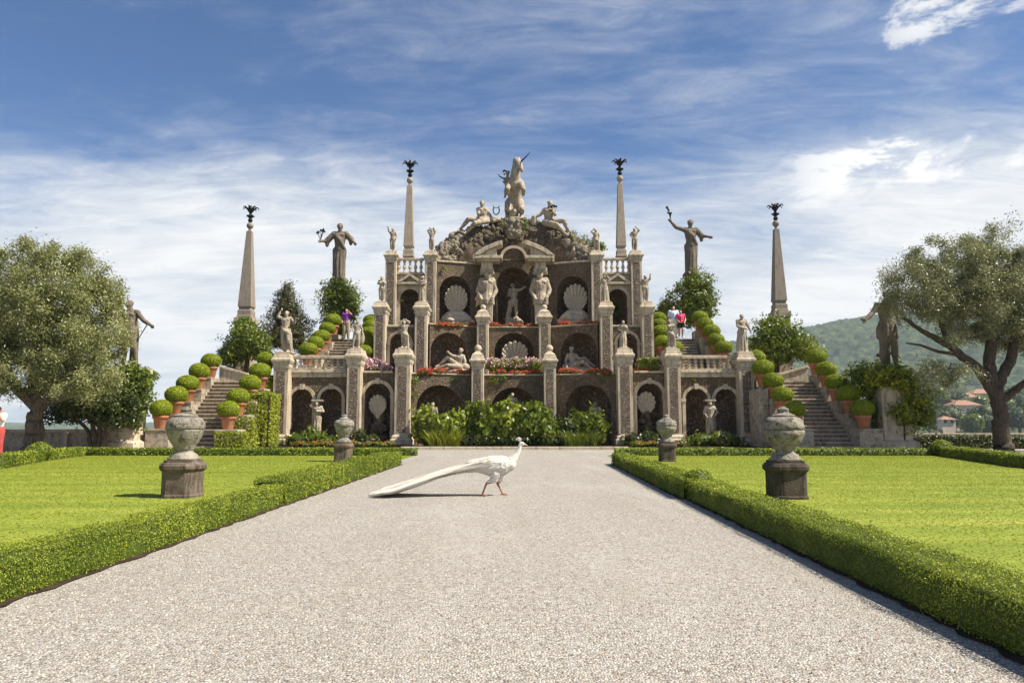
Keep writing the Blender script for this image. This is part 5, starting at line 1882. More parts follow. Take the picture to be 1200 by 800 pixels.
def potted(loc, label, group, sc=1.0):
    if FIRST[0]:
        r = proto
        FIRST[0] = False
    else:
        r = proto.copy()
        COL.objects.link(r)
        for ch in (po, bo, so_):
            c = ch.copy()
            COL.objects.link(c)
            c.parent = r
    r.location = loc
    r.rotation_euler = (0, 0, random.uniform(0, 6.28))
    r.scale = (sc * random.uniform(.94, 1.05), sc * random.uniform(.94, 1.05), sc * random.uniform(.96, 1.04))
    tag(r, label, 'potted topiary', group)
    return r


ORD = ['lowest', 'second from the bottom', 'middle', 'fourth from the bottom', 'topmost']
for (lab, side, i), P_ in POTS.items():
    potted(P_, 'potted box ball, %s, on the %s edge of the %s garden staircase' % (ORD[i], side, lab), 'potted box balls along the garden staircases')
UP = {('left', 'outer'): [(361.2, 409.7), (369.7, 402.4), (377, 393.4), (383.7, 384.4), (390.5, 376)],
      ('left', 'inner'): [(428.7, 412), (430.4, 401.3), (432.7, 390.6), (434.4, 383.0), (435.5, 376)],
      ('right', 'outer'): [(847.7, 407.5), (838.7, 398.5), (833.7, 388.4), (826.4, 379.4), (820, 371.5)],
      ('right', 'inner'): [(790, 408), (776.5, 400), (775, 389), (773.5, 380), (772, 373)]}
for (lab, side), PP in UP.items():
    for i, (px, py) in enumerate(PP):
        Y = 36.9 + .72 * i
        if side == 'inner':
            Y += .3
        P_ = at(px, py, Y) - Vector((0, 0, .84 * .94))
        potted(P_, 'potted box ball, %s, on the %s edge of the %s upper flight' % (ORD[i], side, lab), 'potted box balls along the upper flights', .94)
        m = MB()
        m.box(P_.x - .38, P_.x + .38, Y - .38, Y + .38, zW - .1, P_.z - .003)
        o = m.build('stone_block', STEP, None, bevel=0.01)
        tag(o, 'stone block under the %s box ball, %s edge, %s upper flight' % (ORD[i], side, lab), 'stone block', 'stepped stone blocks carrying the pots')

# ================================================================== urns
def urn(px, py, label, round_=1.0, pm=PLIN, um=URN, tm=URNT, octo=True, sc=1.0, w=1.0):
    g_ = gnd(px, py)
    cy = g_.y + .30
    cx = g_.x / g_.y * cy
    sc *= .97
    r = empty('stone_urn', (cx, cy, 0), label, 'urn', 'four lidded urns on plinths in the lawns')
    m = MB()
    prof = [(.26, -.02), (.272, 0.0), (.272, .045), (.258, .055), (.258, .40), (.275, .42), (.295, .445), (.295, .50), (.275, .515), (.275, .53), (.245, .545), (.245, .58)]
    if octo:
        rings = []
        for rr, z in prof:
            c_ = rr * .56
            rings.append([(cx + sx * a, cy + sy * b, z * sc) for sx, sy, a, b in ((-1, -1, c_, rr), (1, -1, c_, rr), (1, -1, rr, c_), (1, 1, rr, c_), (1, 1, c_, rr), (-1, 1, c_, rr), (-1, 1, rr, c_), (-1, -1, rr, c_))])
        m.rings(rings)
    else:
        rings = []
        for rr, z in prof:
            rings.append([(cx + rr * w * math.copysign(abs(math.cos(t)) ** .45, math.cos(t)), cy + rr * w * math.copysign(abs(math.sin(t)) ** .45, math.sin(t)), z * sc) for t in np.linspace(0, 2 * PI, 32, endpoint=False)])
        m.rings(rings)
    m.build('plinth', pm, r, bevel=0.012)
    m = MB()
    k = round_
    m.lathe(cx, cy, [(.235, .581 * sc), (.235, .61 * sc), (.20, .625 * sc), (.20, .655 * sc), (.165, .68 * sc), (.135, .70 * sc), (.13, .735 * sc), (.152, .75 * sc), (.152, .775 * sc), (.18 * k, .82 * sc), (.222 * k, .89 * sc), (.252 * k, .965 * sc), (.268 * k, 1.03 * sc), (.272, 1.05 * sc)], 36)
    m.build('bowl', um, r, smooth=True)
    m = MB()
    Z = np.linspace(0, 1, 9)
    pr = [(.274, 1.051), (.288, 1.06), (.292, 1.10), (.288, 1.145), (.272, 1.19), (.24, 1.225), (.20, 1.245), (.15, 1.255)]
    rings = []
    for i, (rr, z) in enumerate(pr):
        ring = []
        for t in np.linspace(0, 2 * PI, 48, endpoint=False):
            d = float(lump(np.array([[math.cos(t) * 3, math.sin(t) * 3, z * 8]]), 2.5, int(abs(px)) % 40)[0])
            q_ = rr * (1 + .05 * d) * (.97 if octo else 1.0)
            ring.append((cx + q_ * math.cos(t), cy + q_ * math.sin(t), z * sc))
        rings.append(ring)
    m.rings(rings)
    m.build('shoulder', tm, r, smooth=True)
    m = MB()
    m.lathe(cx, cy, [(.15, 1.251 * sc), (.175, 1.26 * sc), (.175, 1.275 * sc), (.12, 1.295 * sc), (.085, 1.315 * sc), (.075, 1.34 * sc), (.085, 1.355 * sc), (.08, 1.375 * sc), (.045, 1.395 * sc), (.03, 1.41 * sc), (.0, 1.415 * sc)], 28)
    m.build('lid', um, r, smooth=False)
    return r


urn(213, 584.5, 'grey lidded urn with a crusted shoulder on an octagonal plinth in the near left lawn')
urn(922, 586, 'spotted round lidded urn on a black rounded plinth in the near right lawn', 1.12, PLINR, URNT, URNT, False)
urn(402, 541.5, 'grey lidded urn on a brown plinth at the far end of the left path hedge', 1.0, PLIN, URNT, URNT, False, 1.02, .95)
urn(782, 541, 'brown lidded urn on a black plinth at the far end of the right path hedge', 1.12, PLINR, URNT, URNT, False, 1.02, .92)

# ================================================================== garden walls
m = MB()
x0, x1 = at(-40, 505, 29.5).x, at(120, 505, 29.5).x
m.box(x0, x1, 29.5, 30.0, -.05, .76)
o = m.build('garden_wall', WALLS)
tag(o, 'low weathered stone garden wall behind the large olive tree, with the lake beyond', 'wall')
m = MB()
m.box(x0, x1 + .03, 29.42, 30.06, .762, .90)
m.build('coping', STEP, o, bevel=0.02)
m = MB()
m.box(at(73, 505, 29.4).x, at(80, 505, 29.4).x, 29.33, 29.418, -.05, .88)
m.build('buttress', STEP, o, bevel=0.02)
m = MB()
x0, x1 = at(1040, 510, 33.5).x, at(1330, 510, 33.5).x
m.box(x0, x1, 33.5, 34.0, -.05, zp(513, 33.5))
o = m.build('garden_wall', WALLS)
tag(o, 'low garden wall with pinkish coping behind the sparse olive, above the lake shore', 'wall')
m = MB()
xx = x0
while xx < x1:
    ln = random.uniform(1.1, 1.6)
    m.box(xx, min(xx + ln, x1) - .008, 33.42, 34.06, zp(513, 33.5) + .002, zp(507.5, 33.5))
    xx += ln
m.build('coping', STEP, o, bevel=0.015)


# ================================================================== people
def person(px, py_top, py_foot, Y, J, label, top, bottom, hair=HAIR, short=False, skirt=False, S=None):
    b = at(px, py_foot, Y)
    S = S or (zp(py_top, Y) - b.z) / .985
    r = empty('person', b, label, 'person')
    sc = Sculpt()
    figure(J, S, 0.98, 1.0, b, sc=sc, hair=False)
    o = link('body', sc.fuse('body', S / 110, 2), SKIN, r)
    j = sc.j
    t = Sculpt()
    R = S
    t.cap(j['pel'] + Vector((0, 0, .01)) * S, j['wst'], .100 * R, .088 * R)
    t.cap(j['wst'], j['cst'], .088 * R, .104 * R)
    for sg in (-1, 1):
        t.cap(j['cst'] + Vector((sg * .045, 0, .03)) * S, j['wst'] + Vector((sg * .03, 0, 0)) * S, .078 * R, .068 * R)
    for sd in 'lr':
        t.cap(j['sh' + sd], j['nck'] + Vector((0, 0, -.035)) * S, .056 * R, .045 * R)
        t.ball(j['sh' + sd], .060 * R)
        t.cap(j['sh' + sd], j['sh' + sd].lerp(j['el' + sd], .75 if not short else .3), .056 * R, .052 * R)
    link('shirt', t.fuse('shirt', S / 90, 2), top, r)
    t = Sculpt()
    t.cap(j['pel'] + Vector((-.03, 0, 0)) * S, j['pel'] + Vector((.03, 0, 0)) * S, .098 * R, .098 * R)
    for sd in 'lr':
        e = j['kn' + sd] if not short else j['hp' + sd].lerp(j['kn' + sd], .4)
        t.cap(j['hp' + sd], e, .083 * R, (.062 if not short else .08) * R)
        if not short:
            t.cap(e, j['an' + sd] + Vector((0, 0, .01)) * S, .062 * R, .048 * R)
    link('trousers' if not short else 'shorts', t.fuse('trousers', S / 90, 2), bottom, r)
    t = Sculpt()
    fd = Vector(J.get('look', (0, -1, -.05))).normalized()
    t.ball(j['hd'] - fd * .014 * S + Vector((0, 0, .016)) * S, (.053 * S, .056 * S, .058 * S))
    t.ball(j['hd'] - fd * .03 * S + Vector((0, 0, -.02)) * S, (.047 * S, .035 * S, .05 * S))
    link('hair', t.fuse('hair', S / 140, 1), hair, r)
    for sd in 'lr':
        t = Sculpt()
        a, to = j['an' + sd], j['to' + sd]
        t.cap(a + Vector((0, .015, -.012)) * S, to, .032 * R, .026 * R)
        link('shoe', t.fuse('shoe', S / 110, 1), SHOE if not short else WHITEC, r)
    return r


zu = zp(397, 39.4)
person(789.8, 358.6, 396.5, 39.1, pose(ell=(-.14, .02, .65), hal=(-.13, -.08, .53), elr=(.15, -.01, .66), har=(.19, -.08, .55), knl=(-.06, -.05, .285), anl=(-.06, .02, .06), knr=(.06, -.01, .27)),
       'person in a pale blue shirt walking down the upper flight behind a statue, right wing', SHIRTB, WHITEC)
person(798.2, 363.4, 396.5, 38.9, pose(elr=(.17, .02, .67), har=(.12, -.08, .56), ell=(-.15, .0, .67), hal=(-.09, -.09, .58), knr=(.05, -.06, .29), anr=(.045, .0, .06)),
       'person in a bright pink top and black shorts on the upper flight, right wing', PINK, BLACKC, short=True)
person(405.5, 361.5, 397, 39.2, pose(ell=(-.14, .02, .65), hal=(-.12, -.08, .55), elr=(.16, -.05, .78), har=(.10, -.10, .86)),
       'person in a purple patterned top and khaki trousers on the upper flight, left wing', PURP, KHAKI)
person(-5, 476, 536, 24.0, pose(elr=(.14, -.10, .72), har=(.07, -.14, .86), ell=(-.15, -.08, .72), hal=(-.03, -.15, .88), look=(.3, 1, 0)),
       'person in a white shirt and coral red trousers standing under the large olive tree', WHITEC, REDC)

# ================================================================== the white peacock
PY_ = 11.45
k_ = lambda px, py, dy=0: at(px, py, PY_ + dy)
ftz = k_(580, 578).z
pr = empty('white_peacock', (k_(580, 578).x, PY_, 0), 'white peacock with a long trailing train walking across the gravel path', 'peacock')
lift = Vector((0, 0, -ftz))                                   # feet on the ground
kk = lambda px, py, dy=0: k_(px, py, dy) + lift
sc = Sculpt()
sc.chain([kk(548, 546), kk(560, 542.5), kk(575, 542.5), kk(588, 542.5), kk(597, 541)], [.060, .100, .145, .150, .105])
sc.ball(kk(581, 544.6), (.235, .12, .142))
sc.ball(kk(566, 541.5), (.27, .10, .09))
sc.chain([kk(597, 540), kk(602, 534.5), kk(606, 528.5), kk(608.5, 523.5), kk(609.8, 518.5)], [.098, .066, .044, .034, .031])
sc.ball(kk(611.3, 517.3), (.046, .033, .033))
sc.cap(kk(613.5, 517.3), kk(618.2, 519.2), .017, .006)
for py, dy, xh, hock, foot, toe in ((0, -.07, (581, 552), (570.2, 563.3), (565.0, 576.4), -1), (0, .07, (585, 552), (583.0, 564.0), (589.4, 576.8), 1)):
    sc.chain([kk(xh[0], xh[1], dy), kk(xh[0] - 1.5 if toe < 0 else xh[0], xh[1] + 6.5, dy), kk(*hock, dy)], [.075, .058, .021])
    a = kk(*hock, dy)
    f_ = kk(*foot, dy)
    f_.z = .02
    sc.chain([a, a.lerp(f_, .5), f_], [.019, .0145, .0155])
    for ang in (-.45, 0, .45):
        d = Vector((math.cos(ang), math.sin(ang), 0))
        sc.chain([f_, f_ + d * .045 + Vector((0, 0, -.002)), f_ + d * .085 + Vector((0, 0, -.012))], [.0125, .010, .006])
    sc.cap(f_, f_ + Vector((-.04, 0, -.008)), .010, .006)
me = sc.fuse('peacock_body', .0075, 3)
hk = kk(570, 562).z
bx = kk(614.2, 517).x
hz = kk(610, 521).z
mi = []
for p in me.polygons:
    c = p.center
    mi.append(1 if c.z < hk else (2 if (c.x > bx and c.z > hz) else 0))
link('peacock_body', me, [PLUME, BIRDLEG, BEAK], pr)
me.polygons.foreach_set('material_index', mi)
me_body = me
m = MB()
for dy in (-.030, .030):
    m.ell(kk(612.2, 516.6, dy), (.0085, .005, .0085), 8, 6)
m.build('eye', EYE, pr)
m = MB()
for a in np.linspace(-.85, .75, 13):                           # crest: fan of thin shafts with little vanes
    r0 = kk(609.5, 515.2)
    tip = r0 + Vector((math.sin(a) * .05 - .022, random.uniform(-.012, .012), math.cos(a) * .062))
    m.tube([r0, tip], [.0022, .0018], 4)
    m.ell(tip, (.012, .004, .013), 6, 4)
m.build('crest', PLUME, pr)
# train: long feathers fanning out from the back and trailing on the gravel
cent = [(592, 538.5, 3.8, .11), (575, 539.3, 4.8, .13), (549, 544.8, 3.9, .14), (530, 549.0, 3.3, .16), (513, 553.6, 3.0, .18), (488, 562.2, 3.5, .23), (463, 570.0, 3.6, .29), (450, 572.6, 2.8, .31), (439.5, 574.8, 1.4, .33)]
us = np.linspace(0, 1, len(cent))


def train_at(u, a, rr):
    px = np.interp(u, us, [c[0] for c in cent])
    py = np.interp(u, us, [c[1] for c in cent])
    hz_ = np.interp(u, us, [c[2] for c in cent]) / 74.2
    wy = np.interp(u, us, [c[3] for c in cent])
    p = kk(px, py)
    return Vector((p.x, p.y + math.cos(a) * wy * rr, max(p.z + math.sin(a) * hz_ * rr, .012 + .01 * rr)))


m = MB()
NU, NA = 40, 20
m.rings([[tuple(train_at(u, 2 * PI * j / NA, .62 * (1 - .35 * u))) for j in range(NA)] for u in np.linspace(0, .84, NU)])
tr = m.build('train', PLUME, pr, smooth=True)
L = Leaves(8)
rg = random.Random(8)
for i in range(760):
    a = rg.uniform(-.5, PI + .5) if rg.random() < .6 else rg.uniform(0, 2 * PI)
    u0 = rg.uniform(0, .55) if i > 260 else rg.uniform(.45, .62)
    u1 = min(1.0 + rg.uniform(-.22, .05), u0 + rg.uniform(.30, .66))
    rr = rg.uniform(.55, 1.12) if rg.random() < .8 else rg.uniform(1.1, 1.42)
    ws = rg.uniform(.004, .010)
    drift = rg.uniform(-.35, .35)
    P = [train_at(u0 + (u1 - u0) * t, a + drift * t, rr + .06 * math.sin(t * PI)) for t in np.linspace(0, 1, 10)]
    if u1 > 1:
        P[-1] = P[-1] + Vector((-.04, 0, 0))
    vs, fs = [], []
    tang = Vector((0, -math.sin(a), math.cos(a) * .5))
    tang = tang.normalized() if tang.length > .01 else Vector((0, 1, 0))
    nrm = Vector((0, math.cos(a), math.sin(a)))
    for i_, p in enumerate(P):
        t = i_ / 9
        w_ = ws * (.3 + 1.2 * math.sin(min(t * 1.1, 1) * PI * .6))
        if t > .72:
            w_ *= 1.5                                          # the eyed tips are broader
        if i_ == 9:
            w_ *= .25
        vs += [tuple(p + tang * w_), tuple(p + nrm * .005), tuple(p - tang * w_)]
    for i_ in range(9):
        b = i_ * 3
        fs += [(b, b + 1, b + 4, b + 3), (b + 1, b + 2, b + 5, b + 4)]
    L.raw(vs, fs, min(1, max(0, rg.gauss(.58, .32))))
L.build('train_feather_layer', PLUMEF, tr)
L = Leaves(9)
bm_pts = np.array([tuple(p.center) for p in me_body.polygons])
bm_nrm = np.array([tuple(p.normal) for p in me_body.polygons])
sel = (bm_pts[:, 2] > kk(570, 555).z) & (bm_pts[:, 0] < kk(601, 535).x) & (bm_pts[:, 0] > kk(545, 545).x)
id_ = L.rng.choice(np.where(sel)[0], 2600)
Pf, Nf = bm_pts[id_] + bm_nrm[id_] * .004, bm_nrm[id_]
Tn = np.tile([-1.0, 0, -.12], (len(Pf), 1)) + L.rng.normal(size=Pf.shape) * .12
Tn -= Nf * (Tn * Nf).sum(1, keepdims=True)
Tn /= np.linalg.norm(Tn, axis=1, keepdims=True)
Bn = np.cross(Nf, Tn)
ln_ = np.where(Pf[:, 0] < kk(580, 540).x, .085, .045)[:, None] * L.rng.uniform(.7, 1.3, (len(Pf), 1))
Vq = np.stack([Pf - Tn * ln_ * .4, Pf + Bn * ln_ * .22 + Nf * .001, Pf + Tn * ln_ * .6 + Nf * .006, Pf - Bn * ln_ * .22 + Nf * .001], 1)
L.raw(Vq.reshape(-1, 3), np.arange(len(Pf) * 4).reshape(-1, 4), np.repeat(np.clip(L.rng.normal(.78, .16, len(Pf)), 0, 1), 4))
L.build('body_feather_layer', PLUMEF, pr)

# ================================================================== hedges
def hedge(pts, w, h, label, near=10.0, dens=1.0, mat=BOX, name='box_hedge', seed=0, bumpy=0.03, bumps=(), zb=0.0, core=.06, cat='hedge'):
    """Clipped hedge along a line of ground points; leaves get larger and fewer away from the path's near end."""
    L = Leaves(seed)
    rng = L.rng
    pts = [Vector((p[0], p[1], 0)) for p in pts]
    for a, b in zip(pts[:-1], pts[1:]):
        d = b - a
        ln = d.length
        u = d / ln
        nrm = Vector((u.y, -u.x, 0))
        ns = max(2, int(ln / .25))
        # core as a lofted uneven strip
        sec = [(-.5, 0), (-.5, .93), (-.40, .985), (.40, .985), (.5, .93), (.5, 0)]
        V, Q = [], []
        for i in range(ns + 1):
            p = a + u * (ln * i / ns)
            for sx, sz in sec:
                k = 1 + .05 * float(lump(np.array([[p.x, p.y, sz * 2 + sx]]), 1.6, seed)[0])
                q = p + nrm * sx * (w - .05) * k
                V.append((q.x, q.y, zb + sz * (h - .03) * (.99 + .03 * math.sin(p.x * 2 + p.y * 1.7))))
        n6 = len(sec)
        for i in range(ns):
            for j in range(n6 - 1):
                Q.append((i * n6 + j, i * n6 + j + 1, (i + 1) * n6 + j + 1, (i + 1) * n6 + j))
        for i in (0, ns):
            o_ = i * n6
            Q += [(o_, o_ + 1, o_ + 4, o_ + 5), (o_ + 1, o_ + 2, o_ + 3, o_ + 4)]
        L.raw(V, Q, core)
        # leaves
        for side, area in (('top', w), ('l', h), ('r', h)):
            step = 1.0
            t0 = 0.0
            while t0 < ln:
                t1 = min(ln, t0 + step)
                mid = a + u * ((t0 + t1) / 2)
                dist = max(2.5, math.hypot(mid.x, mid.y))
                lf = max(.013, .0022 * dist)                     # leaf length grows with distance
                n = int(area * (t1 - t0) * 2.3 / (lf * lf * .62) * .55 * dens)
                t = rng.uniform(t0, t1, n)
                if side == 'top':
                    s_ = rng.uniform(-.5, .5, n) * w
                    zz = np.full(n, h)
                    N = np.tile([0, 0, 1.0], (n, 1))
                else:
                    sg = -1 if side == 'l' else 1
                    s_ = np.full(n, sg * w / 2)
                    zz = h * rng.random(n) ** .85
                    N = np.tile([nrm.x * sg, nrm.y * sg, .35], (n, 1))
                P = np.stack([a.x + u.x * t + nrm.x * s_, a.y + u.y * t + nrm.y * s_, zb + zz], 1)
                f = lump(P, 3.2, seed) * bumpy * .55 + lump(P, 11.0, seed + 1) * bumpy * .6 - rng.random(n) ** 2 * .04 + rng.exponential(.006, n)
                P += N * f[:, None]
                tone = np.clip(rng.beta(1.5, 1.5, n) + .16 * lump(P, 1.1, seed + 2) + .14 * lump(P, 6, seed + 4), 0, 1)
                L.leaves(P, N, lf, lf * .62, .68, rnd=tone)
                t0 = t1
        # end faces
        for e, sg in ((a, -1), (b, 1)):
            dist = math.hypot(e.x, e.y)
            lf = max(.013, .0022 * dist)
            n = int(w * h * 2.0 / (lf * lf * .62))
            s_ = rng.uniform(-.5, .5, n) * w
            zz = rng.random(n) * h
            P = np.stack([e.x + nrm.x * s_, e.y + nrm.y * s_, zb + zz], 1)
            N = np.tile([u.x * sg, u.y * sg, .3], (n, 1))
            P += N * (lump(P, 3, seed) * bumpy)[:, None]
            L.leaves(P, N, lf, lf * .62, .75)
    for (bx, by, bz, br) in bumps:
        dist = math.hypot(bx, by)
        lf = max(.013, .0022 * dist)
        e = [((bx, by, bz), (br, br, br * .8))]
        L.core(*e[0], seed=seed, amp=.05, rnd=core, scale=.93, nu=16, nv=10)
        P, N = L.shell(e, int(12.0 * br * br * 1.6 / (lf * lf * .62)), .12, .06, seed)
        L.leaves(P, N, lf, lf * .62, .7)
    o = L.build(name, mat)
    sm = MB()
    for a, b in zip(pts[:-1], pts[1:]):                            # bare earth along the foot, also painting the shaded gap below the leaves
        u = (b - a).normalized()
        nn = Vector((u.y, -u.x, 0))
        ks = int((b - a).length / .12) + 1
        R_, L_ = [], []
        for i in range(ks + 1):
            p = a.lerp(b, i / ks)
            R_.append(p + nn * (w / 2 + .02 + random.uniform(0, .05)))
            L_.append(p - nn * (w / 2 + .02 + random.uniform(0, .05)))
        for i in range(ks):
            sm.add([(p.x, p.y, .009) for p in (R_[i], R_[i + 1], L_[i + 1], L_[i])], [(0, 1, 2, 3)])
    sm.build('soil_shade_strip', SOIL, o)
    return tag(o, label, cat)


gl = lambda px, py, z=0: (gnd(px, py, z).x, gnd(px, py, z).y)
# left of the path: near run (steps at px 322) and far run
Lw, Lh = .27, .29
Ystep = gnd(322, 591).y
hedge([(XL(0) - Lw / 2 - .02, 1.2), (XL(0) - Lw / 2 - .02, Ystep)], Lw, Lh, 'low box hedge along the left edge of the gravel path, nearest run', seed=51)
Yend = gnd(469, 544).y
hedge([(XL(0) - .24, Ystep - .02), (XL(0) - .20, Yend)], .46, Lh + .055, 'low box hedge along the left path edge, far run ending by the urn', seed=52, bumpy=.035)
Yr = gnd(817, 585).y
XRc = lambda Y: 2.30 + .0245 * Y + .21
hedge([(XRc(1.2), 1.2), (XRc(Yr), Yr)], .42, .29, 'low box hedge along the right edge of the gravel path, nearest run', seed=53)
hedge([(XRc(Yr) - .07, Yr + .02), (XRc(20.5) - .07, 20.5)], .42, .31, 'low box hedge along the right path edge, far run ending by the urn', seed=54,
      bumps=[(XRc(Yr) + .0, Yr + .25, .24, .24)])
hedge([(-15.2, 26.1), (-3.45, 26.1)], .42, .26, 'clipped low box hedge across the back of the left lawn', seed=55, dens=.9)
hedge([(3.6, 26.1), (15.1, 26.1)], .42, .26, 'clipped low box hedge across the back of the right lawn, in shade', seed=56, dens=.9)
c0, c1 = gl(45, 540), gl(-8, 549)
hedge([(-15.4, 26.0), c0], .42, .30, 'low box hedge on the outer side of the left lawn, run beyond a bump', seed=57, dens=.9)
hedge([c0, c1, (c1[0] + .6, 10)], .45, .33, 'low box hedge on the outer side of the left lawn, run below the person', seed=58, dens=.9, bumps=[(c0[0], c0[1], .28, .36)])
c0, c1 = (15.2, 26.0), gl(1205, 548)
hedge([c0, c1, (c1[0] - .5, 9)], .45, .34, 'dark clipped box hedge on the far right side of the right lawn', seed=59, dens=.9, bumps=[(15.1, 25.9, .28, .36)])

# ================================================================== flower beds
def bed(name, ells, nl, nf, fmat, label, lmat=MIDL, ls=.07, fs=.06, stuff=True, cat=None, group=None, petals=True):
    L = Leaves(len(label) * 3 + int(abs(ells[0][0][0]) * 10))
    for c, r in ells:
        L.core(c, r, 3, .1, .15, .8, 14, 8)
    P, N = L.shell(ells, nl, .25, .15, 2)
    L.leaves(P, N, ls, ls * .65, .7)
    P, N = L.shell(ells, nf, .06, .18, 2)
    rng = L.rng
    keep = N[:, 2] > -.25
    P, N = P[keep], N[keep]
    for q in range(5):
        L.leaves(P + rng.normal(size=P.shape) * fs * .45, N, fs, fs * .8, .9, mi=1, rnd=np.clip(rng.normal(.5, .25, len(P)), 0, 1))
    o = L.build(name, [lmat, fmat])
    tag(o, label, cat or 'flower bed', group, 'stuff' if stuff else None)
    return o


def strip(pxa, pxb, py, Ya, Yb, n, rad, rz, dz=0.0):
    es = []
    for i in range(n):
        t = (i + .5) / n
        Y = Ya + (Yb - Ya) * t
        p = at(pxa + (pxb - pxa) * t, py, Y)
        if random.random() < .12:
            continue
        es.append(((p.x, p.y + random.uniform(-.05, .05), p.z + random.uniform(-.04, .05) + dz), (rad * random.uniform(.8, 1.25), rad * .9, rz * random.uniform(.7, 1.3))))
    return es


bed('geraniums', strip(486, 552, 436.2, 35.05, 36.15, 13, .20, .15), 1500, 594, REDF, 'red geraniums along the left ledge of the first tier')
bed('geraniums', strip(571, 634, 437, 36.35, 36.35, 12, .19, .13), 1500, 468, REDF, 'red geraniums along the centre ledge of the first tier')
bed('geraniums', strip(656, 715, 436, 36.15, 35.05, 12, .20, .15), 1500, 594, REDF, 'red geraniums along the right ledge of the first tier')
bed('geraniums', strip(508, 556, 381.2, 37.4, 38.5, 10, .19, .13), 1000, 432, REDF, 'red geraniums along the left ledge of the second tier')
bed('geraniums', strip(576, 632, 382, 38.75, 38.75, 11, .19, .12), 1000, 432, REDF, 'red geraniums along the centre ledge of the second tier')
bed('geraniums', strip(655, 700, 380.2, 38.5, 37.4, 10, .19, .13), 1000, 432, REDF, 'red geraniums along the right ledge of the second tier')
bed('begonias', strip(345, 460, 520.5, 33.0, 33.0, 22, .24, .13), 2400, 420, ORANF, 'orange begonias in a low border before the left wing', ls=.08)
bed('begonias', strip(742, 800, 520.5, 33.0, 33.0, 12, .24, .13), 1400, 220, ORANF, 'orange begonias in a low border before the right wing', ls=.08)

hyd = [((at(440, 428.5, 35.5).x, 35.5, zp(430, 35.5)), (.55, .4, .33)), ((at(431, 431, 35.5).x, 35.5, zp(432, 35.5)), (.3, .3, .26)), ((at(450, 431, 35.5).x, 35.5, zp(432, 35.5)), (.32, .3, .28))]
bed('hydrangea', hyd, 1700, 760, PINKF, 'bushy pink hydrangea on the ledge of the left wing', LUSH, .11, .10, False, 'hydrangea')
hy2 = [((at(603, 426, 36.9).x + o, 36.9, zp(428.5, 36.9) + random.uniform(-.04, .06)), (.42, .4, .36)) for o in (-1.05, -.55, 0, .5, 1.0)]
bed('hydrangea', hy2, 4200, 420, PINKF, 'broad leafy hydrangeas with pale blossoms under the centre scallop shell', LUSH, .13, .11, False, 'hydrangea')
hy3 = [((at(758, 425, 35.5).x + o, 35.5, zp(428, 35.5)), (.36, .3, .36)) for o in (-.15, .3)]
bed('hydrangea', hy3, 1500, 20, PINKF, 'leafy cream green hydrangea on the ledge of the right wing', LUSH, .13, .10, False, 'hydrangea')
rd = [((at(744, 433, 35.45).x + o, 35.4, zp(435, 35.4)), (.22, .2, .17)) for o in (-.2, .15, .5)]
bed('geraniums', rd, 500, 110, REDF, 'red geraniums at the foot of the hydrangea on the right wing')


# ================================================================== shrubs before the theatre
def shrub(name, ells, n, ll, lw, mat, label, seed, amp=.22, thick=.5, jit=.75, up=.3, core=.05, cat='shrub', group=None, sprigs=0, sprig_len=.4):
    L = Leaves(seed)
    for c, r in ells:
        L.core(c, r, seed, amp, core, .72, 18, 11)
    P, N = L.shell(ells, n, thick, amp, seed, 3.0)
    L.leaves(P, N, ll, lw, jit, up=up, fold=.12)
    rng = L.rng
    if sprigs:
        P, N = L.shell(ells, sprigs, .05, amp, seed, 3.0)
        D = N + rng.normal(size=P.shape) * .35 + np.array([0, 0, .35])
        D /= np.linalg.norm(D, axis=1, keepdims=True)
        ln = rng.uniform(.3, 1.0, len(P)) * sprig_len
        for t in np.linspace(.1, 1, 7):
            Q = P + D * (ln * t)[:, None]
            Q[:, 2] -= (t * ln) ** 2 * .35
            L.leaves(Q + rng.normal(size=Q.shape) * ll * .3, N, ll * (1.05 - .35 * t), lw, .9, up=.2)
    o = L.build(name, mat)
    return tag(o, label, cat, group)


def E(px, py, Y, rx, ry, rz):
    p = at(px, py, Y)
    return ((p.x, p.y, p.z), (rx, ry, rz))


shrub('leafy_shrub', [E(500, 500, 33.6, .62, .6, .75), E(497, 487, 34.0, .35, .4, .4)], 1500, .26, .15, LUSH, 'bright yellow green leafy shrub beside the inner pier of the left wing', 61, sprigs=26)
shrub('leafy_shrub', [E(525, 503, 33.2, .75, .6, .72), E(538, 498, 33.6, .5, .5, .55)], 1700, .26, .15, LUSH, 'bright yellow green leafy shrub behind the left grass tuft', 62, sprigs=30)
shrub('leafy_shrub', [E(566, 497, 33.6, .8, .65, .95), E(556, 487, 34.0, .5, .5, .6)], 2100, .28, .16, MIDL, 'green leafy shrub in front of the left small ball pier', 63, sprigs=34)
shrub('leafy_shrub', [E(594, 494, 33.7, .85, .7, 1.0)], 2000, .28, .16, LUSH, 'tall green leafy shrub below the central bust', 64, sprigs=40)
shrub('leafy_shrub', [E(624, 496, 33.5, .85, .7, .98), E(640, 505, 33.3, .5, .5, .65)], 2100, .28, .16, MIDL, 'green leafy shrub in front of the right small ball pier', 65, sprigs=34)
shrub('leafy_shrub', [E(664, 507, 33.8, .75, .6, .62)], 1500, .24, .12, DARKL, 'low dark leafy shrub behind the right grass tuft', 66, sprigs=26)
shrub('leafy_shrub', [E(697, 503, 33.8, .55, .5, .75), E(680, 498, 34.0, .5, .4, .6)], 1500, .34, .10, MIDL, 'dark arching strap leaved plant beside the inner pier of the right wing', 67, jit=.9, sprigs=34, sprig_len=.6)
shrub('leafy_shrub', [E(550, 516, 33.0, 1.0, .35, .3), E(600, 517, 33.0, 1.2, .35, .28), E(645, 517, 33.0, .8, .35, .28)], 1500, .2, .11, DARKL, 'low dark undergrowth along the kerb below the central shrubs', 68)
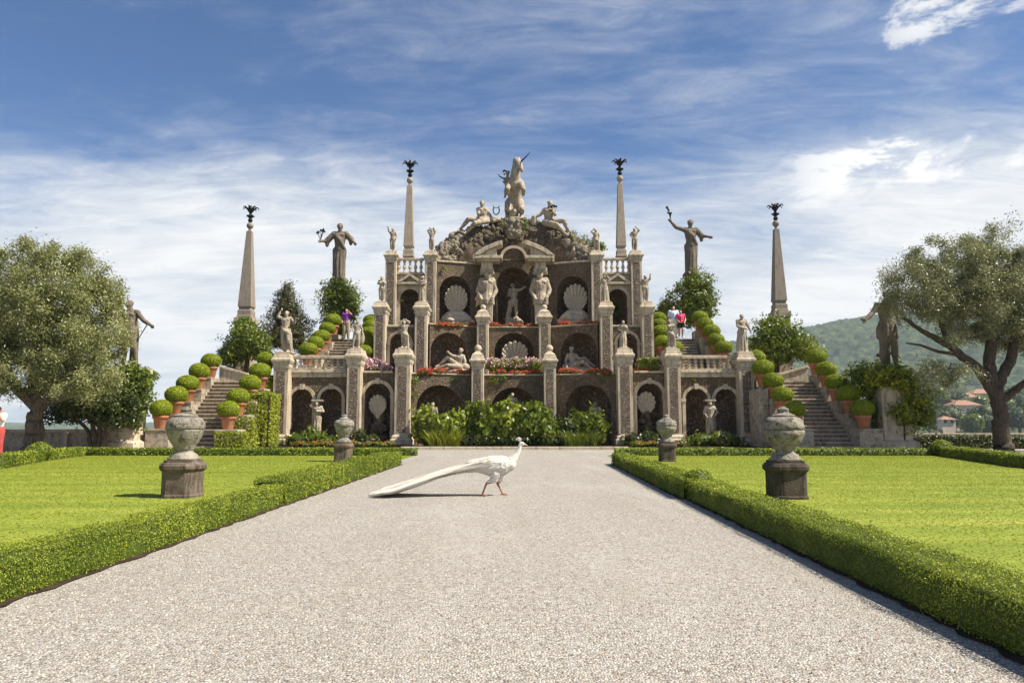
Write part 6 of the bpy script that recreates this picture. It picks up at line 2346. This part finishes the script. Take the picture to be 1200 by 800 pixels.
for i, (px, lab, w_) in enumerate(((420, 'low dark green plants at the foot of the left wing single arch', 1.0), (366, 'low green plants at the foot of the left wing twin arches', 1.5), (757, 'low dark green plants at the foot of the right wing single arch', 1.0), (838, 'low green plants at the foot of the right wing twin arches', 1.7))):
    shrub('leafy_shrub', [E(px - 14, 516, 34.2, w_ * .55, .4, .35), E(px + 12, 517, 34.1, w_ * .6, .4, .32), E(px + 2, 513, 34.3, w_ * .3, .35, .4)], 900, .16, .09, DARKL if w_ == 1.0 else MIDL, lab, 70 + i, sprigs=22, sprig_len=.35)
L = Leaves(79)
e = [E(846, 513, 33.8, .5, .35, .32)]
P, N = L.shell(e, 420, .3, .15)
L.leaves(P, N, .16, .07, .8)
P, N = L.shell(e, 60, .05, .15)
L.leaves(P, N, .10, .07, .8, mi=1, rnd=1.0)
tag(L.build('white_flower_clump', [LUSH, PINKF]), 'small clump of white flowers at the foot of the right wing', 'flower clump')


def tuft(px, py, Y, w, h, n, mat, label, seed):
    L = Leaves(seed)
    rng = L.rng
    c = at(px, py, Y)
    V, Q = [], []
    for i in range(n):
        bx, by = c.x + rng.uniform(-1, 1) * w, c.y + rng.uniform(-.5, .5) * w * .6
        hh = h * rng.uniform(.6, 1.1)
        ln = rng.normal(size=2) * .16 + np.array([(bx - c.x) * .35, 0])
        a = rng.uniform(0, PI)
        dx, dy = math.cos(a) * .012, math.sin(a) * .012
        b = len(V)
        z0 = .1
        m_ = (bx + ln[0] * .35, by + ln[1] * .35, z0 + hh * .6)
        V += [(bx - dx, by - dy, z0), (bx + dx, by + dy, z0), (m_[0] + dx, m_[1] + dy, m_[2]), (m_[0] - dx, m_[1] - dy, m_[2]),
              (bx + ln[0] + dx * .2, by + ln[1] + dy * .2, z0 + hh), (bx + ln[0] - dx * .2, by + ln[1] - dy * .2, z0 + hh)]
        Q += [(b, b + 1, b + 2, b + 3), (b + 3, b + 2, b + 4, b + 5)]
    L.raw(V, Q, rng.beta(2, 2, n).repeat(6))
    return tag(L.build('grass_tuft', mat), label, 'grass tuft')


tuft(521, 523, 32.6, .62, .72, 520, IVYL, 'bright grass tuft by the kerb before the left shrubs', 81)
tuft(680, 523, 32.6, .68, .68, 520, MIDL, 'darker grass tuft by the kerb before the right shrubs', 82)

# ================================================================== trees
def tree(name, limbs, targets_ells, n_targets, n_leaf, ll, lw, sig, lmat, bmat, label, seed, gap=.0, shellness=.45, up=.0, cat='tree', trunk_sides=9, twig=.016, droop=.0, zmin=None, jit=2.0):
    """limbs: list of [(x, y, z, r), ...]; the twigs grow from them to targets inside the crown; leaves gather round the twigs."""
    rng = np.random.default_rng(seed)
    root = empty(name, Vector(limbs[0][0][:3]), label, cat)
    m = MB()
    nodes, rad = [], []
    for lb in limbs:
        P = [Vector(p[:3]) for p in lb]
        R = [p[3] for p in lb]
        # resample with wobble
        pts, rr = [], []
        for i in range(len(P) - 1):
            for t in np.linspace(0, 1, 6, endpoint=False):
                q = P[i].lerp(P[i + 1], t)
                r = R[i] + (R[i + 1] - R[i]) * t
                pts.append(q + Vector(rng.normal(size=3)) * r * .12)
                rr.append(r * rng.uniform(.95, 1.05))
        pts.append(P[-1])
        rr.append(R[-1])
        m.tube(pts, rr, trunk_sides)
        for q, r in zip(pts, rr):
            nodes.append(q)
            rad.append(r)
    first_ok = 4
    C = np.array([c for c, r in targets_ells])
    Rr = np.array([r for c, r in targets_ells])
    vol = Rr.prod(1)
    T = []
    while len(T) < n_targets:
        k = rng.choice(len(C), p=vol / vol.sum())
        d = rot_unit(rng, 1)[0]
        q = C[k] + d * Rr[k] * rng.random() ** (1 / 3 * (1 - shellness))
        if gap and lump(q[None], .9, seed)[0] < gap - .9:
            continue
        if zmin is not None and q[2] < zmin:
            continue
        T.append(q)
    T = np.array(T)
    base = np.array(limbs[0][-1][:3])
    T = T[np.argsort(np.linalg.norm(T - base, axis=1))]
    NA = np.array([tuple(q) for q in nodes])
    RA = np.array(rad)
    ok = np.ones(len(NA), bool)
    ok[:first_ok * 2] = False
    tips = []
    NA = list(NA)
    RA = list(RA)
    OK = list(ok)
    for t in T:
        arr = np.array(NA)
        dd = np.linalg.norm(arr - t, axis=1) + (arr[:, 2] > t[2] + .4) * .8 + (~np.array(OK)) * 50
        k = int(dd.argmin())
        a = Vector(NA[k])
        b = Vector(t)
        ln = (b - a).length
        r0 = min(RA[k] * .72, twig * .45 + twig * .55 * ln + .004)
        mid = a.lerp(b, .5) + Vector(rng.normal(size=3)) * ln * .10 + Vector((0, 0, ln * .07))
        P = [a, a.lerp(mid, .55) + Vector((0, 0, ln * .02)), mid, mid.lerp(b, .55), b]
        m.tube(P, [r0, r0 * .85, r0 * .65, r0 * .45, .004], 5)
        for f in (.45, .7, 1.0):
            q = mid.lerp(b, (f - .5) * 2) if f > .5 else a.lerp(mid, f * 2)
            NA.append(tuple(q))
            RA.append(max(r0 * (1 - .6 * f), .005))
            OK.append(True)
        tips.append((mid, b))
    m.build('trunk', bmat, root, smooth=True)
    L = Leaves(seed + 1)
    n_per = max(1, n_leaf // len(tips))
    A = np.array([tuple(a) for a, b in tips])
    B = np.array([tuple(b) for a, b in tips])
    t = L.rng.random((len(tips), n_per, 1)) ** .6 * 1.06
    wgt = L.rng.uniform(.5, 1.4, (len(tips), 1, 1))
    P = A[:, None] * (1 - t) + B[:, None] * t + L.rng.normal(size=(len(tips), n_per, 3)) * sig * wgt
    P[..., 2] -= droop * L.rng.random(P.shape[:2]) ** 2
    P = P.reshape(-1, 3)
    cen = C.mean(0)
    N = (P - cen)
    N /= np.linalg.norm(N, axis=1, keepdims=True) + 1e-6
    tone = np.clip(L.rng.beta(2, 2, len(P)) + np.repeat(L.rng.normal(size=len(tips)) * .13, n_per), 0, 1)
    L.leaves(P, N + np.array([0, 0, .4]), ll, lw, jit, rnd=tone, up=up)
    L.build('crown', lmat, root)
    return root


def lim(*pts):
    out = []
    for px, py, Y, r in pts:
        p = at(px, py, Y)
        out.append((p.x, p.y, p.z, r))
    return out


# the olive on the left
b = at(38, 531, 27.3)
tree('olive_tree', [[(b.x, b.y, -.1, .46), (b.x + .02, b.y, .35, .33)] + lim((40, 496, 27.3, .29), (45, 472, 27.3, .28)),
                    lim((45, 476, 27.3, .24), (62, 452, 27.2, .20), (84, 424, 27.0, .15), (104, 390, 27.0, .10)),
                    lim((45, 476, 27.3, .24), (40, 446, 27.4, .22), (46, 405, 27.5, .17), (58, 350, 27.5, .11)),
                    lim((45, 478, 27.3, .24), (20, 455, 27.2, .19), (-4, 420, 27.0, .15), (-30, 380, 27, .10)),
                    lim((60, 470, 27.2, .14), (86, 463, 26.8, .10), (118, 455, 26.6, .06))],
     [E(55, 352, 27.3, 2.7, 2.5, 2.2), E(-22, 375, 27.3, 2.6, 2.4, 2.2), E(98, 392, 27.0, 1.5, 1.8, 2.0), E(30, 430, 27.0, 2.2, 2.0, 1.1), E(106, 432, 26.6, 1.15, 1.3, 1.1), E(-40, 430, 27, 1.6, 1.6, 1.3), E(90, 448, 26.4, 1.2, 1.2, .7)],
     700, 230000, .115, .036, .175, OLIVE, BARK, 'large dense silvery olive tree beside the left garden wall', 91, gap=.15, shellness=.5, zmin=1.75)

# the olive on the right
b = at(1176, 525, 29.5)
tree('olive_tree', [[(b.x, b.y, -.1, .44), (b.x, b.y, .3, .34)] + lim((1173, 490, 29.5, .29), (1166, 455, 29.5, .29)),
                    lim((1163, 458, 29.5, .26), (1146, 432, 29.3, .19), (1112, 405, 29.0, .14), (1085, 390, 28.8, .10), (1058, 372, 28.6, .06)),
                    lim((1163, 458, 29.5, .28), (1160, 420, 29.5, .22), (1165, 370, 29.6, .17), (1160, 320, 29.6, .11), (1150, 285, 29.6, .07)),
                    lim((1166, 458, 29.5, .25), (1182, 425, 29.6, .20), (1196, 370, 29.7, .15), (1215, 320, 29.8, .10)),
                    lim((1174, 470, 29.5, .18), (1196, 452, 29.3, .14), (1230, 430, 29.2, .10)),
                    lim((1112, 405, 29.0, .10), (1098, 365, 29.0, .08), (1090, 325, 29.0, .05)),
                    lim((1128, 416, 29.15, .09), (1100, 412, 28.7, .06), (1078, 404, 28.5, .05), (1062, 402, 28.4, .03))],
     [E(1110, 325, 29.2, 1.75, 1.9, 1.6), E(1175, 312, 29.5, 1.9, 2.1, 1.75), E(1235, 330, 29.5, 1.9, 2.0, 2.0), E(1073, 342, 28.8, 1.42, 1.5, 1.32), E(1042, 350, 28.7, .75, .8, .5), E(1140, 372, 29.0, 1.3, 1.4, 1.0), E(1185, 385, 29.3, 1.2, 1.4, 1.2), E(1215, 400, 29.3, 1.5, 1.6, 1.3), E(1105, 425, 28.7, 1.0, 1.0, 1.15), E(1150, 440, 28.8, .7, .9, .7), E(1075, 410, 28.5, .6, .7, .6), E(1250, 440, 29.3, 1.5, 1.5, 1.2), E(1192, 432, 29.0, .9, 1.0, .8)],
     720, 150000, .115, .036, .175, OLIVE2, DKBARK, 'sparse grey olive tree with open dark branches beside the right garden wall', 95, gap=.45, shellness=.45, zmin=2.2)

# evergreen magnolia with several stems, clipped flat
b = at(112, 526, 29.0)
tree('clipped_evergreen', [[(b.x, b.y, -.1, .12), (b.x + .05, b.y, .3, .10)] + lim((108, 496, 29, .08), (98, 482, 29, .09)),
                           [(b.x + .15, b.y, -.1, .11)] + lim((118, 505, 29, .08), (113, 480, 29, .06)),
                           [(b.x + .3, b.y, -.1, .11)] + lim((124, 500, 28.9, .07), (127, 478, 28.9, .09)),
                           [(b.x - .15, b.y, -.1, .11)] + lim((104, 505, 29.1, .07), (84, 484, 29.1, .07))],
     [E(75, 478, 29.2, 1.0, 1.2, .48), E(108, 470, 29.0, 1.1, 1.3, .65), E(136, 475, 28.8, .8, 1.0, .7)], 170, 21000, .14, .07, .14, DARKL, DBARK, 'dark multi-stemmed evergreen with a flat clipped crown behind the left wall', 97, jit=1.2, shellness=.6)


# trees and bushes behind the theatre
def bush(name, ells, n, ll, lw, mat, label, seed, stems=(), sprigs=40, sl=.4, amp=.2, cat='bush', thick=.45, core=.04):
    root = empty(name, Vector(ells[0][0]), label, cat)
    L = Leaves(seed)
    for c, r in ells:
        L.core(c, r, seed, amp, core, .70, 18, 12)
    P, N = L.shell(ells, n, thick, amp, seed, 2.6)
    tone = np.clip(L.rng.beta(2, 2, len(P)) + .2 * lump(P, 1.6, seed), 0, 1)
    L.leaves(P, N, ll, lw, .8, rnd=tone, up=.15, fold=.1)
    rng = L.rng
    P, N = L.shell(ells, sprigs, .05, amp, seed, 2.6)
    D = N + rng.normal(size=P.shape) * .4 + np.array([0, 0, .3])
    D /= np.linalg.norm(D, axis=1, keepdims=True)
    ln = rng.uniform(.3, 1.0, len(P)) * sl
    for t in np.linspace(.0, 1, 8):
        for q in range(2):
            Q = P + D * (ln * t)[:, None]
            Q[:, 2] -= (t * ln) ** 2 * .3
            L.leaves(Q + rng.normal(size=Q.shape) * ll * .5, N, ll * (1.05 - .4 * t), lw, 1.0, up=.2)
    L.build('foliage', mat, root)
    if stems:
        m = MB()
        for st in stems:
            m.tube([Vector(p[:3]) for p in st], [p[3] for p in st], 7)
        m.build('trunk', DBARK, root, smooth=True)
    return root


def stem(px, pya, pyb, Y, r):
    a, b = at(px, pya, Y), at(px, pyb, Y)
    return [(a.x, a.y, a.z, r), (a.x + .05, a.y, (a.z + b.z) / 2, r * .8), (b.x, b.y, b.z, r * .5)]


Yc = 42.5
cone = [E(337, 338 + 9 * i, Yc + random.uniform(-.2, .2), .35 + .21 * i + random.uniform(-.05, .1), .4 + .2 * i, .55) for i in range(8)]
cone += [E(337 + random.uniform(-26, 26) * (i / 9), 345 + 7.5 * i, Yc - .4, .35 + .03 * i, .4, .42) for i in range(10)]
bush('cypress_tree', cone, 9500, .17, .06, CONIF, 'brownish dark conifer with a ragged pointed outline behind the left wing', 101, [stem(337, 445, 350, Yc, .2)], 230, .55, .3, 'tree', .6)
bush('evergreen_bush', [E(289, 398, 38.8, .85, .9, 1.0), E(277, 408, 38.7, .8, .8, .8), E(301, 405, 38.7, .75, .8, .8), E(288, 384, 39, .55, .6, .55), E(268, 418, 38.6, .6, .6, .5)], 5200, .17, .09, MIDL, 'dense green bush at the foot of the left freestanding obelisk', 102, [stem(288, 436, 410, 38.9, .14)], 110, .5, .25)
bush('evergreen_bush', [E(912, 395, 38.8, 1.0, .9, .9), E(895, 402, 38.7, .75, .8, .8), E(932, 400, 38.7, .8, .8, .75), E(905, 382, 39, .75, .6, .5), E(913, 415, 38.6, .9, .8, .6)], 5200, .18, .09, MIDL, 'spreading green bush at the foot of the right freestanding obelisk', 103, [stem(910, 436, 410, 38.9, .16)], 150, .7, .3)
bush('evergreen_bush', [E(945, 412, 38.0, .55, .6, .55), E(958, 418, 38.0, .45, .5, .4)], 1500, .15, .08, LUSH, 'small pale green bush beside the topmost pots of the right staircase', 104, [], 50, .4)
bush('ivy_pedestal', [E(397, 341, 42.9, 1.0, .95, .6), E(400, 352, 42.8, 1.15, 1.0, .75), E(397, 368, 42.7, .95, .9, .8), E(392, 384, 42.6, .75, .8, .7), E(410, 362, 42.7, .6, .7, .6)], 6200, .17, .08, MIDL, 'pedestal wrapped in green creeper under the dark statue left of the theatre', 105, [], 190, .55, .22, 'ivy pedestal')
bush('ivy_pedestal', [E(815, 334, 42.9, 1.0, .95, .65), E(812, 350, 42.8, 1.1, 1.0, .8), E(820, 366, 42.7, 1.0, .9, .8), E(808, 370, 42.6, .85, .8, .8), E(822, 350, 42.7, .8, .7, .7)], 6200, .17, .08, MIDL, 'pedestal wrapped in green creeper under the dark statue right of the theatre', 106, [], 220, .5, .22, 'ivy pedestal')
bush('evergreen_bush', [E(782, 362, 43.5, .55, .6, .5), E(778, 368, 43.4, .6, .6, .5)], 1600, .15, .09, LUSH, 'light green bush behind the people on the right upper flight', 107, [], 30, .3)
bush('evergreen_bush', [E(728, 365, 41.2, .45, .3, .75), E(734, 374, 41.0, .35, .3, .4)], 1000, .14, .08, MIDL, 'green bush growing inside the right tower arch', 108, [], 26, .3)
bush('evergreen_bush', [E(700, 290, 43.6, .5, .5, .35)], 500, .13, .07, LUSH, 'small green bush peeping over the right end of the rocky crown', 109, [], 14, .3)

# creepers and pedestals of the side statues
m = MB()
x_, Yp = at(149, 470, 30.5).x, 30.5
zt_ = zp(431, 30.5) - .02
m.sq(x_, Yp, .56, .56, [(.2, -.1), (.2, .35), (.08, .42), (.0, .45), (0, zt_ - .25), (.12, zt_ - .2), (.12, zt_)])
o = m.build('statue_pedestal', TRIM, None, bevel=0.02)
tag(o, 'tall stone pedestal overgrown with ivy left of the left staircase', 'pedestal')
bush('ivy', [E(151, 440, 29.75, .95, .55, .55), E(150, 452, 29.7, .95, .5, .6), E(150, 448, 30.2, .75, .75, .65), E(148, 468, 29.9, .85, .75, .75), E(153, 485, 29.9, .6, .6, .6), E(138, 470, 29.8, .7, .7, .8), E(131, 488, 29.6, .7, .7, .5), E(156, 460, 30.1, .5, .6, .6)], 5600, .15, .10, MIDL, 'thick glossy ivy hanging over the pedestal left of the left staircase', 111, [], 90, .35, .18, 'ivy')
x_, Yp = at(1042, 470, 31.8).x, 31.8
zt_ = zp(432, 31.8) - .02
m = MB()
m.sq(x_, Yp, .62, .62, [(.18, -.1), (.18, .35), (.06, .42), (.0, .45), (0, zt_ - .22), (.12, zt_ - .18), (.12, zt_)])
o = m.build('statue_pedestal', TRIM, None, bevel=0.02)
tag(o, 'tall pale stone pedestal with creeper right of the right staircase', 'pedestal')
bush('creeper', [E(1060, 445, 31.2, .75, .7, .55), E(1072, 465, 31.2, .6, .6, .7), E(1062, 485, 31.0, .55, .5, .7), E(1080, 488, 31.2, .5, .5, .55), E(1040, 437, 31.0, .85, .5, .32), E(1044, 445, 31.0, .6, .3, .35), E(1025, 445, 31.3, .5, .5, .4)], 2900, .16, .10, IVYL, 'yellow green creeper climbing over the pedestal right of the right staircase', 112, [stem(1060, 520, 450, 31.2, .05)], 120, .5, .3, 'creeper', .7)
bush('garden_shrub', [E(1020, 450, 32.2, .75, .7, .75), E(1008, 440, 32.4, .6, .6, .5), E(1024, 480, 32.0, .55, .5, .6), E(1018, 500, 32.0, .5, .4, .4)], 2300, .14, .08, MIDL, 'airy green shrub between the right staircase and the creeper pedestal', 113, [stem(1022, 522, 470, 32.0, .05)], 110, .45, .3, 'shrub', .8)

# palm behind the left pedestal
pl_ = empty('palm_tree', at(168, 520, 32.5), 'small palm tree with drooping fronds behind the left ivy pedestal', 'palm')
m = MB()
m.tube([at(166, 528, 32.5), at(165, 480, 32.5), at(167, 436, 32.5)], [.14, .12, .13], 10)
m.build('trunk', DBARK, pl_)
pc = at(168, 437, 32.5)
rg = np.random.default_rng(6)
for k in range(16):
    L = Leaves(500 + k)
    a = 2 * PI * k / 16 + rg.uniform(-.15, .15)
    el = rg.uniform(-.1, .9)
    ln = rg.uniform(.55, .8)
    V, Q = [], []
    for q in range(18):
        t = q / 17
        for sg in (-1, 1):
            r_ = ln * (.35 + .65 * t) * math.cos(el)
            p = Vector((pc.x + math.cos(a) * r_, pc.y + math.sin(a) * r_, pc.z + ln * (.35 + .65 * t) * math.sin(el) * .8 - .28 * (t * ln) ** 2 * 2))
            side = Vector((-math.sin(a), math.cos(a), 0)) * sg
            e = p + side * .24 * math.sin(PI * (.15 + .8 * t)) + Vector((math.cos(a) * .12, math.sin(a) * .12, -.10 - .08 * t))
            b = len(V)
            wv = Vector((math.cos(a), math.sin(a), 0)) * .014
            V += [tuple(p - wv), tuple(p + wv), tuple(e + wv * .3), tuple(e - wv * .3)]
            Q.append((b, b + 1, b + 2, b + 3))
    L.raw(V, Q, rg.uniform(.2, .8))
    L.build('frond', MIDL, pl_)

# ivy on the stair flank, ivy below the right wall
def ivy_wall(x0, x1, y0, y1, zf, n, mat, label, seed, ls=.085, side='-y', name='ivy', cat='ivy'):
    L = Leaves(seed)
    rng = L.rng
    xs = rng.uniform(x0, x1, n)
    zs = rng.random(n)
    y = y0 + (y1 - y0) * (xs - x0) / (x1 - x0)
    z = zs * np.array([zf(x) for x in xs])
    P = np.stack([xs, y, z], 1)
    P[:, 1] -= .05 + .06 * lump(P, 2.5, seed) + rng.random(n) * .06
    N = np.tile([0, -1.0, .35], (n, 1))
    L.leaves(P, N, ls, ls * .8, .55, rnd=np.clip(rng.beta(2, 2, n) + .2 * lump(P, 1.5, seed), 0, 1), up=-.2)
    o = L.build(name, mat)
    return tag(o, label, cat)


L = Leaves(121)
rng = L.rng
n = 9000
for i in range(5):                                              # front faces and outer side of each inner cheek block, left staircase
    zt_ = POTS[('left', 'inner', i)].z - .1
    zlow_ = POTS[('left', 'inner', i - 1)].z - .4 if i else 0
    m_ = 900
    x = rng.uniform(-12.5, -11.2 + .0 * i, m_)
    z = rng.uniform(min(max(zlow_, 0), zt_ - .3), zt_, m_)
    P = np.stack([x, np.full(m_, YS[i] - .52 - .04), z], 1)
    P[:, 1] -= rng.random(m_) * .09
    L.leaves(P, np.tile([.1, -1, .35], (m_, 1)), .085, .07, .55, up=-.2)
    m_ = 700
    x = np.full(m_, -11.5) + rng.random(m_) * .1
    P = np.stack([x, rng.uniform(YS[i] - .5, YS[i] + .5, m_), rng.uniform(0, zt_, m_)], 1)
    L.leaves(P, np.tile([1, -.2, .35], (m_, 1)), .085, .07, .55, up=-.2)
L.build('ivy', IVYL)
o = bpy.data.objects['ivy.001'] if 'ivy.001' in bpy.data.objects else bpy.data.objects['ivy']
o = [q for q in bpy.data.objects if q.name.startswith('ivy') and q.type == 'MESH' and q.parent is None][-1]
tag(o, 'bright sunlit ivy covering the inner flank of the left staircase', 'ivy')
# slope of ivy between the flank and the left wing
xi0, xi1 = -11.53, -11.08
m = MB()
m.box(xi0 + .001, xi1, 32.9, 34.3, 0, 2.45)
o = m.build('ivy_bank', SOIL)
tag(o, 'ivy covered block between the left staircase and the left wing', 'ivy bank')
L = Leaves(122)
rng = L.rng
n = 2600
x = rng.uniform(xi0 - .55, xi1 - .03, n)
P = np.stack([x, np.full(n, 32.88) - rng.random(n) * .14, rng.random(n) * 2.5], 1)
L.leaves(P, np.tile([.1, -1, .35], (n, 1)), .085, .07, .55, up=-.2, rnd=np.clip(rng.beta(2, 2, n) + .2 * lump(P, 1.5, 3), 0, 1))
P = np.stack([np.full(n, xi1) + rng.random(n) * .1, rng.uniform(32.9, 34.3, n), rng.random(n) * 2.5], 1)
L.leaves(P, np.tile([1, -.3, .3], (n, 1)), .085, .07, .55, up=-.2)
P = np.stack([x, rng.uniform(32.9, 34.3, n), 2.45 + rng.random(n) * .1], 1)
L.leaves(P, np.tile([0, -.3, .8], (n, 1)), .085, .07, .55)
L.build('ivy_cover', IVYL, o)
# rough wall beside the right staircase
m = MB()
xr0, xr1 = 11.08, 11.53
m.box(xr0, xr1, 32.9, 34.3, 0, 2.7)
o = m.build('rough_bank_wall', WALLS, None, bevel=.03)
tag(o, 'rough brown wall between the right staircase and the right wing', 'wall')
L = Leaves(123)
rng = L.rng
n = 900
x = rng.uniform(xr0 - .1, xr1, n)
P = np.stack([x, np.full(n, 32.87) - rng.random(n) * .1, rng.random(n) ** 1.6 * 2.0], 1)
P = P[lump(P, 1.4, 9) > .1]
L.leaves(P, np.tile([0, -1, .3], (len(P), 1)), .09, .07, .6)
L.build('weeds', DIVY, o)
wx0, wx1 = at(1040, 510, 33.3).x, at(1330, 510, 33.3).x
L = Leaves(124)
rng = L.rng
n = 9000
P = np.stack([rng.uniform(wx0, wx1, n), np.full(n, 33.3) - rng.random(n) * .25, rng.random(n) * .62 + lump(np.stack([rng.uniform(wx0, wx1, n)] * 3, 1), 1, 4) * .0], 1)
L.leaves(P, np.tile([0, -1, .5], (n, 1)), .10, .08, .6)
L.boxcore(wx0, wx1, 33.15, 33.49, 0, .52, .1)
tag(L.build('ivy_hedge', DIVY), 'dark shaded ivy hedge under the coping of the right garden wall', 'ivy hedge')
m = MB()
m.tube([at(1030, 517, 32.6), at(1052, 516.5, 32.6), at(1068, 513, 32.6), at(1085, 505.5, 32.6)], [.03, .03, .025, .02], 6)
tag(m.build('handrail_branch', STEP), 'thin pale bare branch leaning below the right pedestal', 'branch')
# twig fence beside the left pedestal
m = MB()
for i in range(26):
    px = 161 + 17 * i / 25
    a = at(px, 527, 31.4)
    bq = at(px + random.uniform(-3, 3), 504 + random.uniform(-3, 3), 31.4)
    m.tube([a, a.lerp(bq, .5) + Vector((random.uniform(-.1, .1), random.uniform(-.1, .1), 0)), bq], [.025, .02, .012], 5)
tag(m.build('twig_fence', WALLS), 'low fence of bare pale twigs between the left pedestal and staircase', 'fence')

# ================================================================== far side: trees and houses on the shore
def far_tree(px, py, Y, r, mat, label, seed):
    c = at(px, py, Y)
    root = empty('shore_tree', (c.x, c.y, c.z - r), label, 'tree', 'trees on the far right shore')
    L = Leaves(seed)
    es = [((c.x, c.y, c.z), (r, r, r * .9))] + [((c.x + random.uniform(-.6, .6) * r, c.y + random.uniform(-.6, .6) * r, c.z + random.uniform(-.2, .55) * r), (r * .55,) * 3) for _ in range(4)]
    for cc, rr in es:
        L.core(cc, rr, seed, .16, .1, .86, 14, 9, freq=1.4 / r * 2)
    P, N = L.shell(es, 1500, .3, .16, seed, 1.4 / r * 2)
    L.leaves(P, N, r * .16, r * .11, .8)
    L.build('crown', mat, root)
    m = MB()
    m.tube([(c.x, c.y, c.z - r * 2.2), (c.x, c.y, c.z - r * .4)], [r * .14, r * .1], 6)
    m.build('trunk', DBARK, root)


FT = [(1097, 468, 'dark tree left of the pink house'), (1112, 487, 'light green tree before the pink house'), (1100, 492, 'low tree at the left end of the far shore'), (1156, 481, 'round tree right of the pink house'), (1150, 494, 'big round tree above the wall coping'), (1125, 471, 'tree behind the pink house roof'), (1172, 474, 'dark tree behind the olive trunk, upper'), (1194, 490, 'tree right of the olive trunk, near the wall'), (1185, 468, 'tree right of the olive trunk, upper'), (1138, 497, 'bush below the pink house, above the wall'), (1088, 480, 'tree behind the creeper pedestal')]
for i, (px, py, lab) in enumerate(FT):
    Y = 300 + (500 - py) * 3.4
    far_tree(px, py, Y, random.uniform(9, 12.5) * .5 * Y / 300 * (1.25 if 'big' in lab else 1), FARL if i % 3 else MIDL, 'far shore: ' + lab, 700 + i)


def house(px, py, Y, w, h, d, label, wall_c, seed, hip=True, rot=0.0):
    c = at(px, py, Y)
    root = empty('shore_house', (c.x, c.y, c.z), label, 'house', 'houses on the far right shore')
    m = MB()
    m.box(c.x - w / 2, c.x + w / 2, c.y, c.y + d, c.z - 8, c.z + h)
    m.build('wall', wall_c, root)
    m = MB()
    z = c.z + h + .02
    e = .7
    vs = [(c.x - w / 2 - e, c.y - e, z), (c.x + w / 2 + e, c.y - e, z), (c.x + w / 2 + e, c.y + d + e, z), (c.x - w / 2 - e, c.y + d + e, z), (c.x - w / 2 + d * .45, c.y + d / 2, z + d * .28), (c.x + w / 2 - d * .45, c.y + d / 2, z + d * .28)]
    m.add(vs, [(0, 1, 5, 4), (1, 2, 5), (2, 3, 4, 5), (3, 0, 4), (0, 3, 2, 1)])
    m.build('roof', ROOFT, root)
    n = max(2, int(w / 3.2))
    for i in range(n):
        x = c.x - w / 2 + w * (i + .5) / n
        for fl in range(2 if h > 5 else 1):
            m = MB()
            zz = c.z + .9 + fl * 3.0
            m.box(x - .55, x + .55, c.y - .06, c.y + .2, zz, zz + 1.6)
            m.build('window', WINDM, root)


house(1135, 485, 345, 12, 4.2, 9, 'pinkish house with a low tiled roof, largest on the far right shore', PLAST, 1)
house(1122, 485, 352, 4.0, 5, 7, 'narrow house with an orange gable beside the largest far house', PLAST, 2)
house(1112, 498, 320, 6, 2.4, 6, 'low pale house just above the coping of the right wall', PLAST, 3)
house(1155, 470, 420, 13, 4.5, 10, 'pale house higher up among the trees of the far shore', PLAST, 4)
house(1141, 474, 400, 9, 4.0, 9, 'small tiled house between two far shore trees', PLAST, 5)

# ================================================================== the air
hz = MB()
hz.box(-2700, 2400, -150, 2800, -17.2, 262)
hm = bpy.data.materials.new('haze_air')
hm.use_nodes = True
t = NT(hm.node_tree)
v = t.n('ShaderNodeVolumePrincipled')
v.inputs['Color'].default_value = (0.74, 0.86, 1.0, 1)
v.inputs['Density'].default_value = 0.00016
t.put(t.n('ShaderNodeOutputMaterial').inputs['Volume'], v.outputs[0])
o = hz.build('haze', hm)
tag(o, kind='stuff')
